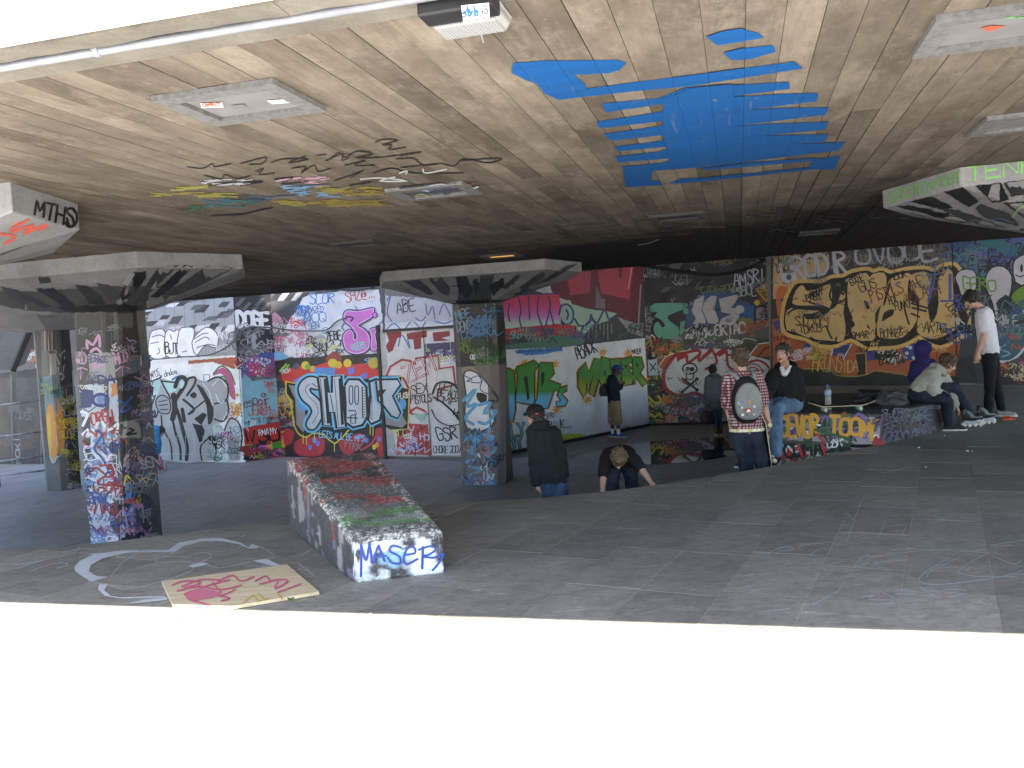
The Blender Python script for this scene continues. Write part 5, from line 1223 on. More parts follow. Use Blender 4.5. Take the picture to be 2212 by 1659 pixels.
clutter(P, *kF(1600, 40), *kF(2212, 360), 46, [C(60, 120, 130), C(70, 80, 150), C(90, 130, 140), C(86, 100, 170), C(50, 50, 60), C(150, 110, 130)], 12, 34, 2, 5, seed=71, blobs=22)
P.poly(kF((1800, 60), (1920, 20), (2050, 40), (2030, 90), (1900, 110)), C(64, 118, 124), smooth=2)
for q in ([(1610, 370), (1660, 310), (1760, 310), (1790, 380), (1770, 520), (1680, 560), (1640, 450)], [(1880, 370), (1930, 290), (2030, 280), (2100, 360), (2090, 500), (2050, 620), (2060, 740), (2130, 760), (2212, 640), (2240, 700), (2100, 830), (1980, 760), (1940, 600), (1890, 480)], [(2120, 260), (2160, 200), (2240, 190), (2240, 420), (2140, 410)]):
    P.stroke(kF(*q), 5, BLK, 2, closed=True); P.poly(kF(*q), C(204, 200, 206), smooth=2)
P.dot(*kF(2190, 290), 3, BLK, 9); P.stroke(kF((2140, 350), (2180, 365), (2212, 350)), 2.4, BLK); P.poly(kF((2100, 550), (2150, 480), (2240, 450), (2240, 640), (2160, 620)), C(110, 150, 40), smooth=2)
P.bubble('GERO', kF(1680, 500), kF(1960, 480), 26, [(3.4, C(120, 160, 60))], seed=20, jit=.2)
clutter(P, *kF(1640, 560), *kF(2212, 900), 40, [C(190, 188, 196), C(70, 80, 140), C(60, 60, 70), C(110, 112, 120), C(60, 110, 120), C(40, 40, 46)], 10, 30, 1.6, 4, seed=72, blobs=12)
P.poly(kF((1990, 840), (2240, 780), (2240, 1030), (2080, 1130), (1990, 1130)), C(66, 104, 116), rough=2); P.stroke(kF((1990, 1110), (2080, 1110), (2160, 1060), (2240, 960)), 5, C(206, 220, 230)); P.stroke(kF((2060, 960), (2000, 1000), (2090, 1040), (2020, 1070)), 2.6, C(140, 190, 220)); P.stroke(kF((1990, 900), (2020, 870)), 3, WHT, 1)
clutter(P, *kF(2000, 840), *kF(2212, 1000), 14, [C(180, 90, 60), C(90, 140, 150), C(70, 100, 130)], 8, 18, 2, 3.5, seed=73)
P.poly(kF((1630, 1080), (1760, 1060), (1800, 1300), (1640, 1290)), C(40, 40, 44)); P.poly(kF((1990, 1140), (2240, 1050), (2240, 1330), (2000, 1290)), C(104, 70, 80), rough=2); clutter(P, *kF(1990, 1130), *kF(2212, 1280), 16, [C(190, 90, 130), C(200, 190, 150), C(120, 50, 50), C(60, 50, 56), C(190, 110, 60)], 8, 18, 2, 4, seed=74, blobs=12)
P.done('graffiti_piece', wF.o, label='white and teal lettering with a green dot')

# ---------- ledge front
nL = -ln
kG = K(2200, 950, 600, 1659); kH = K(2780, 900, 484, 1606)
P = Paint(Plane(LEDGE_C, nL if nL.y < 0 else -nL), base=0.004)
P.poly(kG((640, 1045), (1620, 1048), (1680, 1120), (1670, 1290), (1600, 1290), (1100, 1262), (640, 1245)), C(150, 146, 156), rough=1.5)
clutter(P, *kG(660, 1050), *kG(1660, 1270), 46, [C(84, 60, 120), WHT, C(40, 70, 50), C(150, 36, 40), C(60, 110, 60), BLK, C(110, 90, 150), C(30, 30, 34)], 8, 22, 2, 4.5, seed=81, blobs=24)
OC = C(214, 156, 26)
P.bubble('CEVOR', kG(800, 1225), kG(1130, 1215), 44, [(7.5, OC)], seed=22, jit=.06); P.bubble('TOOM', kG(1230, 1200), kG(1600, 1215), 36, [(8, OC)], seed=23, jit=.06)
P.stroke(kG((1100, 1160), (1250, 1200), (1400, 1240)), 6, C(50, 90, 40)); P.stroke(kG((1120, 1200), (1180, 1265)), 6, C(190, 40, 46)); P.stroke(kG((1600, 1250), (1610, 1120), (1660, 1080)), 7, OC)
o = P.done('ledge_lettering', ledge, label='ochre yellow letters'); 
P = Paint(Plane(LEDGE_C + ln * 0.03, nL if nL.y < 0 else -nL), base=0.004)
P.poly(kG((640, 1282), (1100, 1292), (1500, 1322), (1200, 1400), (800, 1470), (640, 1480)), C(160, 156, 156), rough=1.5)
clutter(P, *kG(660, 1290), *kG(1350, 1420), 22, [RED, C(200, 50, 40), BLK, C(60, 80, 120), WHT, C(60, 110, 60)], 10, 22, 2, 5, seed=82, blobs=14)
P.bubble('CDMASH', kG(840, 1410), kG(1330, 1345), 26, [(5.5, BLK)], seed=24, jit=.08); P.stroke(kG((950, 1290), (990, 1400)), 6, C(200, 40, 36)); P.stroke(kG((1160, 1290), (1190, 1380)), 6, C(190, 40, 40))
P.done('base_lettering', ledge, label='black and red letters on the lower face')
ed = (LE - LEDGE_C).normalized(); en = Vector((ed.y, -ed.x, 0))
if en.y > 0: en = -en
P = Paint(Plane(LEDGE_C, en), base=0.004)
P.poly(kH((150, 1450), (480, 1330), (760, 1340), (770, 1540), (160, 1680)), C(54, 50, 60), rough=1.5)
clutter(P, *kH(150, 1370), *kH(740, 1620), 50, [C(60, 48, 84), C(44, 66, 90), C(84, 34, 46), C(96, 96, 102), C(40, 40, 46), C(66, 90, 108), C(30, 30, 34)], 8, 24, 1.6, 3.6, seed=83)
P.done('ledge_end_paint', ledge)
# ================================================================== paint on columns, heads, ceiling and floor
def black_streaks(P, groups, cols):
    for q in groups: P.poly(q, cols[rnd.randrange(len(cols))])
DK = [C(30, 30, 31), C(44, 44, 45), C(22, 22, 23), C(60, 60, 61)]
# left head
P = Paint(col2['cconv'], base=0.004)
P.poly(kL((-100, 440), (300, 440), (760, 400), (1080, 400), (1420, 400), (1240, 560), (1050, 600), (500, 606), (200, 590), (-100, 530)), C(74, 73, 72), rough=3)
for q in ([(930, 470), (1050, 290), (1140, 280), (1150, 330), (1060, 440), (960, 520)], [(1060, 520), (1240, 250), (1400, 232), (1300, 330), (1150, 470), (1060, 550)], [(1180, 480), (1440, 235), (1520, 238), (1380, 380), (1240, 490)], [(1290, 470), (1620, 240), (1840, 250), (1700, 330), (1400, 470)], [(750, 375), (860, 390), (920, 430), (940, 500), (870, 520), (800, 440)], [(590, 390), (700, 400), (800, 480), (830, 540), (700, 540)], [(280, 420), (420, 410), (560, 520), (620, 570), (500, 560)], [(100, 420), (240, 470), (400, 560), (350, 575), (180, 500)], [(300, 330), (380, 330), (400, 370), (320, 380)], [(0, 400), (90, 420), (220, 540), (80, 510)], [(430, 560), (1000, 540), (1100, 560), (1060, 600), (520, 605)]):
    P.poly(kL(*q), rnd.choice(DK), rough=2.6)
for q in ([(960, 380), (1010, 300), (1060, 300), (1000, 400)], [(1180, 420), (1230, 350), (1220, 420)]): P.poly(kL(*q), C(150, 150, 151), rough=1)
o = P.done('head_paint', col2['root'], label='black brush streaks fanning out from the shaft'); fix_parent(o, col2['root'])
# centre head
P = Paint(col1['cconv'], base=0.004)
kd = kC
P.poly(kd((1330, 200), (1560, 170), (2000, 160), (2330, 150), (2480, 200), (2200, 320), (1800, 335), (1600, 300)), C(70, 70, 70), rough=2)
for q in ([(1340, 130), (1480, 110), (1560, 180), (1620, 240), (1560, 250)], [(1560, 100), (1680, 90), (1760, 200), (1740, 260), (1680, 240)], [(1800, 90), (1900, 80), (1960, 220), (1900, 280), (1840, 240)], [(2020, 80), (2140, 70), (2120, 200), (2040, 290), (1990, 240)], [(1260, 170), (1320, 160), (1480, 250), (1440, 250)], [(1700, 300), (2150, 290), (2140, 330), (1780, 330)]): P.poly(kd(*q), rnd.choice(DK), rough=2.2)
for q in ([(20, 260), (60, 240), (80, 330), (40, 400)], [(160, 300), (280, 240), (300, 290), (200, 400)], [(260, 330), (420, 200), (440, 230), (330, 330)], [(420, 330), (640, 180), (660, 220), (500, 330)], [(560, 300), (850, 130), (950, 110), (700, 260)], [(300, 390), (600, 330), (700, 290), (480, 380)]): P.poly(kD(*q), rnd.choice(DK), rough=2.2)
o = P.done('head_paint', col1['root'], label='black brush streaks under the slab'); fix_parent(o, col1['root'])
# right head with green letters
kT3 = K(2164, 0, 1100); kT2 = K(1000, 0, 1100); kT1 = K(0, 0, 1100)
P = Paint(col4['cconv'], base=0.004)
P.poly(kT3((1480, 1370), (1800, 1290), (2240, 1240), (2240, 1480), (2000, 1480), (1760, 1440)), C(66, 66, 66), rough=2)
for q in ([(1480, 1290), (1620, 1260), (1760, 1330), (1700, 1350)], [(1620, 1380), (1740, 1360), (1730, 1390), (1640, 1390)], [(1700, 1230), (1820, 1200), (1920, 1290), (1860, 1330)], [(1900, 1190), (2060, 1170), (2120, 1280), (2010, 1300)], [(1930, 1310), (2120, 1370), (2180, 1450), (1960, 1400), (1900, 1340)], [(2080, 1170), (2240, 1150), (2240, 1240), (2130, 1260)], [(1380, 1320), (1500, 1320), (1900, 1420), (1800, 1430)], [(1640, 1330), (1800, 1350), (2100, 1460), (1950, 1450)], [(2080, 1300), (2240, 1290), (2240, 1420)]): P.poly(kT3(*q), rnd.choice(DK), rough=2.6)
for st in ([(1830, 1430), (1900, 1410), (1960, 1440), (2040, 1400), (2150, 1430)], [(1840, 1450), (1960, 1470), (2100, 1440)]): P.stroke(kT3(*st), 1.6, C(96, 130, 150))
P.stroke(kT3((2140, 1390), (2180, 1340), (2240, 1310)), 5, C(150, 176, 110))
GN = C(104, 168, 76)
P.text('OEDOTENFOOT', kT3(1330, 1300), kT3(1800, 1165), 20, 3.2, GN, jit=.06, lean=(0, -1)); P.text('TENFOOT', kT3(1850, 1160), kT3(2640, 1050), 31, 4.5, C(120, 196, 84), jit=.04, lean=(0, -1))
o = P.done('head_paint', col4['root'], label='green spray letters on the pale rim'); fix_parent(o, col4['root'])
# near left head
col5['cconv'].tol = 0.5; P = Paint(col5['cconv'], base=0.004)
_n5 = Vector((pc.y - pb.y, -(pc.x - pb.x), 0)).normalized()
if _n5.dot(CAM - pb) < 0: _n5 = -_n5
P5 = Paint(Plane(pb, _n5), base=0.004)
P5.text('MTHS', kT1(225, 1385), kT1(470, 1450), 34, 5, BLK, jit=.12, lean=(0.12, -1)); P5.stroke(kT1((465, 1340), (492, 1370), (488, 1430), (450, 1455), (430, 1400)), 5, BLK)
o = P5.done('rim_tag', col5['root'], label='black tag on the rim'); fix_parent(o, col5['root'])
for q in ([(0, 1600), (120, 1540), (300, 1520), (180, 1570), (0, 1640)],): P.poly(kT1(*q), BLK)
for st in ([(0, 1440), (120, 1430), (60, 1480), (180, 1410)], [(80, 1490), (220, 1440), (150, 1500), (310, 1430), (240, 1490)], [(0, 1500), (100, 1520), (30, 1560)], [(20, 1420), (90, 1400)]): P.stroke(kT1(*st), 6, C(206, 84, 60), 3)
o = P.done('head_paint', col5['root'], label='red and black tags'); fix_parent(o, col5['root'])
# left shaft
P = Paint(col2['sconv'], base=0.003)
P.poly(k8((625, 60), (1200, 30), (1240, 420), (650, 420)), C(44, 43, 42)); P.poly(k8((980, 60), (1170, 50), (1170, 180), (980, 170)), C(92, 92, 92), rough=1)
P.poly(k8((780, 410), (1005, 390), (1020, 620), (790, 640)), C(160, 160, 164), rough=2)
PN = C(200, 150, 190)
for st in ([(770, 360), (765, 290), (820, 330), (870, 240), (880, 340)], [(800, 390), (850, 360), (890, 400)], [(820, 440), (920, 430), (840, 490), (830, 540), (920, 490)]): P.stroke(k8(*st), 6, PN, 3)
for x, y in ((650, 480), (1020, 470)): P.text('MOD', k8(x, y + 20), k8(x + 110, y), 24, 3.4, PN, jit=.1); P.stroke(k8((x, y + 90), (x + 60, y + 50), (x + 120, y + 70)), 2.6, PN); P.stroke(k8((x + 60, y + 50), (x + 60, y + 150)), 2.6, PN, 1)
P.poly(k8((645, 700), (1030, 640), (1060, 960), (680, 960)), C(190, 200, 220), rough=2); P.poly(k8((920, 720), (1025, 660), (1030, 760), (960, 800)), C(216, 146, 90), smooth=2)
P.bubble('YDA', k8(790, 680), k8(1010, 660), 17, [(4.5, C(50, 66, 130))], seed=31); P.text('ESCAFONZI!', k8(665, 735), k8(975, 760), 13, 1.5, C(232, 232, 226), jit=.08)
P.poly(k8((670, 740), (820, 730), (800, 880), (690, 860)), C(56, 70, 120), smooth=2); P.stroke([k8(885 + 68 * math.cos(t * .63), 815 + 50 * math.sin(t * .63)) for t in range(10)], 7, C(40, 62, 140), 3, closed=True); P.dot(*k8(885, 815), 9, C(110, 140, 190))
P.poly(k8((660, 930), (1040, 900), (1090, 1659), (1120, 2080), (740, 2080), (690, 1300)), C(206, 210, 222), rough=2)
P.stroke(k8((660, 870), (720, 880), (780, 920), (850, 870), (920, 890), (910, 940)), 1.8, BLK, 3); P.text('ORGU', k8(815, 1040), k8(1000, 1010), 26, 4, C(186, 40, 44), jit=.06)
for st in ([(690, 920), (770, 940), (720, 1080), (800, 1120), (860, 1020)], [(900, 1010), (960, 1080), (1050, 1020), (990, 1180)]): P.stroke(k8(*st), 6, C(236, 238, 244), 4)
clutter(P, *k8(680, 1060), *k8(1060, 2060), 90, [C(64, 90, 160), WHT, C(160, 40, 44), C(120, 170, 214), C(36, 52, 110), C(240, 240, 246), C(150, 120, 170), C(190, 70, 60), C(220, 224, 234)], 10, 28, 1.6, 4, seed=91, blobs=26, bcols=[C(220, 224, 234), C(120, 150, 200), C(190, 160, 200), C(150, 160, 190)])
P.stroke(k8((840, 1090), (900, 1120), (830, 1240), (900, 1330), (950, 1450), (860, 1530)), 3.6, C(44, 74, 150), 4); P.stroke(k8((880, 1390), (960, 1400), (1000, 1480), (900, 1500), (870, 1560), (1100, 1560), (1200, 1500)), 4, C(176, 40, 40), 4); P.text('DOEX', k8(1010, 1590), k8(1190, 1570), 22, 3, C(170, 40, 44), jit=.1)
# darker second face
P.poly(k8((1030, 620), (1230, 560), (1290, 1659), (1330, 2080), (1110, 2080), (1060, 1200)), C(46, 44, 46), rough=2)
P.poly(k8((1060, 1010), (1220, 980), (1250, 1150), (1060, 1150)), C(140, 136, 134), rough=2); P.stroke(k8((1090, 1060), (1180, 1080), (1110, 1120), (1200, 1110)), 4, BLK)
P.text('MASON', k8(1040, 740), k8(1210, 700), 13, 1.3, C(120, 118, 120), jit=.1); P.stroke(k8((1040, 820), (1150, 880), (1060, 920), (1160, 790)), 4, C(50, 76, 150))
P.poly(k8((1090, 1330), (1180, 1220), (1270, 1300), (1260, 1420), (1120, 1430)), C(170, 140, 140), smooth=2)
for wd, y in (('MAS', 1320), ('SOR', 1420), ('NSO', 1560)): P.text(wd, k8(1090, y), k8(1260, y + 60), 26, 2.6, C(30, 36, 70), jit=.12)
clutter(P, *k8(1080, 1450), *k8(1290, 2060), 40, [BLK, C(40, 50, 100), C(200, 150, 190), C(120, 118, 122), C(50, 120, 180), C(170, 60, 60), YEL], 9, 24, 1.6, 3.4, seed=92, blobs=8)
P.bubble('ZK', k8(1130, 1980), k8(1290, 1850), 40, [(4, C(196, 140, 186))], seed=33, jit=.1)
clutter(P, *k8(650, 120), *k8(1190, 620), 22, [C(150, 130, 160), C(120, 122, 128), C(90, 100, 130), C(190, 188, 194), C(70, 68, 70)], 9, 20, 1.4, 3, seed=93)
clutter(P, *k8(1180, 420), *k8(1340, 2060), 44, [C(110, 90, 130), C(120, 120, 128), C(60, 80, 120), C(150, 120, 150), C(80, 76, 80), C(170, 168, 172)], 9, 22, 1.6, 3.4, seed=94, blobs=10, bcols=[C(70, 66, 74), C(90, 84, 100), C(60, 58, 60)])
o = P.done('shaft_paint', col2['root'], label='dense white, blue and pink tags'); fix_parent(o, col2['root'])
# centre shaft
P = Paint(col1['sconv'], base=0.003)
P.poly(kC((1790, 330), (2100, 320), (2240, 350), (2240, 900), (1810, 900)), C(46, 46, 46), rough=1)
for t_, a, b, h, cc in (('MOE', (1810, 470), (1940, 440), 20, C(110, 150, 176)), ('DENE', (1820, 570), (1945, 550), 20, C(140, 160, 170)), ('HAT', (1840, 700), (1940, 690), 13, C(90, 120, 40)), ('MORO', (1840, 760), (1980, 750), 14, C(90, 120, 40))): P.text(t_, kC(*a), kC(*b), h, 2.4, cc, jit=.12)
clutter(P, *kC(1960, 370), *kC(2180, 620), 16, [C(66, 110, 160), C(80, 130, 170), C(40, 60, 80)], 10, 26, 2, 3.6, seed=95)
clutter(P, *kC(1980, 680), *kC(2180, 880), 20, [C(60, 110, 50), C(70, 120, 60), C(40, 60, 40), C(120, 120, 110)], 8, 22, 2, 4, seed=96, blobs=10)
P.text('506', kC(1910, 810), kC(1970, 820), 10, 1.6, WHT)
P.poly(kC((1820, 880), (2240, 860), (2260, 1850), (2080, 2250), (1880, 2250)), C(120, 108, 108), rough=2); P.poly(kC((1850, 900), (1950, 880), (2000, 940), (1900, 960)), C(150, 130, 120), smooth=2)
q = [(1880, 960), (1920, 920), (2000, 950), (2100, 1060), (2165, 1140), (2170, 1190), (2060, 1180), (2130, 1250), (2150, 1370), (2040, 1440), (1920, 1430), (1890, 1330), (1900, 1120)]
P.stroke(kC(*q), 6, C(60, 52, 50), 2, closed=True); P.poly(kC(*q), C(222, 222, 230), smooth=2)
for st in ([(1880, 960), (1950, 1000), (1900, 1010), (2000, 960), (2030, 1020), (1940, 1020)], [(2040, 1000), (2020, 1080), (2090, 1120), (2140, 1090)]): P.stroke(kC(*st), 2.2, C(60, 74, 130), 3)
P.poly(kC((1990, 1110), (2080, 1130), (2060, 1210), (2000, 1180)), C(40, 36, 38), smooth=2)
SK = C(96, 164, 208)
for st in ([(1870, 1180), (1980, 1080), (1900, 1230), (1990, 1210), (1890, 1330), (1960, 1390)], [(2010, 1220), (2110, 1200), (2050, 1290), (2160, 1270), (2080, 1380), (2010, 1370)], [(1900, 1520), (1990, 1460), (2000, 1560), (1920, 1620), (2010, 1680), (1900, 1720)], [(2040, 1480), (2140, 1500), (2060, 1560), (2160, 1600), (2060, 1700), (2150, 1720)], [(1930, 1760), (2020, 1790), (1930, 1850), (2040, 1870)], [(2070, 1760), (2120, 1830), (2060, 1900), (2150, 1930)], [(1900, 1930), (2000, 1960), (1910, 2030), (2010, 2060)], [(2060, 1980), (2150, 2000), (2070, 2080)], [(1990, 1440), (1950, 1640)], [(2100, 1420), (2080, 1680)]): P.stroke(kC(*st), 7, SK, 4)
clutter(P, *kC(1890, 1450), *kC(2200, 2100), 44, [SK, C(150, 110, 100), C(70, 120, 180), C(206, 214, 222), C(60, 66, 90), C(176, 120, 110)], 8, 22, 2, 4.5, seed=97)
P.poly(kC((2040, 2090), (2180, 2080), (2190, 2150), (2050, 2160)), C(170, 40, 50), rough=1); P.poly(kC((1900, 2090), (2020, 2080), (2030, 2160), (1910, 2170)), C(180, 180, 178), rough=2)
o = P.done('shaft_paint', col1['root'], label='sky-blue looping letters over a white foot shape'); fix_parent(o, col1['root'])
# third shaft
P = Paint(col3['sconv'], base=0.003)
P.poly(k8((350, 60), (500, 60), (520, 600), (370, 600)), C(120, 114, 108), rough=2)
for i in range(12): P.stroke(k8((370 + i * 11, 80 + i * 9 % 40), (375 + i * 11, 380)), 1.6, rnd.choice((C(60, 56, 52), C(180, 174, 164), C(96, 90, 84))), 1)
P.poly(k8((490, 60), (600, 60), (650, 660), (530, 700)), C(46, 45, 46)); P.text('SERK', k8(560, 640), k8(570, 380), 22, 3, C(170, 172, 176), jit=.05)
P.poly(k8((430, 410), (495, 405), (500, 590), (440, 600)), C(176, 170, 166), rough=1); P.poly(k8((375, 610), (520, 590), (560, 900), (400, 950)), C(120, 140, 150), rough=2)
for q in ([(405, 960), (440, 850), (470, 900), (500, 1200), (500, 1330), (470, 1370), (440, 1330)], [(470, 850), (500, 800), (540, 880), (570, 1050), (565, 1230), (535, 1300), (505, 1250)]): P.poly(k8(*q), C(214, 140, 50), smooth=2)
P.poly(k8((410, 960), (440, 930), (455, 1200), (440, 1330), (425, 1200)), C(206, 176, 60)); P.stroke(k8((480, 830), (490, 1000), (505, 1230)), 1.6, C(180, 190, 196)); P.stroke(k8((440, 1310), (470, 1370), (500, 1320), (535, 1300), (560, 1240)), 3, C(150, 180, 196))
clutter(P, *k8(380, 620), *k8(560, 820), 18, [C(90, 130, 150), C(170, 70, 60), C(60, 90, 80), C(150, 160, 90)], 6, 14, 1.4, 3, seed=98)
P.poly(k8((570, 700), (660, 690), (720, 1659), (620, 1659)), C(60, 56, 50)); clutter(P, *k8(575, 720), *k8(700, 1640), 46, [BLK, YEL, C(160, 160, 164), C(150, 140, 60), C(190, 186, 180), C(60, 60, 60)], 7, 18, 1.4, 3, seed=99)
P.stroke(k8((640, 560), (655, 830)), 3, C(150, 206, 230), 1)
o = P.done('shaft_paint', col3['root'], label='two long orange ovals and a vertical grey tag'); fix_parent(o, col3['root'])

# ---- ceiling paint, cut along the board joints
cpl = Plane((0, 0, CEIL), (0, 0, -1)); CB = 0.0042
class CeilPaint(Paint):
    def poly(s, pts, col, smooth=0, rough=0.0):
        if smooth: pts = smooth_closed(pts, smooth)
        if rough:
            out = []
            for i in range(len(pts)):
                a, b = pts[i], pts[(i + 1) % len(pts)]; n = max(1, int(math.hypot(b[0] - a[0], b[1] - a[1]) / (rough * 2.5)))
                for k in range(n): out.append((a[0] + (b[0] - a[0]) * k / n + rnd.uniform(-rough, rough) * .6, a[1] + (b[1] - a[1]) * k / n + rnd.uniform(-rough, rough) * .45))
            pts = out
        off = s._layer(pts); sf = []
        for p in pts:
            q = cpl.pt(p[0], p[1], off); sf.append(to_rf((q.x, q.y)))
        lo, hi = min(q[0] for q in sf), max(q[0] for q in sf)
        for a, b in STRIPS:
            if b < lo or a > hi: continue
            g = 0.0006
            q = clip_poly(clip_poly(sf, (a + g, 1), (a + g, 0)), (b - g, 0), (b - g, 1)); q = dedupe(q, 0.001)
            if len(q) < 3: continue
            base = len(s.v)
            for u in q: s.v.append(RF(u[0], u[1], CEIL - off)); s.c.append(col)
            for t in tessellate_polygon([[Vector((u[0], u[1], 0)) for u in q]]): s.f.append([base + k for k in t])
P = CeilPaint(cpl, base=CB)
BL = C(10, 82, 146)
P.poly(kT2((1265, 465), (1280, 405), (1480, 390), (1950, 385), (2005, 405), (1960, 450), (1890, 470), (1665, 480), (1740, 540), (1750, 590), (1850, 560), (1860, 600), (1570, 640), (1480, 600), (1440, 545), (1330, 500)), BL, rough=1.6)
for q in ([(1525, 80), (1560, 68), (1600, 62), (1640, 72), (1650, 82), (1600, 90), (1550, 98)], [(1562, 115), (1600, 105), (1670, 98), (1675, 112), (1620, 128), (1580, 130)],
          [(1205, 216), (1264, 192), (1352, 180), (1466, 166), (1605, 148), (1716, 133), (1733, 148), (1494, 186), (1352, 199)],
          [(1301, 224), (1423, 212), (1480, 190), (1670, 179), (1703, 177), (1706, 192), (1575, 209), (1430, 225), (1308, 243)],
          [(1289, 263), (1420, 243), (1500, 215), (1676, 204), (1768, 201), (1765, 219), (1600, 239), (1430, 262), (1296, 277)],
          [(1304, 290), (1420, 273), (1500, 245), (1670, 234), (1790, 232), (1783, 248), (1600, 271), (1430, 292), (1320, 304)],
          [(1327, 317), (1420, 306), (1500, 280), (1655, 268), (1790, 263), (1783, 280), (1575, 300), (1430, 318), (1335, 327)],
          [(1330, 338), (1420, 328), (1500, 305), (1650, 293), (1790, 290), (1780, 306), (1660, 317), (1430, 344), (1336, 351)],
          [(1345, 360), (1430, 352), (1500, 332), (1685, 313), (1828, 307), (1810, 325), (1510, 362), (1430, 368), (1347, 374)],
          [(1346, 368), (1410, 364), (1405, 391), (1520, 384), (1748, 362), (1758, 345), (1815, 336), (1803, 366), (1750, 367), (1500, 394), (1352, 405)],
          [(1515, 364), (1620, 351), (1765, 341), (1766, 347), (1700, 353), (1520, 368)],
          [(1432, 214), (1500, 189), (1580, 182), (1590, 235), (1580, 300), (1520, 355), (1446, 348), (1434, 300)]):
    P.poly(q, BL, rough=1.3)
P.done('blue_paint', ceiling, M['roller'], label='large comb-shaped patch of flat blue paint')
P = CeilPaint(cpl, base=CB)
def smear(P, conv, q, cc, n=14, w=1.5, seed=1):
    r = random.Random(seed); pts = conv(*q); x0, x1 = min(p[0] for p in pts), max(p[0] for p in pts); y0, y1 = min(p[1] for p in pts), max(p[1] for p in pts)
    for i in range(n):
        y = r.uniform(y0, y1); xa = r.uniform(x0, x1); ln_ = r.uniform(.15, .45) * (x1 - x0); f = (xa - x0) / (x1 - x0)
        P.stroke([(xa, y), (xa + ln_ * .5, y + r.uniform(-3, 2)), (xa + ln_ * .2, y + r.uniform(-3, 3)), (xa + ln_, y + r.uniform(-4, 2))], w * r.uniform(.6, 1.5), cc, 4)
for i, (q, cc, n) in enumerate((([(830, 1265), (1380, 1195)], C(160, 154, 62), 10), ([(1160, 1350), (1330, 1325)], C(56, 110, 76), 10), ([(1290, 1325), (1540, 1275)], C(60, 112, 112), 14), ([(1720, 1320), (2212, 1285)], C(160, 144, 50), 15), ([(1780, 1260), (2120, 1195)], C(120, 164, 200), 16), ([(2040, 1245), (2240, 1205)], C(160, 144, 56), 9), ([(1250, 1190), (1560, 1155)], C(190, 194, 198), 10), ([(1760, 1180), (2060, 1140)], C(206, 160, 180), 10))): smear(P, kT1, q, cc, n, 2.2, i)
for i, (q, cc) in enumerate((([(0, 1250), (420, 1200)], C(158, 142, 50)), ([(0, 1318), (400, 1285)], C(154, 138, 50)))): smear(P, kT2, q, cc, 15, 2.2, i + 20)
r = random.Random(9)
for st in ([(1200, 1070), (1300, 1080), (1360, 1050), (1380, 1070), (1480, 1050)], [(1540, 1050), (1700, 1010), (1680, 1050), (1600, 1055)], [(1740, 1040), (1830, 1020), (1980, 1020), (1850, 1045), (1960, 1000)], [(2030, 995), (2090, 990)], [(2090, 1030), (2200, 985), (2190, 1030), (2240, 1010)], [(1310, 1125), (1420, 1150), (1440, 1120), (1520, 1145), (1600, 1130)], [(1640, 1100), (1690, 1080), (1660, 1120), (1760, 1110)], [(1870, 1080), (1960, 1070), (1930, 1110), (2010, 1060), (2040, 1100), (2120, 1080)], [(1340, 1190), (1500, 1170), (1690, 1165), (1540, 1190)], [(1760, 1150), (1880, 1140), (1800, 1180), (1970, 1165)], [(1350, 1385), (1560, 1370), (1750, 1330), (1540, 1380)], [(1480, 1390), (1650, 1350), (1700, 1340)]): P.stroke(kT1(*st), 2.3, C(22, 21, 21), 4)
for st in ([(1550, 1260), (1650, 1255), (1750, 1275), (1640, 1285), (1560, 1270)], [(1620, 1280), (1760, 1260), (1900, 1255)], [(1320, 1300), (1420, 1290), (1500, 1285)], [(1880, 1190), (2010, 1190), (2110, 1180)]): P.stroke(kT1(*st), 1.5, C(50, 96, 150), 4)
for st in ([(90, 1030), (160, 980), (200, 1010), (280, 970), (380, 990), (270, 1010), (420, 1010), (690, 975), (560, 1000)], [(395, 915), (440, 895), (540, 900), (440, 930), (500, 930), (480, 960), (590, 945)], [(530, 1020), (640, 1015), (700, 1060), (800, 1050), (560, 1075)], [(810, 1045), (900, 1065), (960, 1020), (1120, 1045), (1200, 1015), (950, 1030)], [(200, 1060), (330, 1030), (260, 1060), (390, 1060)], [(380, 1110), (500, 1080), (640, 1110), (960, 1110)], [(130, 1160), (250, 1120), (320, 1090), (240, 1140)], [(230, 1190), (370, 1165), (300, 1185)]): P.stroke(kT2(*st), 2.4, C(24, 23, 23), 4)
for st in ([(300, 1150), (420, 1140), (600, 1160), (420, 1160), (520, 1135)], [(550, 1110), (600, 1095), (590, 1115)], [(700, 1085), (720, 1110), (850, 1085)]): P.stroke(kT2(*st), 3, C(206, 206, 206), 3)
P.stroke(kT2((2080, 1570), (2140, 1560), (2212, 1535)), 1.5, C(150, 150, 150), 2)
for i in range(9):
    x, y = r.uniform(1400, 1950), r.uniform(440, 500)
    P.stroke([(x + r.uniform(-50, 50), y + r.uniform(-8, 8)) for _ in range(5)], r.uniform(1, 2.2), r.choice((C(20, 20, 20), C(40, 60, 62), C(60, 40, 34), C(90, 90, 92))), 4)
P.done('ceiling_tags', ceiling, label='cluster of black, white and yellow tags')

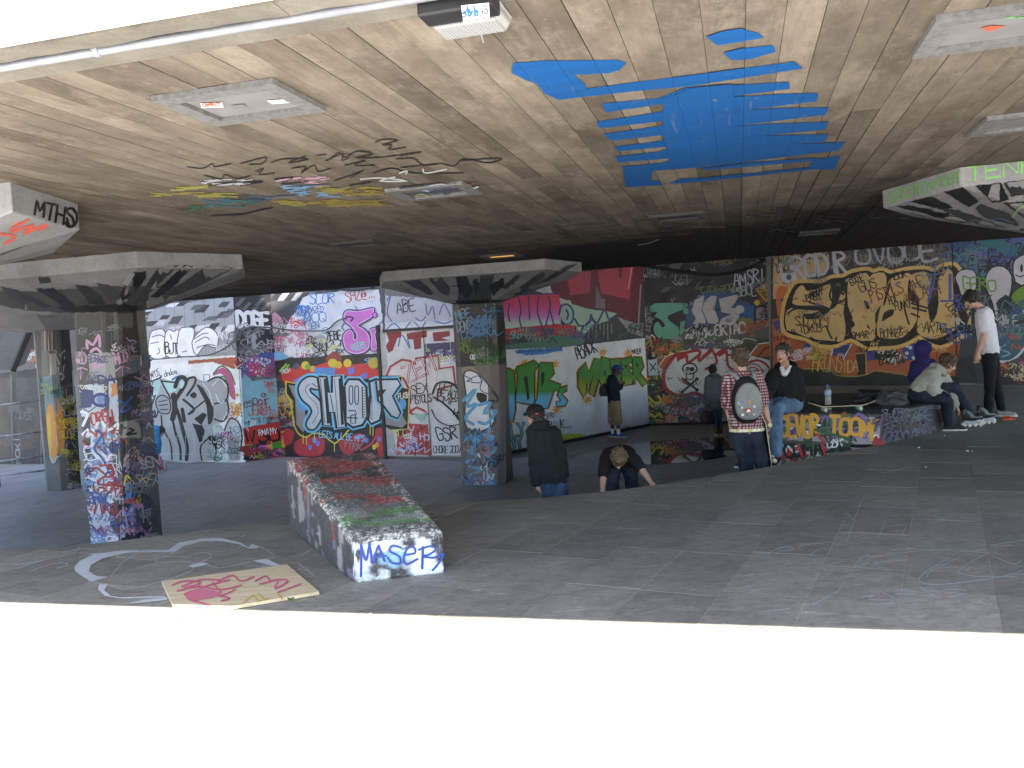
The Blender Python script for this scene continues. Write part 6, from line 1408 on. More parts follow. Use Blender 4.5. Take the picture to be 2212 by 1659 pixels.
# ---- chalk on the paving
M['chalk'] = m_paint('chalk', 0.95, 0.5, (0.17, 0.17, 0.172))
kFl = K(0, 1350, 1000); kFr = K(2264, 1350, 1000)
dp = Plane((0, 0, 0), (0, 0, 1)); P = Paint(dp, base=0.0025, step=0.0004)
CH = C(186, 188, 192); CH2 = C(178, 180, 184)
P.poly(kFl((525, 1010), (560, 970), (660, 920), (860, 895), (1190, 890), (1215, 905), (900, 910), (720, 950), (640, 1000), (625, 1040), (680, 1075), (770, 1080), (640, 1115), (570, 1070), (530, 1040)), CH, rough=1.0)
P.poly(kFl((1180, 895), (1260, 840), (1420, 810), (1560, 808), (1700, 840), (1760, 880), (1680, 850), (1560, 830), (1420, 830), (1300, 865), (1225, 910)), CH, rough=1.0)
P.poly(kFl((690, 1170), (700, 1130), (760, 1130), (735, 1175), (780, 1215), (850, 1225), (1160, 1215), (1165, 1225), (860, 1235), (740, 1215)), CH, rough=.8); P.poly(kFl((900, 1272), (1020, 1240), (1180, 1225), (1175, 1245), (1040, 1258)), CH, rough=.8); P.poly(kFl((1740, 880), (1780, 850), (1840, 870), (1800, 882)), CH); P.poly(kFl((1780, 965), (1880, 955), (1990, 1005), (1900, 1000)), CH); P.poly(kFl((1330, 1000), (1430, 980), (1480, 990), (1360, 1015)), CH)
for st in ([(640, 1110), (770, 1140), (930, 1165), (1330, 1050), (1335, 975), (1150, 980), (1090, 960), (1130, 940), (1320, 940)], [(1320, 945), (1360, 920), (1450, 910), (1490, 925), (1470, 955), (1340, 1000)], [(1440, 985), (1550, 1018), (1760, 975)], [(1840, 870), (1900, 905), (1935, 940), (1880, 950)], [(1990, 1005), (2050, 1020)], [(1060, 1050), (1060, 1085)], [(780, 1080), (860, 980), (960, 925)], [(1620, 1060), (1800, 1030), (2010, 1020)]): P.stroke(kFl(*st), 1.2, CH2, 3)
for st in ([(90, 1000), (330, 960)], [(130, 1022), (300, 965)], [(215, 1040), (360, 990), (470, 985), (470, 1000), (400, 1020)], [(440, 910), (600, 880), (660, 890)], [(520, 915), (560, 870)], [(560, 945), (720, 900)], [(1700, 800), (1730, 785)], [(2130, 930), (2200, 880)], [(2100, 980), (2212, 1070)]): P.stroke(kFl(*st), 1.3, CH2, 3)
for st in ([(1690, 945), (1560, 1020), (1470, 1090), (1500, 1125), (1600, 1135), (1760, 1120), (2060, 1080), (2212, 1030)], [(1750, 945), (1560, 1040), (1520, 1090)], [(1975, 910), (1900, 940), (1750, 1035), (1820, 1070), (1930, 1080), (2140, 1080)], [(1980, 930), (2140, 990), (2200, 960)], [(1010, 1010), (1080, 935), (1130, 940), (1100, 990), (1010, 1010)], [(1230, 920), (1640, 890), (1900, 905)], [(1150, 980), (1400, 960)], [(1060, 1230), (1150, 1210), (1120, 1240), (1280, 1245), (1240, 1270), (1120, 1275)], [(1220, 1190), (1330, 1250)], [(1290, 1180), (1420, 1180), (1440, 1200), (1310, 1200)], [(1480, 1155), (1630, 1240)], [(1560, 1180), (1760, 1170), (1800, 1195), (1680, 1225)], [(300, 900), (400, 915), (480, 880), (560, 865), (580, 890), (480, 900)], [(620, 870), (700, 850), (860, 835)], [(700, 930), (780, 880), (820, 885)], [(380, 1325), (560, 1305)], [(720, 1280), (900, 1180), (940, 1120)], [(960, 840), (1060, 560), (1100, 500)], [(1180, 820), (1240, 680)], [(1340, 800), (1380, 720), (1300, 715)], [(960, 640), (1030, 690)], [(1005, 430), (1050, 480)], [(1560, 640), (1640, 680)], [(1210, 350), (1440, 300)], [(1970, 860), (2212, 820)]): P.stroke(kFr(*st), 1.15, CH2, 3)
r = random.Random(17)
for i in range(60):
    x, y = r.uniform(980, 2200), r.uniform(1085, 1330); d = r.uniform(4, 20)
    P.stroke([(x, y), (x + d * r.uniform(.3, 1), y - d * r.uniform(0, .3))], r.uniform(.5, 1.0), C(178, 179, 181), 1)
P.done('chalk_drawing', deck, M['chalk'], label='white chalk outlines on the dark slabs')
# pale mortar joints that read light on the slabs, and litter bits
LITTER = []
for i, (x, y) in enumerate([(457, 1080), (800, 1331), (2090, 975), (2100, 976), (1525, 1052), (1930, 940), (1960, 932), (2000, 1010), (1985, 968), (2040, 942)]):
    p = on_z(x, y, 0.0 if y > 1060 or x > 1900 else 0.0); bm = bmesh.new(); s_ = rnd.uniform(.006, .014)
    if y < 1060 and x < 1600: p = on_z(x, y, 0.0)
    pts = [(s_ * rnd.uniform(.6, 1.2) * math.cos(t), s_ * .6 * math.sin(t)) for t in (0, 1.2, 2.4, 3.6, 4.9)]
    add_prism(bm, pts, 0.003, 0.008 + rnd.uniform(0, .006)); o = from_bm('paper_scrap', bm, M['white'] if i != 4 else M['black']); o.location = p; o.rotation_euler.z = rnd.uniform(0, 6)
    tag(o, 'small scrap of litter lying on the dark paving', 'litter', 'litter scraps on the paving')
# ================================================================== fittings
# ---- recessed square lights
sf = [to_rf(on_z(x, y, CEIL)) for x, y in ((323, 205), (593, 167), (703, 229), (468, 262))]
LS = (abs(sf[1][0] - sf[0][0]) + abs(sf[2][0] - sf[3][0])) / 2; LF = (abs(sf[3][1] - sf[0][1]) + abs(sf[2][1] - sf[1][1])) / 2
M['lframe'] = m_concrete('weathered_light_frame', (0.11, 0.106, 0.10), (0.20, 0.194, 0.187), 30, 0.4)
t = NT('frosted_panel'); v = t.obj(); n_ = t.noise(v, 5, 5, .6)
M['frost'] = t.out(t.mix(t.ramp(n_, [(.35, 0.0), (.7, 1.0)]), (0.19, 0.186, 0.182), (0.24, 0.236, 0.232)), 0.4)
M['lframe_d'] = m_concrete('dark_light_frame', (0.03, 0.029, 0.028), (0.07, 0.068, 0.065), 20, 0.4)  # darker frame and panel for the lights farther in
M['frost_d'] = simple('dark_light_panel', (0.05, 0.048, 0.046), .5, .4, 6)
def lamp(px, py, label, glass=None, zc=0.0, k=1.0, dim=False):
    p = on_z(px, py, CEIL); root = empty('recessed_light', (p.x, p.y, CEIL - 0.004), -TH); tag(root, label, 'light', 'square lights in the undercroft ceiling')
    hs, hf, w = LS / 2 * k, LF / 2 * k, 0.085 * k
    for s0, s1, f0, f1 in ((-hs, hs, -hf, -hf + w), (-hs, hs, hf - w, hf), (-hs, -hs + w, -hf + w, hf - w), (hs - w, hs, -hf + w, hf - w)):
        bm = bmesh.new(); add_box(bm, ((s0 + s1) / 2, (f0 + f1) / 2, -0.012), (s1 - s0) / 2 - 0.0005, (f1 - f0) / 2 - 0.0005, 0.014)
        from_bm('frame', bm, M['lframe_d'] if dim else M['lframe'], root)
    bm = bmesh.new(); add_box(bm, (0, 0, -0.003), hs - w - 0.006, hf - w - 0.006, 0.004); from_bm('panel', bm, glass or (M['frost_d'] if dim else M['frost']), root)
    return root, hs, hf
def decal(root, name, pts_px, col, z, label=None, extra=None):
    P = Paint(Plane((0, 0, CEIL), (0, 0, -1)), base=z)
    if pts_px: P.poly(pts_px, col)
    if extra: extra(P)
    o = P.done(name, root, label=label); o.matrix_parent_inverse = (Matrix.Translation(root.location) @ Matrix.Rotation(root.rotation_euler.z, 4, 'Z')).inverted()
    return o
c_ = [sum(q[i] for q in sf) / 4 for i in (0, 1)]
pc_ = RF(c_[0], c_[1], CEIL); d_ = pc_ - CAM; L1px = (W2 / 2 + d_.dot(_cx) / d_.dot(_f) * FPX, H2 / 2 - d_.dot(_cy) / d_.dot(_f) * FPX)
root, _, _ = lamp(L1px[0], L1px[1], 'frosted square light with an orange lettered sticker on it')
STK = 0.0165
decal(root, 'sticker', kT1((1285, 662), (1425, 657), (1432, 688), (1292, 693)), C(236, 230, 226), STK, extra=lambda P: P.text('GRC', kT1(1300, 683), kT1(1410, 678), 5.5, 2.2, C(214, 96, 60)))
decal(root, 'sticker', kT1((1710, 645), (1880, 632), (1895, 655), (1745, 668)), C(226, 226, 224), STK, extra=lambda P: P.text('ZONKE', kT1(1745, 664), kT1(1880, 652), 4, 1.0, C(120, 120, 120)))
decal(root, 'stain', kT1((1480, 678), (1560, 668), (1580, 688), (1500, 698)), C(120, 118, 116), STK)
root, _, _ = lamp(2168, 52, 'frosted square light with a bright green sticker and a red mark')
decal(root, 'sticker', kT3((2060, 105), (2080, 85), (2240, 75), (2240, 110), (2100, 118)), C(90, 226, 60), STK, extra=lambda P: P.text('JAGS', kT3(2075, 112), kT3(2220, 105), 8, 2, C(24, 60, 20), jit=.1))
decal(root, 'paint_mark', kT3((1935, 180), (2000, 165), (2095, 168), (2030, 190), (1985, 200), (1980, 215), (1970, 195)), C(196, 84, 50), STK)
root, _, _ = lamp(938, 410, 'square light covered in multicoloured paint beside the tag cluster')
P0 = []
def mess(P):
    r = random.Random(5)
    for i in range(16):
        x, y = r.uniform(868, 1010), r.uniform(400, 424); P.stroke([(x, y), (x + r.uniform(8, 30), y + r.uniform(-4, 4)), (x + r.uniform(20, 50), y + r.uniform(-5, 5))], r.uniform(1.5, 3.5), r.choice((C(90, 150, 170), C(190, 60, 60), C(214, 190, 50), C(40, 60, 110), BLK, WHT, C(120, 80, 140))), 3)
decal(root, 'paint_mess', [(860, 405), (985, 395), (1012, 412), (885, 424)], C(70, 72, 84), STK, extra=mess)
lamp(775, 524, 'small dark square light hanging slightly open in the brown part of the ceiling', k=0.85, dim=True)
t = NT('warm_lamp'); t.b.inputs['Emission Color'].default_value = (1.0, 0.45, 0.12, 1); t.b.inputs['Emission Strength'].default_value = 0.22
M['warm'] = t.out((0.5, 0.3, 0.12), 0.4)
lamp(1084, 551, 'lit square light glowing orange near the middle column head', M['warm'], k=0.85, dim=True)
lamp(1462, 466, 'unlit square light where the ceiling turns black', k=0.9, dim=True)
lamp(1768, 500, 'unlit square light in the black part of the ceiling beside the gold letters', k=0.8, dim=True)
lamp(2226, 258, 'bare grey square light near the column head with green letters')
# ---- bulkhead lamp with sticker
p = on_z(1020, 26, CEIL); root = empty('bulkhead_lamp', (p.x, p.y, CEIL - 0.005), -TH); tag(root, 'black bulkhead lamp with ribbed glass and a blue and white sticker at the open edge', 'lamp')
bm = bmesh.new(); add_box(bm, (0, -0.17, -0.035), 0.14, 0.06, 0.035); bevel(bm, 0.008); from_bm('housing', bm, M['black'], root)
t = NT('ribbed_glass'); v = t.obj(); w_ = t.n('ShaderNodeTexWave'); w_.inputs['Scale'].default_value = 26; t.l(v, w_.inputs['Vector'])
t.bump(w_.outputs['Fac'], 0.8, 0.01); M['ribglass'] = t.out((0.42, 0.42, 0.40), 0.2)
bm = bmesh.new()
pr = [(-0.11, -0.002), (0.09, -0.002), (0.075, -0.045), (0.03, -0.075), (-0.11, -0.078)]
vs = [[bm.verts.new((sx * (0.135 if i < 2 else 0.12), y, z)) for i, (y, z) in enumerate(pr)] for sx in (-1, 1)]
bm.faces.new(vs[0]); bm.faces.new(vs[1][::-1])
for i in range(len(pr)):
    j = (i + 1) % len(pr); bm.faces.new((vs[0][i], vs[0][j], vs[1][j], vs[1][i]))
bmesh.ops.recalc_face_normals(bm, faces=bm.faces[:]); bevel(bm, 0.006); from_bm('diffuser', bm, M['ribglass'], root)
bm = bmesh.new(); add_tube(bm, [(0.0, 0.085, -0.02), (0.0, 0.115, -0.05), (-0.004, 0.15, -0.06)], 0.004, 6); from_bm('latch', bm, M['galv'], root)
# sticker on the lower slanted glass
mw = Matrix.Translation(root.location) @ Matrix.Rotation(-TH, 4, 'Z')
a0 = mw @ Vector((0, 0.0, -0.078)); a1 = mw @ Vector((0.1, 0.0, -0.078)); a2 = mw @ Vector((0, -0.085, -0.078))
nn = (a1 - a0).cross(a2 - a0).normalized()
if nn.z > 0: nn = -nn
P = Paint(Plane(a0, nn), base=0.003)
P.poly([(996, 12), (1056, 6), (1058, 41), (1001, 49)], C(232, 234, 236))
P.text('style', (1001, 36), (1033, 33), 20, 3.6, C(20, 36, 60)); P.text('style', (1001, 36), (1033, 33), 20, 2.2, C(40, 130, 206)); P.text('43', (1037, 31), (1054, 29), 17, 2.2, C(50, 50, 54)); P.stroke([(1004, 45), (1056, 39)], 1.6, C(40, 40, 44), 1)
o = P.done('sticker', root, label='blue and white lettered sticker'); o.matrix_parent_inverse = mw.inverted()
# ---- conduit along the edge
fc = fl(Y_LIP) + 0.155; bm = bmesh.new()
add_tube(bm, [RF(S0 + .2, fc, CEIL - 0.026), RF(-3, fc, CEIL - 0.026), RF(-0.35, fc, CEIL - 0.026)], 0.019, 10)
root = empty('conduit', RF(-3, fc, CEIL - 0.026)); tag(root, 'grey metal conduit clipped along the open ceiling edge', 'conduit')
o = from_bm('pipe', bm, M['galv'], root, True); fix_parent(o, root)
for s in (-14, -12, -10, -8, -6, -4.2, to_rf(on_z(218, 113, CEIL - 0.026))[0], -0.9):
    bm = bmesh.new(); add_box(bm, RF(s, fc, CEIL - 0.014), 0.014, 0.028, 0.012, R, F); add_tube(bm, [RF(s - .012, fc, CEIL - .026), RF(s + .012, fc, CEIL - .026)], 0.0235, 10)
    o = from_bm('clip', bm, M['galv'], root); fix_parent(o, root)
# ---- wire on the left walls
def wire(name, label, segs, r, mat):
    bm = bmesh.new(); pts = []
    for wall, px in segs: pts += [tuple(wall.pt(*q, 0.05)) for q in px]
    add_tube(bm, catmull(pts, 5), r, 6); o = from_bm(name, bm, mat, smooth=True); tag(o, label, 'cable')
wire('wall_cable', 'thin pale cable drooping across the silver wall and the purple letters', [(wA, k9((0, 632), (180, 625), (420, 605), (680, 580), (880, 470))), (wB, k9((960, 370), (1040, 330), (1180, 328))), (wC, kC((250, 545), (400, 565), (600, 565), (680, 550), (760, 480), (840, 450)))], 0.017, simple('pale_cable', (0.10, 0.10, 0.11), .5, .2))
wire('wall_cable', 'black cable hooked along the top of the white and purple lettered wall', [(wC, kC((640, 190), (760, 200), (880, 212), (1000, 200), (1080, 180)))], 0.022, M['black'])

# ---- far left: dark wall, stair underside and railing
wG = Wall(plan(-140, 1004, LOW), plan(110, 1002, LOW), LOW - 0.05, 3.6, 'back_wall', 'dark wall with painted doors behind the railing', 0.25, M['dark'])
P = Paint(wG)
P.poly(k8((-60, 620), (85, 620), (85, 1480), (-60, 1500)), C(40, 36, 24), rough=2); P.poly(k8((140, 620), (340, 610), (350, 1420), (150, 1430)), C(26, 26, 29)); P.stroke(k8((95, 600), (110, 1460)), 5, C(60, 58, 56), 1); P.stroke(k8((350, 600), (365, 1440)), 4, C(70, 68, 66), 1)
clutter(P, *k8(-20, 860), *k8(370, 1330), 18, [C(70, 34, 28), C(50, 50, 54), C(36, 44, 60), C(60, 60, 62), C(26, 26, 28)], 5, 14, 1.2, 3, seed=101); P.text('NOKI', k8(180, 1370), k8(172, 1170), 10, 2.4, C(110, 110, 114), jit=.1)
P.poly(k8((0, 480), (360, 430), (360, 530), (0, 580)), C(60, 58, 58), rough=2); clutter(P, *k8(230, 370), *k8(360, 520), 10, [C(130, 50, 40), C(140, 140, 140), C(80, 80, 84), C(130, 70, 30)], 6, 14, 1.4, 3, seed=102)
P.done('wall_paint', wG.o)
bm = bmesh.new(); q = [at_depth(*k8(*p_), 20.3) for p_ in ((-260, 60), (320, 70), (120, 540), (-260, 590))]
lo = [bm.verts.new(p_) for p_ in q]; hi = [bm.verts.new(p_ + Vector((0, 0.5, 0.1))) for p_ in q]
bm.faces.new(lo); bm.faces.new(hi[::-1])
for i in range(4): bm.faces.new((lo[i], lo[(i + 1) % 4], hi[(i + 1) % 4], hi[i]))
o = from_bm('stair_underside', bm, m_concrete('grey_stair_concrete', (0.085, 0.085, 0.085), (0.13, 0.13, 0.13))); tag(o, 'slanting grey underside of a staircase above the railing', 'staircase')
bm = bmesh.new(); a, b = at_depth(*k8(310, 75), 20.1), at_depth(*k8(110, 560), 20.1); add_tube(bm, [a, b], 0.07, 6); o = from_bm('stair_beam', bm, M['dark']); tag(o, 'dark slanting edge beam of the staircase underside', 'beam')
rail = empty('railing', at_depth(60, 1000, 18.8)); tag(rail, 'low metal railing with three bars in front of the dark doors', 'railing')
M['rail'] = simple('scuffed_rail', (0.22, 0.22, 0.24), .5, .5, 5, .3)
for y0, y1, x1 in ((858, 812, 400), (1135, 1092, 400), (1355, 1308, 385), (1475, 1432, 430)):
    bm = bmesh.new(); add_tube(bm, [at_depth(*k8(-200, y0 + 26), 18.8), at_depth(*k8(x1, y1), 18.8)], 0.022, 8); o = from_bm('rail_bar', bm, M['rail'], rail, True); fix_parent(o, rail)
for x in (362, -60):
    bm = bmesh.new(); a, b = at_depth(*k8(x - 12, 830), 18.8), at_depth(*k8(x + 14, 1445), 18.8); b.z = LOW; b.x = a.x + 0.01; add_tube(bm, [a, b], 0.026, 8); o = from_bm('rail_post', bm, M['rail'], rail, True); fix_parent(o, rail)

# ---- plywood sheet
q = [on_z(385, 1338), on_z(690, 1286), on_z(620, 1226), on_z(350, 1263)]
t = NT('plywood'); v = t.pos(); g1 = t.noise(t.mapping(v, (2, 16, 2), rot=(0, 0, .5)), 1.5, 6, .6, .8)
M['ply'] = t.out(t.mix(t.ramp(g1, [(.3, 0.0), (.7, 1.0)]), (0.46, 0.36, 0.21), (0.64, 0.53, 0.35)), 0.7)
bm = bmesh.new(); add_prism(bm, [(p_.x - q[0].x, p_.y - q[0].y) for p_ in q], 0.004, [0.024, 0.024, 0.024, 0.024])
ply = from_bm('plywood_sheet', bm, M['ply']); ply.location = (q[0].x, q[0].y, 0); tag(ply, 'plywood sheet with pink and yellow scribbles lying half in the sun', 'plywood')
P = Paint(Plane((0, 0, 0.024), (0, 0, 1)), base=0.002)
kFl = K(0, 1350, 1000); PK = C(206, 84, 120)
for st in ([(1215, 1140), (1300, 1110), (1420, 1120), (1300, 1160)], [(1280, 1150), (1420, 1100), (1560, 1110), (1440, 1150), (1620, 1100)], [(1540, 1110), (1640, 1070), (1700, 1110), (1790, 1080)], [(1250, 1180), (1400, 1150), (1560, 1170), (1700, 1140)], [(1300, 1200), (1400, 1170), (1380, 1220), (1500, 1180), (1560, 1210), (1660, 1170)], [(1300, 1200), (1360, 1250), (1480, 1210), (1620, 1230), (1560, 1250)], [(1330, 1240), (1480, 1280)], [(1800, 1110), (1870, 1075), (1900, 1110), (1830, 1130)], [(1850, 1130), (1960, 1100), (2030, 1110), (1940, 1165), (1960, 1110)], [(1960, 1190), (2120, 1130)], [(1400, 1130), (1420, 1200)], [(1500, 1120), (1560, 1190)]): P.stroke(kFl(*st), 3.4, PK, 4)
for st in ([(1720, 1260), (1790, 1210), (1820, 1250), (1900, 1230)], [(1820, 1200), (1860, 1230)], [(1960, 1200), (1990, 1235)]): P.stroke(kFl(*st), 3, C(206, 176, 50), 3)
P.poly(kFl((1300, 1205), (1420, 1160), (1560, 1190), (1500, 1230), (1360, 1245)), C(200, 110, 130), rough=1.2)
o = P.done('scribble', ply, label='pink and yellow scribbles'); o.matrix_parent_inverse = Matrix.Translation((-q[0].x, -q[0].y, 0))
# leaf sprig
root = empty('leaf_sprig', on_z(629, 1297, 0.026)); tag(root, 'small green leaf sprig on the edge of the plywood sheet', 'leaf')
M['leaf'] = simple('leaf_green', (0.07, 0.14, 0.035), .5, .4)
for i in range(7):
    bm = bmesh.new(); a = i * 0.9; l_ = rnd.uniform(.02, .04); d = Vector((math.cos(a), math.sin(a), rnd.uniform(.2, .8))).normalized(); s_ = d.cross(Vector((0, 0, 1))).normalized() * l_ * .35
    vs = [bm.verts.new(v_) for v_ in (Vector(), d * l_ * .5 + s_, d * l_, d * l_ * .5 - s_)]; bm.faces.new(vs); from_bm('leaf', bm, M['leaf'], root)

# ================================================================== things on the ledge
def bottle(p):
    root = empty('water_bottle', p); tag(root, 'large clear plastic water bottle with blue cap standing on the ledge', 'bottle')
    t = NT('clear_plastic'); t.b.inputs['Transmission Weight'].default_value = 0.75; t.b.inputs['IOR'].default_value = 1.35; m = t.out((0.75, 0.82, 0.86), 0.12)
    bm = bmesh.new(); prof = [(0.038, 0), (0.042, 0.006)]
    for i in range(7): prof += [(0.042, 0.02 + i * 0.024), (0.039, 0.03 + i * 0.024)]
    prof += [(0.042, 0.19), (0.042, 0.25), (0.034, 0.275), (0.016, 0.295), (0.014, 0.312)]
    add_lathe(bm, prof, seg=18); from_bm('body', bm, m, root, True)
    bm = bmesh.new(); add_lathe(bm, [(0.0165, 0.305), (0.0165, 0.327), (0.014, 0.331)], seg=14); from_bm('cap', bm, simple('blue_cap', (0.03, 0.12, 0.42), .4), root, True)
    bm = bmesh.new(); add_lathe(bm, [(0.0432, 0.195), (0.0434, 0.2), (0.0434, 0.245), (0.0432, 0.248)], seg=18); from_bm('wrapper', bm, simple('bottle_wrapper', (0.25, 0.36, 0.60), .4, .5, 30), root, True)
p = on_z(*kG(1218, 985), LZ); bottle((p.x, p.y, LZ))
WOOD = simple('maple_deck', (0.45, 0.36, 0.24), .5, .2, 12); GRIP = simple('grip_tape', (0.015, 0.015, 0.015), .95, .3, 40)
WHEELS = simple('pale_green_wheel', (0.42, 0.55, 0.42), .45, .15, 30)
def skateboard(name, label, mw, flip=False, wheel=None):
    """board along local x, wheels below (-z)"""
    root = empty(name, (0, 0, 0)); root.matrix_world = mw; tag(root, label, 'skateboard')
    xs = [-0.40, -0.385, -0.35, -0.31, -0.26, -0.22, 0, 0.22, 0.26, 0.31, 0.35, 0.385, 0.40]
    def row(x, dz):
        e = max(0, abs(x) - 0.24); z = e * 0.32; hw = 0.1 * (1 - (max(0, abs(x) - 0.30) / 0.105) ** 2.6 * 0.8)
        return [(x, -hw, z + dz + 0.004), (x, -hw * .5, z + dz), (x, 0, z + dz - 0.001), (x, hw * .5, z + dz), (x, hw, z + dz + 0.004)]
    for nm, d0, d1, m in (('deck', 0, 0.010, WOOD), ('grip', 0.0103, 0.0115, GRIP)):
        bm = bmesh.new(); T = [[bm.verts.new(v_) for v_ in row(x, d1)] for x in xs]; B = [[bm.verts.new(v_) for v_ in row(x, d0)] for x in xs]
        for i in range(len(xs) - 1):
            for j in range(4): bm.faces.new((T[i][j], T[i + 1][j], T[i + 1][j + 1], T[i][j + 1])); bm.faces.new((B[i][j], B[i][j + 1], B[i + 1][j + 1], B[i + 1][j]))
            bm.faces.new((T[i][0], B[i][0], B[i + 1][0], T[i + 1][0])); bm.faces.new((T[i][4], T[i + 1][4], B[i + 1][4], B[i][4]))
        bm.faces.new(T[0] + B[0][::-1]); bm.faces.new(T[-1][::-1] + B[-1]); from_bm(nm, bm, m, root)
    for sx in (-0.21, 0.21):
        bm = bmesh.new(); add_box(bm, (sx, 0, -0.012), 0.035, 0.022, 0.010); add_tube(bm, [(sx, -0.07, -0.034), (sx, 0.07, -0.034)], 0.011, 8); add_box(bm, (sx, 0, -0.026), 0.018, 0.03, 0.012); tr = from_bm('truck', bm, M['galv'], root)
        for sy in (-0.082, 0.082):
            bm = bmesh.new(); pr = [(0.018, -0.016), (0.026, -0.012), (0.026, 0.012), (0.018, 0.016)]; add_lathe(bm, pr, seg=14)
            w = from_bm('wheel', bm, wheel or WHEELS, root, True); w.rotation_euler = (math.pi / 2, 0, 0); w.location = (sx, sy, -0.034)
    return root
a, b = on_z(*kG(1085, 985), LZ + 0.06), on_z(*kG(1610, 965), LZ + 0.06)
ang = math.atan2(b.y - a.y, b.x - a.x); c = (on_z(*kG(1165, 1005), LZ) + on_z(*kG(1505, 985), LZ)) / 2
skateboard('skateboard', 'skateboard with green wheels standing on the dark ledge beside the bottle', Matrix.Translation((c.x, c.y, LZ + 0.061)) @ Matrix.Rotation(ang, 4, 'Z'))

def blob(name, label, cat, c, rad, mat, seed=0, amp=.25, z0=None, parent=None):
    bm = bmesh.new(); bmesh.ops.create_icosphere(bm, subdivisions=4, radius=1.0)
    for v_ in bm.verts:
        d = v_.co.normalized(); k = 1 + amp * noise.fractal(d * 1.7 + Vector((seed, 0, 0)), 1, 2, 4)
        v_.co = Vector((d.x * rad[0] * k, d.y * rad[1] * k, max(d.z * rad[2] * k, -rad[2] * .55)))
    o = from_bm(name, bm, mat, parent, True); o.location = c
    if label: tag(o, label, cat)
    return o
BAGB = simple('black_nylon', (0.018, 0.018, 0.02), .6, .3, 20); BAGG = simple('charcoal_nylon', (0.06, 0.06, 0.066), .7, .3, 20)
def bag(px, py, z, rad, mat, label, seed, strap=True):
    p = on_z(px, py, z); root = empty('bag', (p.x, p.y, z)); tag(root, label, 'bag')
    blob('bag_body', None, None, (0, 0, rad[2] * .5), rad, mat, seed, .3, parent=root)
    if strap:
        bm = bmesh.new(); add_tube(bm, catmull([(-rad[0] * .7, -rad[1] * .7, rad[2] * .4), (-rad[0] * .3, -rad[1] * 1.15, rad[2] * .9), (rad[0] * .3, -rad[1] * 1.1, rad[2] * .7), (rad[0] * .9, -rad[1] * .8, rad[2] * .2)], 5), 0.012, 6); from_bm('strap', bm, BAGB, root, True)
bag(*kF(870, 1480), LZ, (0.24, 0.16, 0.13), BAGB, 'black bag slumped on the ledge behind the skateboard', 2)
bag(*kH(210, 1300), LZ, (0.20, 0.14, 0.13), BAGG, 'charcoal bag lying next to the boy in the pale hoodie', 5)
# inline skates
SKB = simple('skate_shell', (0.02, 0.02, 0.022), .35, .3, 20); SKW = simple('skate_wheel', (0.55, 0.54, 0.48), .4, .2, 20)
def skate(p, rz, label):
    root = empty('inline_skate', p, rz); tag(root, label, 'inline skate', 'inline skates by the ledge')
    bm = bmesh.new(); bmesh.ops.create_icosphere(bm, subdivisions=3, radius=1)
    for v_ in bm.verts:
        d = v_.co; z = d.z; x = d.x * 0.15; 
        v_.co = Vector((x, d.y * 0.048, 0.125 + z * 0.045 + (max(0, -d.x) ** .6) * (0.13 if z > 0 else 0)))
    from_bm('boot', bm, SKB, root, True)
    bm = bmesh.new(); add_box(bm, (0, 0, 0.065), 0.12, 0.012, 0.025); from_bm('frame', bm, M['galv'], root)
    for i in range(4):
        bm = bmesh.new(); add_lathe(bm, [(0.03, -0.011), (0.037, -0.004), (0.037, 0.004), (0.03, 0.011)], seg=14); w = from_bm('wheel', bm, SKW, root, True); w.rotation_euler = (math.pi / 2, 0, 0); w.location = (-0.12 + i * 0.08, 0, 0.037)
p = on_z(*kH(1060, 1530), 0.0); skate((p.x, p.y, 0.0), 0.1, 'black inline skate standing with its wheels towards the ledge')
p = on_z(*kH(1210, 1500), 0.0); skate((p.x, p.y, 0.0), 0.25, 'black inline skate standing in front of the boy in the white shirt')
bm = bmesh.new(); add_prism(bm, [(-.09, -.04), (.1, -.05), (.06, .05), (-.02, .07)], [.004] * 4, [.012, .02, .05, .04]); p = on_z(*kH(1420, 1455), 0)
o = from_bm('orange_cloth', bm, simple('orange_cloth', (0.75, 0.10, 0.03), .7)); o.location = p; tag(o, 'small bright orange cloth lying by the white shirted boy\'s shoe', 'cloth')
# blue paint dab on the paving
# spray can and pink bag far left
p = on_z(*k9(258, 1655), LOW); root = empty('spray_can', (p.x, p.y, LOW)); tag(root, 'small silver spray can standing on the floor by the pink bag', 'spray can')
bm = bmesh.new(); add_lathe(bm, [(0.034, 0), (0.036, 0.01), (0.036, 0.16), (0.026, 0.18)], seg=14); from_bm('can', bm, M['galv'], root, True)
bm = bmesh.new(); add_lathe(bm, [(0.015, 0.18), (0.015, 0.2), (0.012, 0.205)], seg=10); from_bm('nozzle', bm, M['white'], root, True)
bag(*k9(175, 1650), LOW, (0.14, 0.12, 0.26), simple('pink_bag', (0.45, 0.20, 0.28), .6, .3, 14), 'pink bag on the floor beside the person in blue', 9, True)
# skirting kerb under wall D and E
for w_, x0, x1, nm in ((wD, 1100, 1404, 'white panel wall'), (wE, 1412, 1660, 'skull wall')):
    a, b = w_.pt(x0, 950, 0.06), w_.pt(x1, 930, 0.06); bm = bmesh.new(); c = (a + b) / 2; c.z = LOW + 0.035
    add_box(bm, c, (b - a).length / 2, 0.055, 0.03, w_.t, w_.n); o = from_bm('skirting_kerb', bm, M['dark']); tag(o, 'low dark kerb along the foot of the ' + nm, 'kerb')
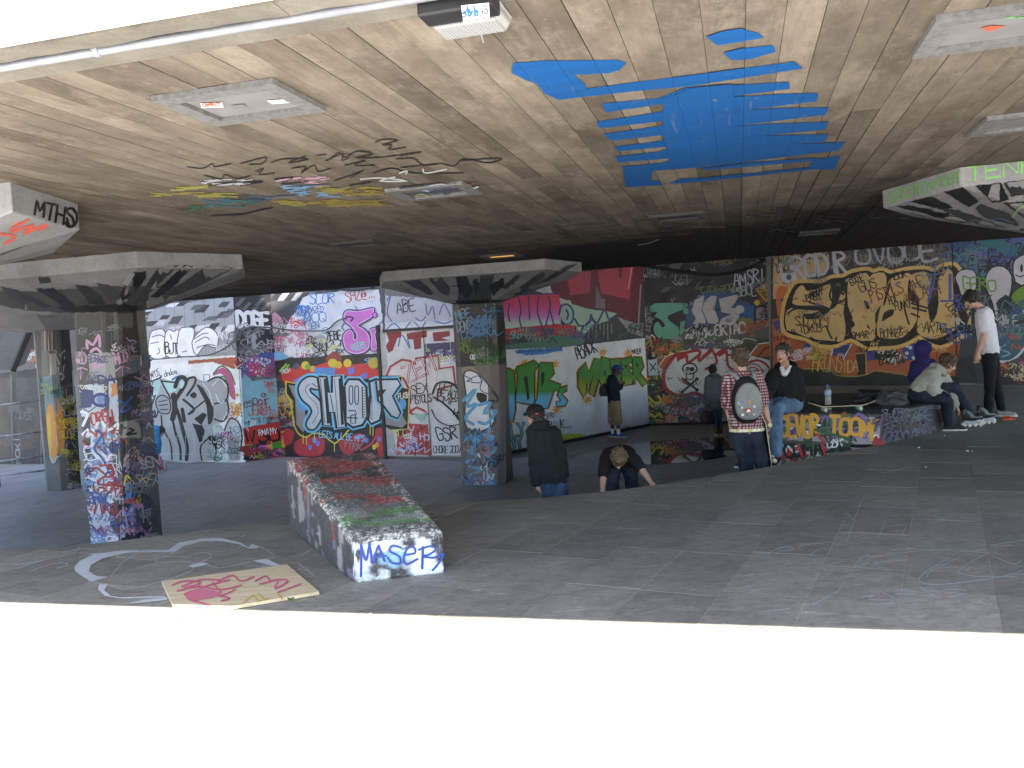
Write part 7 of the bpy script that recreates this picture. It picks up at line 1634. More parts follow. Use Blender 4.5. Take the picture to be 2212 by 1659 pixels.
# ================================================================== people
def limb(bm, pts, rad, seg=12):
    """swept, tapered, round-ended limb (closed)"""
    pts = [Vector(p) for p in pts]
    if len(pts) > 2:
        q = catmull([(*p, r) for p, r in zip(pts, rad)], 4); pts = [Vector(x[:3]) for x in q]; rad = [max(x[3], .004) for x in q]
    d0 = (pts[1] - pts[0]).normalized(); d1 = (pts[-1] - pts[-2]).normalized(); P_, Rr = [], []
    for a in (1.35, 0.9, 0.45): P_.append(pts[0] - d0 * rad[0] * math.sin(a)); Rr.append(rad[0] * math.cos(a))
    P_ += pts; Rr += list(rad)
    for a in (0.45, 0.9, 1.35): P_.append(pts[-1] + d1 * rad[-1] * math.sin(a)); Rr.append(rad[-1] * math.cos(a))
    add_tube(bm, P_, Rr, seg)
def ell(bm, c, rx, ry, rz, ux=None, uy=None, uz=None):
    g = bmesh.ops.create_icosphere(bm, subdivisions=3, radius=1.0)
    ux = ux or Vector((1, 0, 0)); uy = uy or Vector((0, 1, 0)); uz = uz or Vector((0, 0, 1)); c = Vector(c)
    for v_ in g['verts']: d = v_.co.copy(); v_.co = c + ux * (d.x * rx) + uy * (d.y * ry) + uz * (d.z * rz)
def remesh(name, bm, mat, root, vox=0.012, sm=4, fold=0.0, fscale=9.0, seed=0):
    me = bpy.data.meshes.new('tmp'); bm.to_mesh(me); bm.free(); o = bpy.data.objects.new('tmp', me); COL.objects.link(o)
    m = o.modifiers.new('r', 'REMESH'); m.mode = 'VOXEL'; m.voxel_size = vox
    if sm: s_ = o.modifiers.new('s', 'SMOOTH'); s_.factor = 0.5; s_.iterations = sm
    dg = bpy.context.evaluated_depsgraph_get(); me2 = bpy.data.meshes.new_from_object(o.evaluated_get(dg)); bpy.data.objects.remove(o); bpy.data.meshes.remove(me)
    if fold:
        nv = [v_.normal.copy() for v_ in me2.vertices]
        for v_, n_ in zip(me2.vertices, nv):
            q = v_.co * fscale + Vector((seed * 3.1, 0, 0)); w = noise.fractal(Vector((q.x, q.y, q.z * 1.7)), 1.0, 2.0, 3) + .5 * abs(noise.noise(Vector((q.x * .7, q.y * .7, q.z * 2.6))))
            v_.co += n_ * (w * fold)
    me2.name = name; me2.materials.clear(); loc = Vector(root.location)
    me2.transform(Matrix.Translation(-loc)); o = link(name, me2, mat, root, True); return o
def part(name, bm, mat, root, smooth=True, parent=None):
    bmesh.ops.recalc_face_normals(bm, faces=bm.faces[:]); me = bpy.data.meshes.new(name); bm.to_mesh(me); bm.free(); me.transform(Matrix.Translation(-Vector(root.location)))
    return link(name, me, mat, parent or root, smooth)
def fabric(name, col, var=.18, sc=7):
    t = NT(name); v = t.obj(); n1 = t.noise(v, sc, 5, .6); n2 = t.noise(v, 160, 2, .5)
    c = t.mix(t.ramp(n1, [(.3, 0.0), (.7, 1.0)]), tuple(x * (1 - var) for x in col), tuple(x * (1 + var) for x in col)); t.bump(t.math('ADD', n2, n1), .35, .003); return t.out(c, .9, spec=.2)
def denim(name, col):
    t = NT(name); v = t.obj(); n1 = t.noise(t.mapping(v, (1, 1, .4)), 5, 6, .65); n2 = t.noise(v, 140, 2, .5)
    c = t.mix(t.ramp(n1, [(.38, 0.0), (.72, 1.0)]), col, tuple(min(1, x * 2.3 + .02) for x in col)); t.bump(n2, .3, .002); return t.out(c, .85, spec=.2)
def plaid(name):
    t = NT(name); v = t.obj(); sp = t.n('ShaderNodeSeparateXYZ'); t.l(v, sp.inputs[0])
    hx = t.math('ADD', sp.outputs[0], t.math('MULTIPLY', sp.outputs[1], .9))
    def st(x, f): return t.math('GREATER_THAN', t.math('SINE', t.math('MULTIPLY', x, f)), 0.0)
    a, b = st(hx, 6.283 / .034), st(sp.outputs[2], 6.283 / .034); s_ = t.math('MULTIPLY', t.math('ADD', a, b), .5)
    c = t.ramp(s_, [(0.0, (0.44, 0.42, 0.42)), (.5, (0.22, 0.085, 0.092)), (1.0, (0.12, 0.018, 0.028))], 'CONSTANT')
    cr = c.node.color_ramp; cr.elements[1].position = .25; cr.elements[2].position = .75
    t.bump(t.noise(v, 120, 2), .3, .002); return t.out(c, .9, spec=.2)
def skin(name, col):
    t = NT(name); n1 = t.noise(t.obj(), 14, 4, .6); t.b.inputs['Subsurface Weight'].default_value = .08; t.b.inputs['Subsurface Radius'].default_value = (.02, .008, .004)
    return t.out(t.mix(t.ramp(n1, [(.35, 0.0), (.7, 1.0)]), tuple(x * .85 for x in col), col), .5)
def hairm(name, col):
    t = NT(name); v = t.obj(); n1 = t.noise(t.mapping(v, (30, 30, 6)), 2, 5, .7); t.bump(n1, 1.0, .01)
    return t.out(t.mix(n1, tuple(x * .4 for x in col), tuple(min(1, x * 1.6) for x in col)), .55)
SK_L, SK_D = skin('fair_skin', (0.52, 0.30, 0.22)), skin('dark_skin', (0.085, 0.045, 0.03))
H_BR, H_DK, H_BL, H_LB = hairm('brown_hair', (0.062, 0.034, 0.019)), hairm('dark_hair', (0.022, 0.017, 0.015)), hairm('black_hair', (0.010, 0.009, 0.009)), hairm('light_brown_hair', (0.11, 0.068, 0.038))
EYEW, EYED, LIP = simple('eye_white', (0.4, 0.39, 0.37), .3, .02), simple('eye_dark', (0.02, 0.015, 0.01), .2, .1), simple('mouth', (0.20, 0.04, 0.04), .5, .2)
SOLE = simple('shoe_sole', (0.55, 0.54, 0.52), .7, .1)

def person(label, root_at, J, face, k=1.0, skin_m=SK_L, top=None, top_r=.022, sleeve=1.0, top_name='jacket', trouser=None, tr_r=.020, tr_len=1.0, shoe=None, hair=None, hair_k=1.0, up=None, feet=None, fingers=None, hood=None, hem=0.06, ears=True, mouth=False):
    """J: world joints. sleeve / tr_len: fraction of the limb the cloth covers"""
    root = empty('person', root_at); tag(root, label, 'person', 'people in the undercroft')
    V = {n_: Vector(p) for n_, p in J.items()}
    face = Vector(face).normalized(); up = Vector(up or (0, 0, 1)); up = (up - face * up.dot(face)).normalized(); sd = face.cross(up).normalized()
    hc = V['head']; sL, sR, hL, hR = V['sL'], V['sR'], V['hL'], V['hR']; pel = (hL + hR) / 2; chest = (sL + sR) / 2
    spine = (chest - pel).normalized(); neck = V.get('neck', chest + spine * .05)
    # --- body
    bm = bmesh.new()
    for h_, s_, o_ in ((hL, sL, sR), (hR, sR, sL)):
        limb(bm, [h_ + (pel - h_) * .1, (h_ + s_) / 2 + (pel - h_) * .2, s_ + (o_ - s_) * .22 - spine * .06], [.095 * k, .088 * k, .085 * k])
    limb(bm, [pel, (pel + chest) / 2, chest - spine * .05], [.10 * k, .10 * k, .10 * k]); limb(bm, [sL + (chest - sL) * .25, sR + (chest - sR) * .25], [.055 * k, .055 * k])
    limb(bm, [chest + spine * .01, neck, hc - up * .05 * k - face * .01], [.068 * k, .055 * k, .052 * k])
    ell(bm, hc + up * .012 * k - face * .012 * k, .074 * k, .092 * k, .098 * k, sd, face, up); ell(bm, hc - up * .055 * k + face * .028 * k, .055 * k, .058 * k, .058 * k, sd, face, up)
    ell(bm, hc - up * .035 * k + face * .045 * k, .058 * k, .045 * k, .055 * k, sd, face, up)
    limb(bm, [hc + up * .012 * k + face * .082 * k, hc - up * .02 * k + face * .100 * k], [.010 * k, .016 * k], 8); ell(bm, hc + up * .028 * k + face * .070 * k, .055 * k, .016 * k, .013 * k, sd, face, up)
    ell(bm, hc - up * .062 * k + face * .078 * k, .024 * k, .013 * k, .011 * k, sd, face, up); ell(bm, hc - up * .095 * k + face * .065 * k, .022 * k, .02 * k, .016 * k, sd, face, up)
    if ears:
        for s_ in (-1, 1): ell(bm, hc + sd * (s_ * .076 * k) - up * .008 * k - face * .005 * k, .010 * k, .020 * k, .032 * k, sd, face, up)
    for s_ in 'LR':
        sh, e, w = V['s' + s_], V['e' + s_], V['w' + s_]
        limb(bm, [sh, (sh + e) / 2, e], [.056 * k, .048 * k, .040 * k]); limb(bm, [e, e + (w - e) * .3, w], [.040 * k, .041 * k, .027 * k])
        f = V.get('f' + s_); d = ((f - w) if f else (w - e)).normalized(); pa = V.get('p' + s_)         # pa: direction the palm faces
        n_ = (pa or Vector((0, 1, 0)) if pa is not None else Vector((0, 1, 0))); n_ = (n_ - d * n_.dot(d)).normalized(); ac = d.cross(n_).normalized()
        c0 = w + d * .05 * k; limb(bm, [w, c0, w + d * .085 * k], [.024 * k, .030 * k, .028 * k], 10)
        ell(bm, c0 + d * .008 * k, .040 * k, .016 * k, .048 * k, ac, n_, d)
        for i, ln_ in enumerate((.066, .078, .073, .058)):
            b0 = w + d * .088 * k + ac * ((i - 1.5) * .019 * k); b1 = b0 + d * ln_ * .45 * k + n_ * .010 * k; b2 = b1 + (d * .75 + n_ * .66) * ln_ * .35 * k; b3 = b2 + (d * .4 + n_ * .9) * ln_ * .25 * k
            limb(bm, [b0 - d * .012 * k, b1, b2, b3], [.0100 * k, .0095 * k, .009 * k, .008 * k], 8)
        th = ac * (1 if s_ == 'L' else -1); t0 = w + d * .03 * k + th * .026 * k
        limb(bm, [t0, t0 + th * .024 * k + d * .028 * k + n_ * .010 * k, t0 + th * .030 * k + d * .058 * k + n_ * .024 * k], [.0135 * k, .0115 * k, .009 * k], 8)
        h_, kn, an = V['h' + s_], V['k' + s_], V['a' + s_]
        limb(bm, [h_, (h_ + kn) / 2, kn], [.090 * k, .075 * k, .056 * k]); limb(bm, [kn, kn + (an - kn) * .3, an], [.054 * k, .053 * k, .036 * k])
        toe = (Vector(feet[s_]) if feet else Vector((face.x, face.y, 0))).normalized(); limb(bm, [an, an - Vector((0, 0, .05 * k)) - toe * .02, an - Vector((0, 0, .06 * k)) + toe * .15 * k], [.036 * k, .034 * k, .026 * k], 8)
    remesh('body', bm, skin_m, root, 0.0075, 2)
    # --- trousers
    if trouser:
        bm = bmesh.new(); limb(bm, [hL + (pel - hL) * .1 + spine * .03, hR + (pel - hR) * .1 + spine * .03], [.112 * k, .112 * k]); limb(bm, [pel, pel + spine * .09], [.125 * k, .118 * k])
        for s_ in 'LR':
            h_, kn, an = V['h' + s_], V['k' + s_], V['a' + s_]; r = tr_r
            if tr_len >= .95: limb(bm, [h_, (h_ + kn) / 2, kn, kn + (an - kn) * .5, an + (kn - an) * .06], [.095 * k + r, .080 * k + r, .062 * k + r, .052 * k + r, .050 * k + r])
            else: limb(bm, [h_, (h_ + kn) / 2, kn, kn + (an - kn) * .22], [.098 * k + r, .088 * k + r, .080 * k + r, .080 * k + r])
        remesh('trousers', bm, trouser, root, 0.011, 3, .009, 10, len(label))
    # --- top
    if top:
        bm = bmesh.new(); r = top_r
        for h_, s_, o_ in ((hL, sL, sR), (hR, sR, sL)):
            limb(bm, [h_ + (pel - h_) * .1 - spine * (hem - .10), (h_ + s_) / 2 + (pel - h_) * .15, s_ + (o_ - s_) * .2 - spine * .05], [.103 * k + r, .098 * k + r, .088 * k + r])
        limb(bm, [pel - spine * (hem - .10), (pel + chest) / 2, chest - spine * .04], [.112 * k + r, .106 * k + r, .104 * k + r]); limb(bm, [sL, chest + spine * .02, sR], [.056 * k + r, .062 * k + r, .056 * k + r])
        for s_ in 'LR':
            sh, e, w = V['s' + s_], V['e' + s_], V['w' + s_]
            if sleeve >= 1: limb(bm, [sh, (sh + e) / 2, e, (e + w) / 2, w + (e - w) * .04], [.060 * k + r, .055 * k + r, .050 * k + r, .045 * k + r, .036 * k + r])
            elif sleeve >= .45: limb(bm, [sh, (sh + e) / 2, e + (w - e) * (sleeve - .5) * 2 * .6], [.060 * k + r, .056 * k + r, .048 * k + r])
            else: limb(bm, [sh, sh + (e - sh) * (sleeve / .5)], [.062 * k + r, .058 * k + r])
        if hood == 'down':
            b_ = neck - face * .035 * k; limb(bm, [b_ + sd * .10 * k + face * .09 * k - up * .04, b_ + sd * .11 * k, b_ - face * .06 * k + up * .005, b_ - sd * .11 * k, b_ - sd * .10 * k + face * .09 * k - up * .04], [.030 * k, .042 * k, .058 * k, .042 * k, .030 * k])
        remesh(top_name, bm, top, root, 0.011, 3, .010, 9, len(label) + 3)
    # --- hood up
    if hood == 'up':
        bm = bmesh.new(); ell(bm, hc - face * .02 * k + up * .015 * k, .108 * k, .125 * k, .140 * k, sd, face, up); limb(bm, [neck - up * .03, hc - up * .06 * k - face * .03], [.11 * k, .10 * k])
        remesh('hood', bm, top, root, 0.011, 4, .008, 10, 5)
    # --- shoes
    if shoe:
        for s_ in 'LR':
            an = V['a' + s_]; toe = (Vector(feet[s_]) if feet else Vector((face.x, face.y, 0))).normalized(); sw = toe.cross(Vector((0, 0, 1))).normalized(); un = sw.cross(toe).normalized()
            b_ = an - un * .055 * k; bm = bmesh.new(); ell(bm, b_ - toe * .025 * k + un * .012 * k, .046 * k, .055 * k, .052 * k, sw, toe, un); ell(bm, b_ + toe * .06 * k - un * .005 * k, .046 * k, .085 * k, .042 * k, sw, toe, un); ell(bm, b_ + toe * .135 * k - un * .012 * k, .046 * k, .06 * k, .032 * k, sw, toe, un)
            sh = remesh('shoe', bm, shoe, root, 0.010, 2)
            bm = bmesh.new(); outl = [(-.085, -.03), (-.095, 0), (-.085, .03), (0, .042), (.10, .050), (.17, .042), (.205, .015), (.205, -.015), (.17, -.042), (.10, -.050), (0, -.042)]
            lo = [bm.verts.new(b_ + toe * (x * k) + sw * (y * k) - un * (.048 * k)) for x, y in outl]; hi = [bm.verts.new(b_ + toe * (x * k) + sw * (y * k) - un * (.024 * k)) for x, y in outl]
            bm.faces.new(lo); bm.faces.new(hi[::-1])
            for i in range(len(outl)): bm.faces.new((lo[i], lo[(i + 1) % len(outl)], hi[(i + 1) % len(outl)], hi[i]))
            part('sole', bm, SOLE, root, False, sh)
    # --- hair
    if hair:
        bm = bmesh.new(); hk = hair_k
        ell(bm, hc + up * .030 * k - face * .024 * k, .087 * k * hk, .098 * k * hk, .102 * k * hk, sd, face, up); ell(bm, hc + up * .085 * k + face * .030 * k, .062 * k, .052 * k, .032 * k * hk, sd, face, up); ell(bm, hc - up * .03 * k - face * .050 * k, .070 * k, .055 * k, .075 * k, sd, face, up)
        remesh('hair', bm, hair, root, 0.007, 1, .020, 30, 2)
    # --- face details
    for s_ in (-1, 1):
        bm = bmesh.new(); c = hc + sd * (s_ * .031 * k) + up * .010 * k + face * .078 * k; ell(bm, c, .013 * k, .008 * k, .0085 * k, sd, face, up); ey = part('eye', bm, EYEW, root)
        bm = bmesh.new(); ell(bm, c + face * .005 * k, .0065 * k, .0045 * k, .0065 * k, sd, face, up); part('iris', bm, EYED, root, True, ey)
        bm = bmesh.new(); ell(bm, c + up * .024 * k + face * .007 * k, .018 * k, .006 * k, .0045 * k, sd, face, up); part('eyebrow', bm, hair or H_DK, root)
    bm = bmesh.new(); ell(bm, hc - up * .064 * k + face * .086 * k, .022 * k, .009 * k, (.014 if mouth else .006) * k, sd, face, up); part('mouth', bm, LIP, root)
    return root
def jd(conv, dep, **pts):
    """joints from picture points: (x, y) or (x, y, extra depth)"""
    out = {}
    for n_, p in pts.items():
        q = conv(p[0], p[1]); out[n_] = at_depth(q[0], q[1], dep + (p[2] if len(p) > 2 else 0))
    return out
def bank_z(p):
    """height of the bank or floor below a point"""
    best = 1e9
    for i in range(len(path) - 1):
        a, b = path[i], path[i + 1]; t_ = max(0, min(1, (Vector((p.x, p.y, 0)) - a).dot(b - a) / (b - a).length_squared)); q = a + (b - a) * t_
        d = Vector((p.x - q.x, p.y - q.y, 0)).length * (1 if (b - a).cross(Vector((p.x, p.y, 0)) - a).z > 0 else -1)
        if abs(d) < abs(best): best = d
    if best <= 0: return 0.0
    pr = [(0, -0.03), (0.10, -0.075), (0.9, -0.58), (1.62, LOW), (99, LOW)]
    for (a, za), (b, zb) in zip(pr, pr[1:]):
        if best <= b: return za + (zb - za) * (best - a) / (b - a)
kJ = K(1600, 1250, 800)
BLKC, JEAN, JEAN2, DJEAN = fabric('black_cotton', (0.014, 0.014, 0.016)), denim('mid_blue_denim', (0.026, 0.045, 0.08)), denim('washed_blue_denim', (0.07, 0.12, 0.20)), denim('dark_denim', (0.010, 0.015, 0.026))
SHW, SHB = fabric('dark_canvas_shoe', (0.03, 0.03, 0.033)), fabric('blue_canvas_shoe', (0.03, 0.08, 0.36))

# 1 plaid boy seen from behind
J = jd(kG, 9.7, head=(437, 525), neck=(452, 625), sL=(352, 705), sR=(582, 695), eL=(325, 905), eR=(640, 895, -.02), wL=(350, 1075), wR=(682, 1050, -.08), hL=(445, 1165), hR=(560, 1165), kL=(488, 1450), kR=(628, 1440), aL=(500, 1740, .05), aR=(650, 1735, .05), fL=(362, 1130), fR=(700, 1110, -.05), pL=(350, 1075), pR=(682, 1050))
for s_ in 'LR':
    J['p' + s_] = Vector((1, 0, 0)) if s_ == 'L' else Vector((-1, 0, 0)); J['a' + s_].z = bank_z(J['a' + s_]) + .105
plaidboy = person('boy in a red and white checked shirt with grey backpack, seen from behind', (J['hL'] + J['hR']) / 2 * 1.0 - Vector((0, 0, .9)), J, (-.15, 1, 0), 1.0, SK_L, plaid('red_check'), .024, .62, 'shirt', DJEAN, .024, 1, SHW, H_BR, 1.06, feet={'L': (-.3, 1, 0), 'R': (.2, 1, 0)}, hem=.05)
bm = bmesh.new(); pel = (J['hL'] + J['hR']) / 2
limb(bm, [J['hL'] + (pel - J['hL']) * .2 + Vector((0, 0, .012)), J['hR'] + (pel - J['hR']) * .2 + Vector((0, 0, .012))], [.146, .146]); 
t = NT('patterned_belt'); n_ = t.noise(t.obj(), 30, 3, .6); mb = t.out(t.ramp(n_, [(.35, (0.75, 0.73, 0.66)), (.5, (0.70, 0.55, 0.15)), (.62, (0.25, 0.35, 0.55)), (.7, (0.8, 0.8, 0.78))], 'CONSTANT'), .7)
bmesh.ops.bisect_plane(bm, geom=bm.verts[:] + bm.edges[:] + bm.faces[:], plane_co=pel + Vector((0, 0, -.005)), plane_no=(0, 0, 1), clear_inner=True); bmesh.ops.bisect_plane(bm, geom=bm.verts[:] + bm.edges[:] + bm.faces[:], plane_co=pel + Vector((0, 0, .03)), plane_no=(0, 0, 1), clear_outer=True)
part('waistband', bm, mb, plaidboy)
# his backpack
bc = at_depth(*kG(503, 905), 9.50); root = empty('backpack', bc - Vector((0, 0, .3))); tag(root, 'grey backpack with black trim and enamel badges on the checked boy\'s back', 'backpack')
BPG = fabric('grey_pack_cloth', (0.24, 0.24, 0.235)); u_ = Vector((0, 0, 1)); 
def egg(c, w, h, d, z_taper=.22):
    bm = bmesh.new(); bmesh.ops.create_icosphere(bm, subdivisions=4, radius=1)
    for v_ in bm.verts:
        q = v_.co.copy(); m_ = lambda a: math.copysign(abs(a) ** .72, a); k_ = 1 - z_taper * max(0, q.z)
        v_.co = c + Vector((m_(q.x) * w * k_, m_(q.y) * d, m_(q.z) * h))
    return bm
part('shell', egg(bc + Vector((0, .035, .01)), .165, .265, .075, .25), BLKC, root); part('front_pocket', egg(bc + Vector((.006, -.03, -.005)), .150, .205, .055, .30), BPG, root)
for s_, e0, e1 in ((-1, (430, 720), (365, 665)), (1, (560, 715), (560, 660))):
    bm = bmesh.new(); a, b = at_depth(*kG(*e0), 9.54), at_depth(*kG(*e1), 9.58); c = b + Vector((0.01 * s_, .16, .0)); add_tube(bm, catmull([tuple(a + Vector((0, .02, -.06))), tuple(a), tuple(b), tuple(c)], 5), .024, 8); part('strap', bm, BPG, root)
for x, y, col, rr in ((430, 925, (0.7, 0.7, 0.7), 9), (462, 920, (0.16, 0.25, 0.6), 11), (525, 918, (0.6, 0.25, 0.1), 14), (570, 912, (.3, .3, .3), 8), (455, 966, (0.75, 0.75, 0.75), 11), (565, 957, (0.6, 0.66, 0.75), 13), (462, 1030, (0.8, 0.8, 0.8), 14), (505, 1030, (.12, .12, .12), 9), (560, 1028, (0.5, 0.5, 0.52), 12), (440, 962, (.05, .05, .05), 6)):
    p_ = at_depth(*kG(x, y), 9.412); bm = bmesh.new(); r_ = rr * kG.k * 9.41 / FPX; ell(bm, p_, r_, .008, r_ * .9); part('badge', bm, simple('badge_enamel', col, .3, .1), root)
p_ = at_depth(*kG(512, 990), 9.408); bm = bmesh.new(); add_box(bm, p_, .034, .006, .022); lg = part('logo_patch', bm, simple('red_patch', (0.45, 0.04, 0.04), .5, .1), root, False)
bm = bmesh.new(); 
for q in ([(-.026, -.016), (.026, -.016), (.012, .008), (0, .014), (-.014, .004)],):
    vs = [bm.verts.new(p_ + Vector((x, -.0085, z))) for x, z in q]; bm.faces.new(vs)
part('logo_mark', bm, M['white'], root, False, lg)
# his skateboard, held upright
a, b = at_depth(*kG(655, 1060), 9.66), at_depth(*kG(712, 1470), 9.72); mid = (a + b) / 2; ax = (a - b).normalized(); zz = Vector((-1, .1, 0)); zz = (zz - ax * zz.dot(ax)).normalized(); yy_ = zz.cross(ax)
skateboard('skateboard', 'skateboard held upright at the checked boy\'s side', Matrix.Translation(mid + Vector((.0, 0, 0))) @ Matrix(((ax.x, yy_.x, zz.x, 0), (ax.y, yy_.y, zz.y, 0), (ax.z, yy_.z, zz.z, 0), (0, 0, 0, 1))), wheel=simple('cream_wheel', (0.5, 0.47, 0.3), .4, .1))

# 2 boy seated on the ledge
J = jd(kG, 10.75, head=(815, 490, -.16), neck=(838, 600, -.08), sL=(735, 690, -.10), sR=(930, 670, .02), eL=(672, 850, -.25), eR=(965, 850, .10), wL=(610, 830, -.42), wR=(860, 880, -.10), hL=(850, 925, .0), hR=(915, 930, .05), kL=(660, 985, -.45), kR=(760, 985, -.48), aL=(520, 1400, -.42), aR=(760, 1385, -.50))
J['pL'] = J['pR'] = Vector((0, 0, -1))
person('boy in a black hoodie and washed jeans sitting on the ledge, mouth open', J['aR'] - Vector((0, 0, .1)), J, (-.62, -.78, 0), 1.0, SK_L, BLKC, .034, 1, 'hoodie', JEAN2, .022, 1, SHW, H_DK, 1.0, feet={'L': (-1, -.15, -.1), 'R': (-.55, -.8, -.1)}, hood='down', hem=.02, mouth=True)
root = [o for o in COL.objects if o.name.startswith('person')][-1]
bm = bmesh.new(); hc = J['head']; limb(bm, [J['neck'] + Vector((-.06, -.05, -.02)), J['neck'] + Vector((-.065, -.12, -.09))], [.030, .028]); limb(bm, [J['neck'] + Vector((.03, -.09, -.01)), J['neck'] + Vector((-.045, -.13, -.10))], [.026, .024])
remesh('shirt_collar', bm, fabric('white_cotton', (0.62, 0.62, 0.66)), root, .010, 2)

# 3 boy in the pale hoodie bending over his skates
J = jd(kH, 11.35, head=(800, 862, -.12), neck=(728, 925, -.05), sL=(640, 975, -.14), sR=(700, 950, .14), eL=(650, 1150, -.24), eR=(820, 1130, .10), wL=(800, 1250, -.28), wR=(860, 1290, .0), hL=(470, 1190, -.08), hR=(480, 1180, .12), kL=(770, 1235, -.30), kR=(840, 1120, .06), aL=(820, 1490, -.22), aR=(1020, 1370, .05), fL=(880, 1350, -.28), fR=(930, 1380, 0))
J['pL'] = J['pR'] = Vector((0, 0, -1))
person('boy in a pale grey hoodie sitting on the ledge end, bent over his skates', J['aL'] - Vector((0, 0, .1)), J, (.80, -.25, -.50), 1.0, SK_L, fabric('pale_grey_fleece', (0.36, 0.35, 0.31)), .036, 1, 'hoodie', DJEAN, .026, 1, SHW, H_BR, 1.06, feet={'L': (1, -.25, 0), 'R': (1, -.1, -.2)}, hood='down', hem=.03, up=(.3, 0, 1))
# 4 person in a purple hood behind
J = jd(kH, 12.75, head=(548, 715), neck=(545, 815), sL=(470, 880), sR=(625, 870), eL=(440, 1010, -.05), eR=(660, 1000, -.05), wL=(520, 1080, -.2), wR=(610, 1080, -.2), hL=(500, 1130), hR=(590, 1130), kL=(470, 1130, -.42), kR=(640, 1120, -.42), aL=(480, 1180, -.75), aR=(650, 1170, -.75))
J['pL'] = J['pR'] = Vector((0, 0, -1))
person('person in a dark purple hood sitting behind the boy in the pale hoodie', J['hL'] - Vector((0, 0, .1)), J, (.75, -.35, -.15), .98, SK_L, fabric('purple_fleece', (0.032, 0.028, 0.12)), .034, 1, 'hooded_top', DJEAN, .02, 1, SHW, H_DK, 1.0, feet={'L': (0, -1, 0), 'R': (0, -1, 0)}, hood='up')
# 5 boy in white T-shirt
J = jd(kH, 12.2, head=(1045, 185, .0), neck=(1125, 255), sL=(1165, 325, -.16), sR=(1195, 320, .17), eL=(1185, 560, -.20), eR=(1170, 560, .2), wL=(1120, 745, -.18), wR=(1110, 740, .18), hL=(1235, 745, -.09), hR=(1250, 745, .09), kL=(1245, 1020, -.10), kR=(1305, 1020, .10), aL=(1225, 1290, -.10), aR=(1365, 1285, .10), fL=(1108, 830, -.18), fR=(1100, 830, .18))
J['pL'], J['pR'] = Vector((0, 1, 0)), Vector((0, -1, 0))
for s_ in 'LR': J['a' + s_].z = .108
person('boy in a white T-shirt and black trousers looking down by the wall', (J['aL'] + J['aR']) / 2 - Vector((0, 0, .1)), J, (-.86, -.12, -.42), 1.0, SK_L, fabric('white_jersey', (0.60, 0.60, 0.66), .06), .020, .36, 'tshirt', BLKC, .012, 1, fabric('grey_trainer', (0.28, 0.28, 0.29)), H_BL, 1.08, feet={'L': (-.9, -.4, 0), 'R': (.8, -.5, 0)}, hem=.06, up=(-.3, 0, 1))
# 6 black jacket and cap, walking away behind the crest
J = jd(kJ, 9.6, head=(290, 215), neck=(310, 300), sL=(278, 390, -.05), sR=(455, 365, .08), eL=(292, 600, -.05), eR=(520, 580, .0), wL=(300, 800, -.06), wR=(480, 680, .18), hL=(405, 770), hR=(505, 760, .05), kL=(410, 1050, .06), kR=(500, 1040, .0), aL=(400, 1330, .05), aR=(510, 1330, .06), fL=(325, 860, -.03))
J['pL'] = Vector((1, 0, 0)); J['pR'] = Vector((-1, 0, 0))
for s_ in 'LR': J['a' + s_].z = bank_z(J['a' + s_]) + .105
r6 = person('young man in a black cap and black hooded jacket walking below the bank', (J['aL'] + J['aR']) / 2 - Vector((0, 0, .1)), J, (-.72, .70, -.1), 1.0, SK_L, fabric('black_jacket', (0.017, 0.019, 0.022)), .026, 1, 'hooded_jacket', JEAN, .022, 1, SHW, H_DK, 1.0, hood='down', hem=.08)
hc = J['head']; fc_ = Vector((-.72, .70, -.1)).normalized(); sd_ = fc_.cross(Vector((0, 0, 1))).normalized(); up_ = sd_.cross(fc_)
bm = bmesh.new(); ell(bm, hc + up_ * .062 - fc_ * .015, .096, .112, .082, sd_, fc_, up_); limb(bm, [hc + up_ * .045 + fc_ * .09 - sd_ * .05, hc + up_ * .035 + fc_ * .15, hc + up_ * .045 + fc_ * .09 + sd_ * .05], [.018, .02, .018]); cp = remesh('cap', bm, BLKC, r6, .009, 2)
p_ = at_depth(*kJ(307, 190), 9.47); bm = bmesh.new(); ell(bm, p_ + Vector((0, .0, 0)), .020, .012, .011); part('cap_badge', bm, simple('red_badge', (0.5, 0.03, 0.03), .5, .1), r6, True, cp)
bm = bmesh.new(); nk = J['neck']; limb(bm, [nk + Vector((-.07, -.02, -.03)), nk + Vector((-.02, -.065, .0)), nk + Vector((.05, -.05, .015))], [.016, .018, .016]); remesh('shirt_collar', bm, fabric('pale_collar', (0.5, 0.5, 0.52)), r6, .008, 2)
# 7 boy climbing the bank on his hands
J = jd(kJ, 9.75, head=(1028, 590, -.22), neck=(1030, 540, -.05), sL=(915, 590, -.05), sR=(1135, 575, -.05), eL=(895, 730, -.10), eR=(1222, 665, -.10), wL=(887, 850, -.22), wR=(1310, 790, -.22), hL=(985, 560, .42), hR=(1085, 555, .42), kL=(975, 770, .30), kR=(1140, 765, .30), aL=(970, 1080, .45), aR=(1150, 1075, .45), fL=(884, 900, -.25), fR=(1345, 830, -.25))
J['pL'] = J['pR'] = Vector((0, 0, -1))
for s_ in 'LR': J['a' + s_].z = bank_z(J['a' + s_]) + .10
person('fair-haired boy in a black T-shirt bending down with both hands on the bank', (J['aL'] + J['aR']) / 2 - Vector((0, 0, .1)), J, (-.05, -.35, -.93), .98, SK_L, fabric('black_jersey', (0.012, 0.012, 0.014)), .020, .45, 'tshirt', DJEAN, .020, 1, SHW, H_LB, 1.10, feet={'L': (0, -1, 0), 'R': (0, -1, 0)}, up=(0, -1, .3), hem=.0)
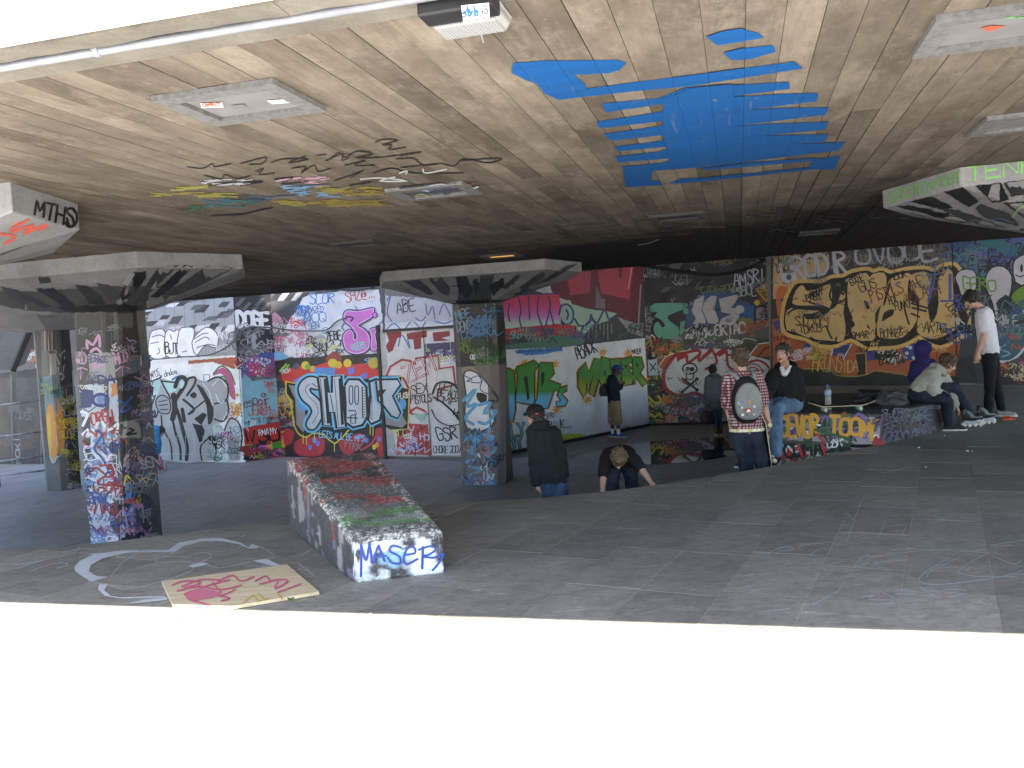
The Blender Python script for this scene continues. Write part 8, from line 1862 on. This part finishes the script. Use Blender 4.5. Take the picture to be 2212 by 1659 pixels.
# 8 man in a blue cap by the white panel
dd = on_z(*kD(1290, 1640), LOW).y
J = jd(kD, dd, head=(1290, 1052), neck=(1272, 1095), sL=(1240, 1130, .17), sR=(1262, 1135, -.17), eL=(1215, 1225, .18), eR=(1245, 1230, -.20), wL=(1320, 1190, .06), wR=(1325, 1195, -.12), hL=(1255, 1330, .09), hR=(1275, 1330, -.09), kL=(1250, 1465, .09), kR=(1295, 1465, -.09), aL=(1250, 1590, .10), aR=(1302, 1580, -.10), fL=(1350, 1165, .04), fR=(1352, 1170, -.08))
J['pL'] = J['pR'] = Vector((0, 0, 1))
for s_ in 'LR': J['a' + s_].z = LOW + .108
r8 = person('man in a blue cap, navy jacket and khaki shorts walking past the white panel', (J['aL'] + J['aR']) / 2 - Vector((0, 0, .1)), J, (.95, -.25, -.12), 1.02, SK_D, fabric('navy_jacket', (0.016, 0.02, 0.04)), .036, 1, 'jacket', fabric('khaki_cotton', (0.26, 0.19, 0.115)), .038, .5, SHB, H_BL, .96, feet={'L': (.9, -.4, 0), 'R': (1, -.2, 0)}, hem=.06)
hc = J['head']; fc_ = Vector((.95, -.25, -.12)).normalized(); sd_ = fc_.cross(Vector((0, 0, 1))).normalized(); up_ = sd_.cross(fc_); BCAP = fabric('blue_cap_cotton', (0.02, 0.05, 0.22))
bm = bmesh.new(); ell(bm, hc + up_ * .064 - fc_ * .01, .097, .110, .078, sd_, fc_, up_); limb(bm, [hc + up_ * .05 + fc_ * .09 - sd_ * .05, hc + up_ * .045 + fc_ * .16, hc + up_ * .05 + fc_ * .09 + sd_ * .05], [.016, .018, .016]); remesh('cap', bm, BCAP, r8, .010, 2)
for s_ in 'LR':
    bm = bmesh.new(); limb(bm, [J['a' + s_] + Vector((0, 0, -.02)), J['a' + s_] + Vector((0, 0, .09))], [.044, .047]); part('sock', bm, M['white'], r8)
p_ = at_depth(*kD(1178, 1240), dd + .05); root = empty('shoulder_bag', p_ - Vector((0, 0, .2))); tag(root, 'black shoulder bag hanging behind the man in the blue cap', 'bag')
blob('bag_body', None, None, (0, 0, .2), (.14, .10, .20), BAGB, 3, .12, parent=root); bm = bmesh.new(); add_tube(bm, catmull([(-.02, -.1, .36), (.06, -.16, .52), (.14, -.12, .62), (.2, .0, .60)], 5), .014, 6); from_bm('strap', bm, BAGB, root, True)
# 9 woman in a grey hooded coat
dd = on_z(*kE(715, 1625), LOW).y
J = jd(kE, dd, head=(662, 1030), neck=(672, 1078), sL=(622, 1115), sR=(735, 1112, .05), eL=(615, 1225, -.04), eR=(745, 1230, .05), wL=(602, 1325, -.06), wR=(735, 1330, .12), hL=(672, 1340), hR=(722, 1340, .03), kL=(690, 1465), kR=(722, 1465, .06), aL=(692, 1575, .0), aR=(735, 1570, .08))
J['pL'], J['pR'] = Vector((1, 0, 0)), Vector((-1, 0, 0))
for s_ in 'LR': J['a' + s_].z = LOW + .108
BOOT = fabric('tan_suede', (0.17, 0.075, 0.03)); COAT = fabric('grey_blue_coat', (0.085, 0.095, 0.11))
r9 = person('woman in a grey hooded coat and tan boots carrying a black bag, seen from behind', (J['aL'] + J['aR']) / 2 - Vector((0, 0, .1)), J, (.15, 1, -.05), .95, SK_D, COAT, .034, 1, 'coat', JEAN, .008, 1, BOOT, H_BL, 1.22, hood='down', hem=.14)
for s_ in 'LR':
    bm = bmesh.new(); limb(bm, [J['a' + s_] + Vector((0, 0, -.03)), J['a' + s_] + Vector((0, 0, .12))], [.058, .062]); part('boot_shaft', bm, BOOT, r9)
p_ = J['wL'] + Vector((0, -.02, -.12)); root = empty('handbag', p_ - Vector((0, 0, .42))); tag(root, 'black handbag carried by the woman in the grey coat', 'bag')
blob('bag_body', None, None, (0, 0, .16), (.165, .08, .20), BAGB, 7, .08, parent=root); bm = bmesh.new(); add_tube(bm, catmull([(-.09, 0, .30), (-.04, 0, .42), (.04, 0, .42), (.09, 0, .30)], 5), .010, 6); from_bm('handle', bm, BAGB, root, True)
# 10 person in blue bending, far left
dd = on_z(*k9(130, 1655), LOW).y
J = jd(k9, dd, head=(205, 1300), neck=(180, 1285), sL=(160, 1280, -.14), sR=(165, 1285, .14), eL=(172, 1390, -.16), eR=(185, 1390, .14), wL=(165, 1470, -.12), wR=(185, 1480, .12), hL=(95, 1385, -.08), hR=(105, 1385, .08), kL=(125, 1510, -.09), kR=(140, 1510, .09), aL=(105, 1620, -.09), aR=(130, 1625, .09))
J['pL'] = J['pR'] = Vector((0, 0, -1))
for s_ in 'LR': J['a' + s_].z = LOW + .108
person('person in a bright blue sweater bending forward next to the silver wall', (J['aL'] + J['aR']) / 2 - Vector((0, 0, .1)), J, (.75, -.1, -.65), 1.0, SK_L, fabric('bright_blue_fleece', (0.08, 0.30, 0.62)), .036, 1, 'sweater', JEAN, .026, 1, SHW, H_BR, 1.0, up=(.5, 0, .8), feet={'L': (1, 0, 0), 'R': (1, .1, 0)}, hem=.02)
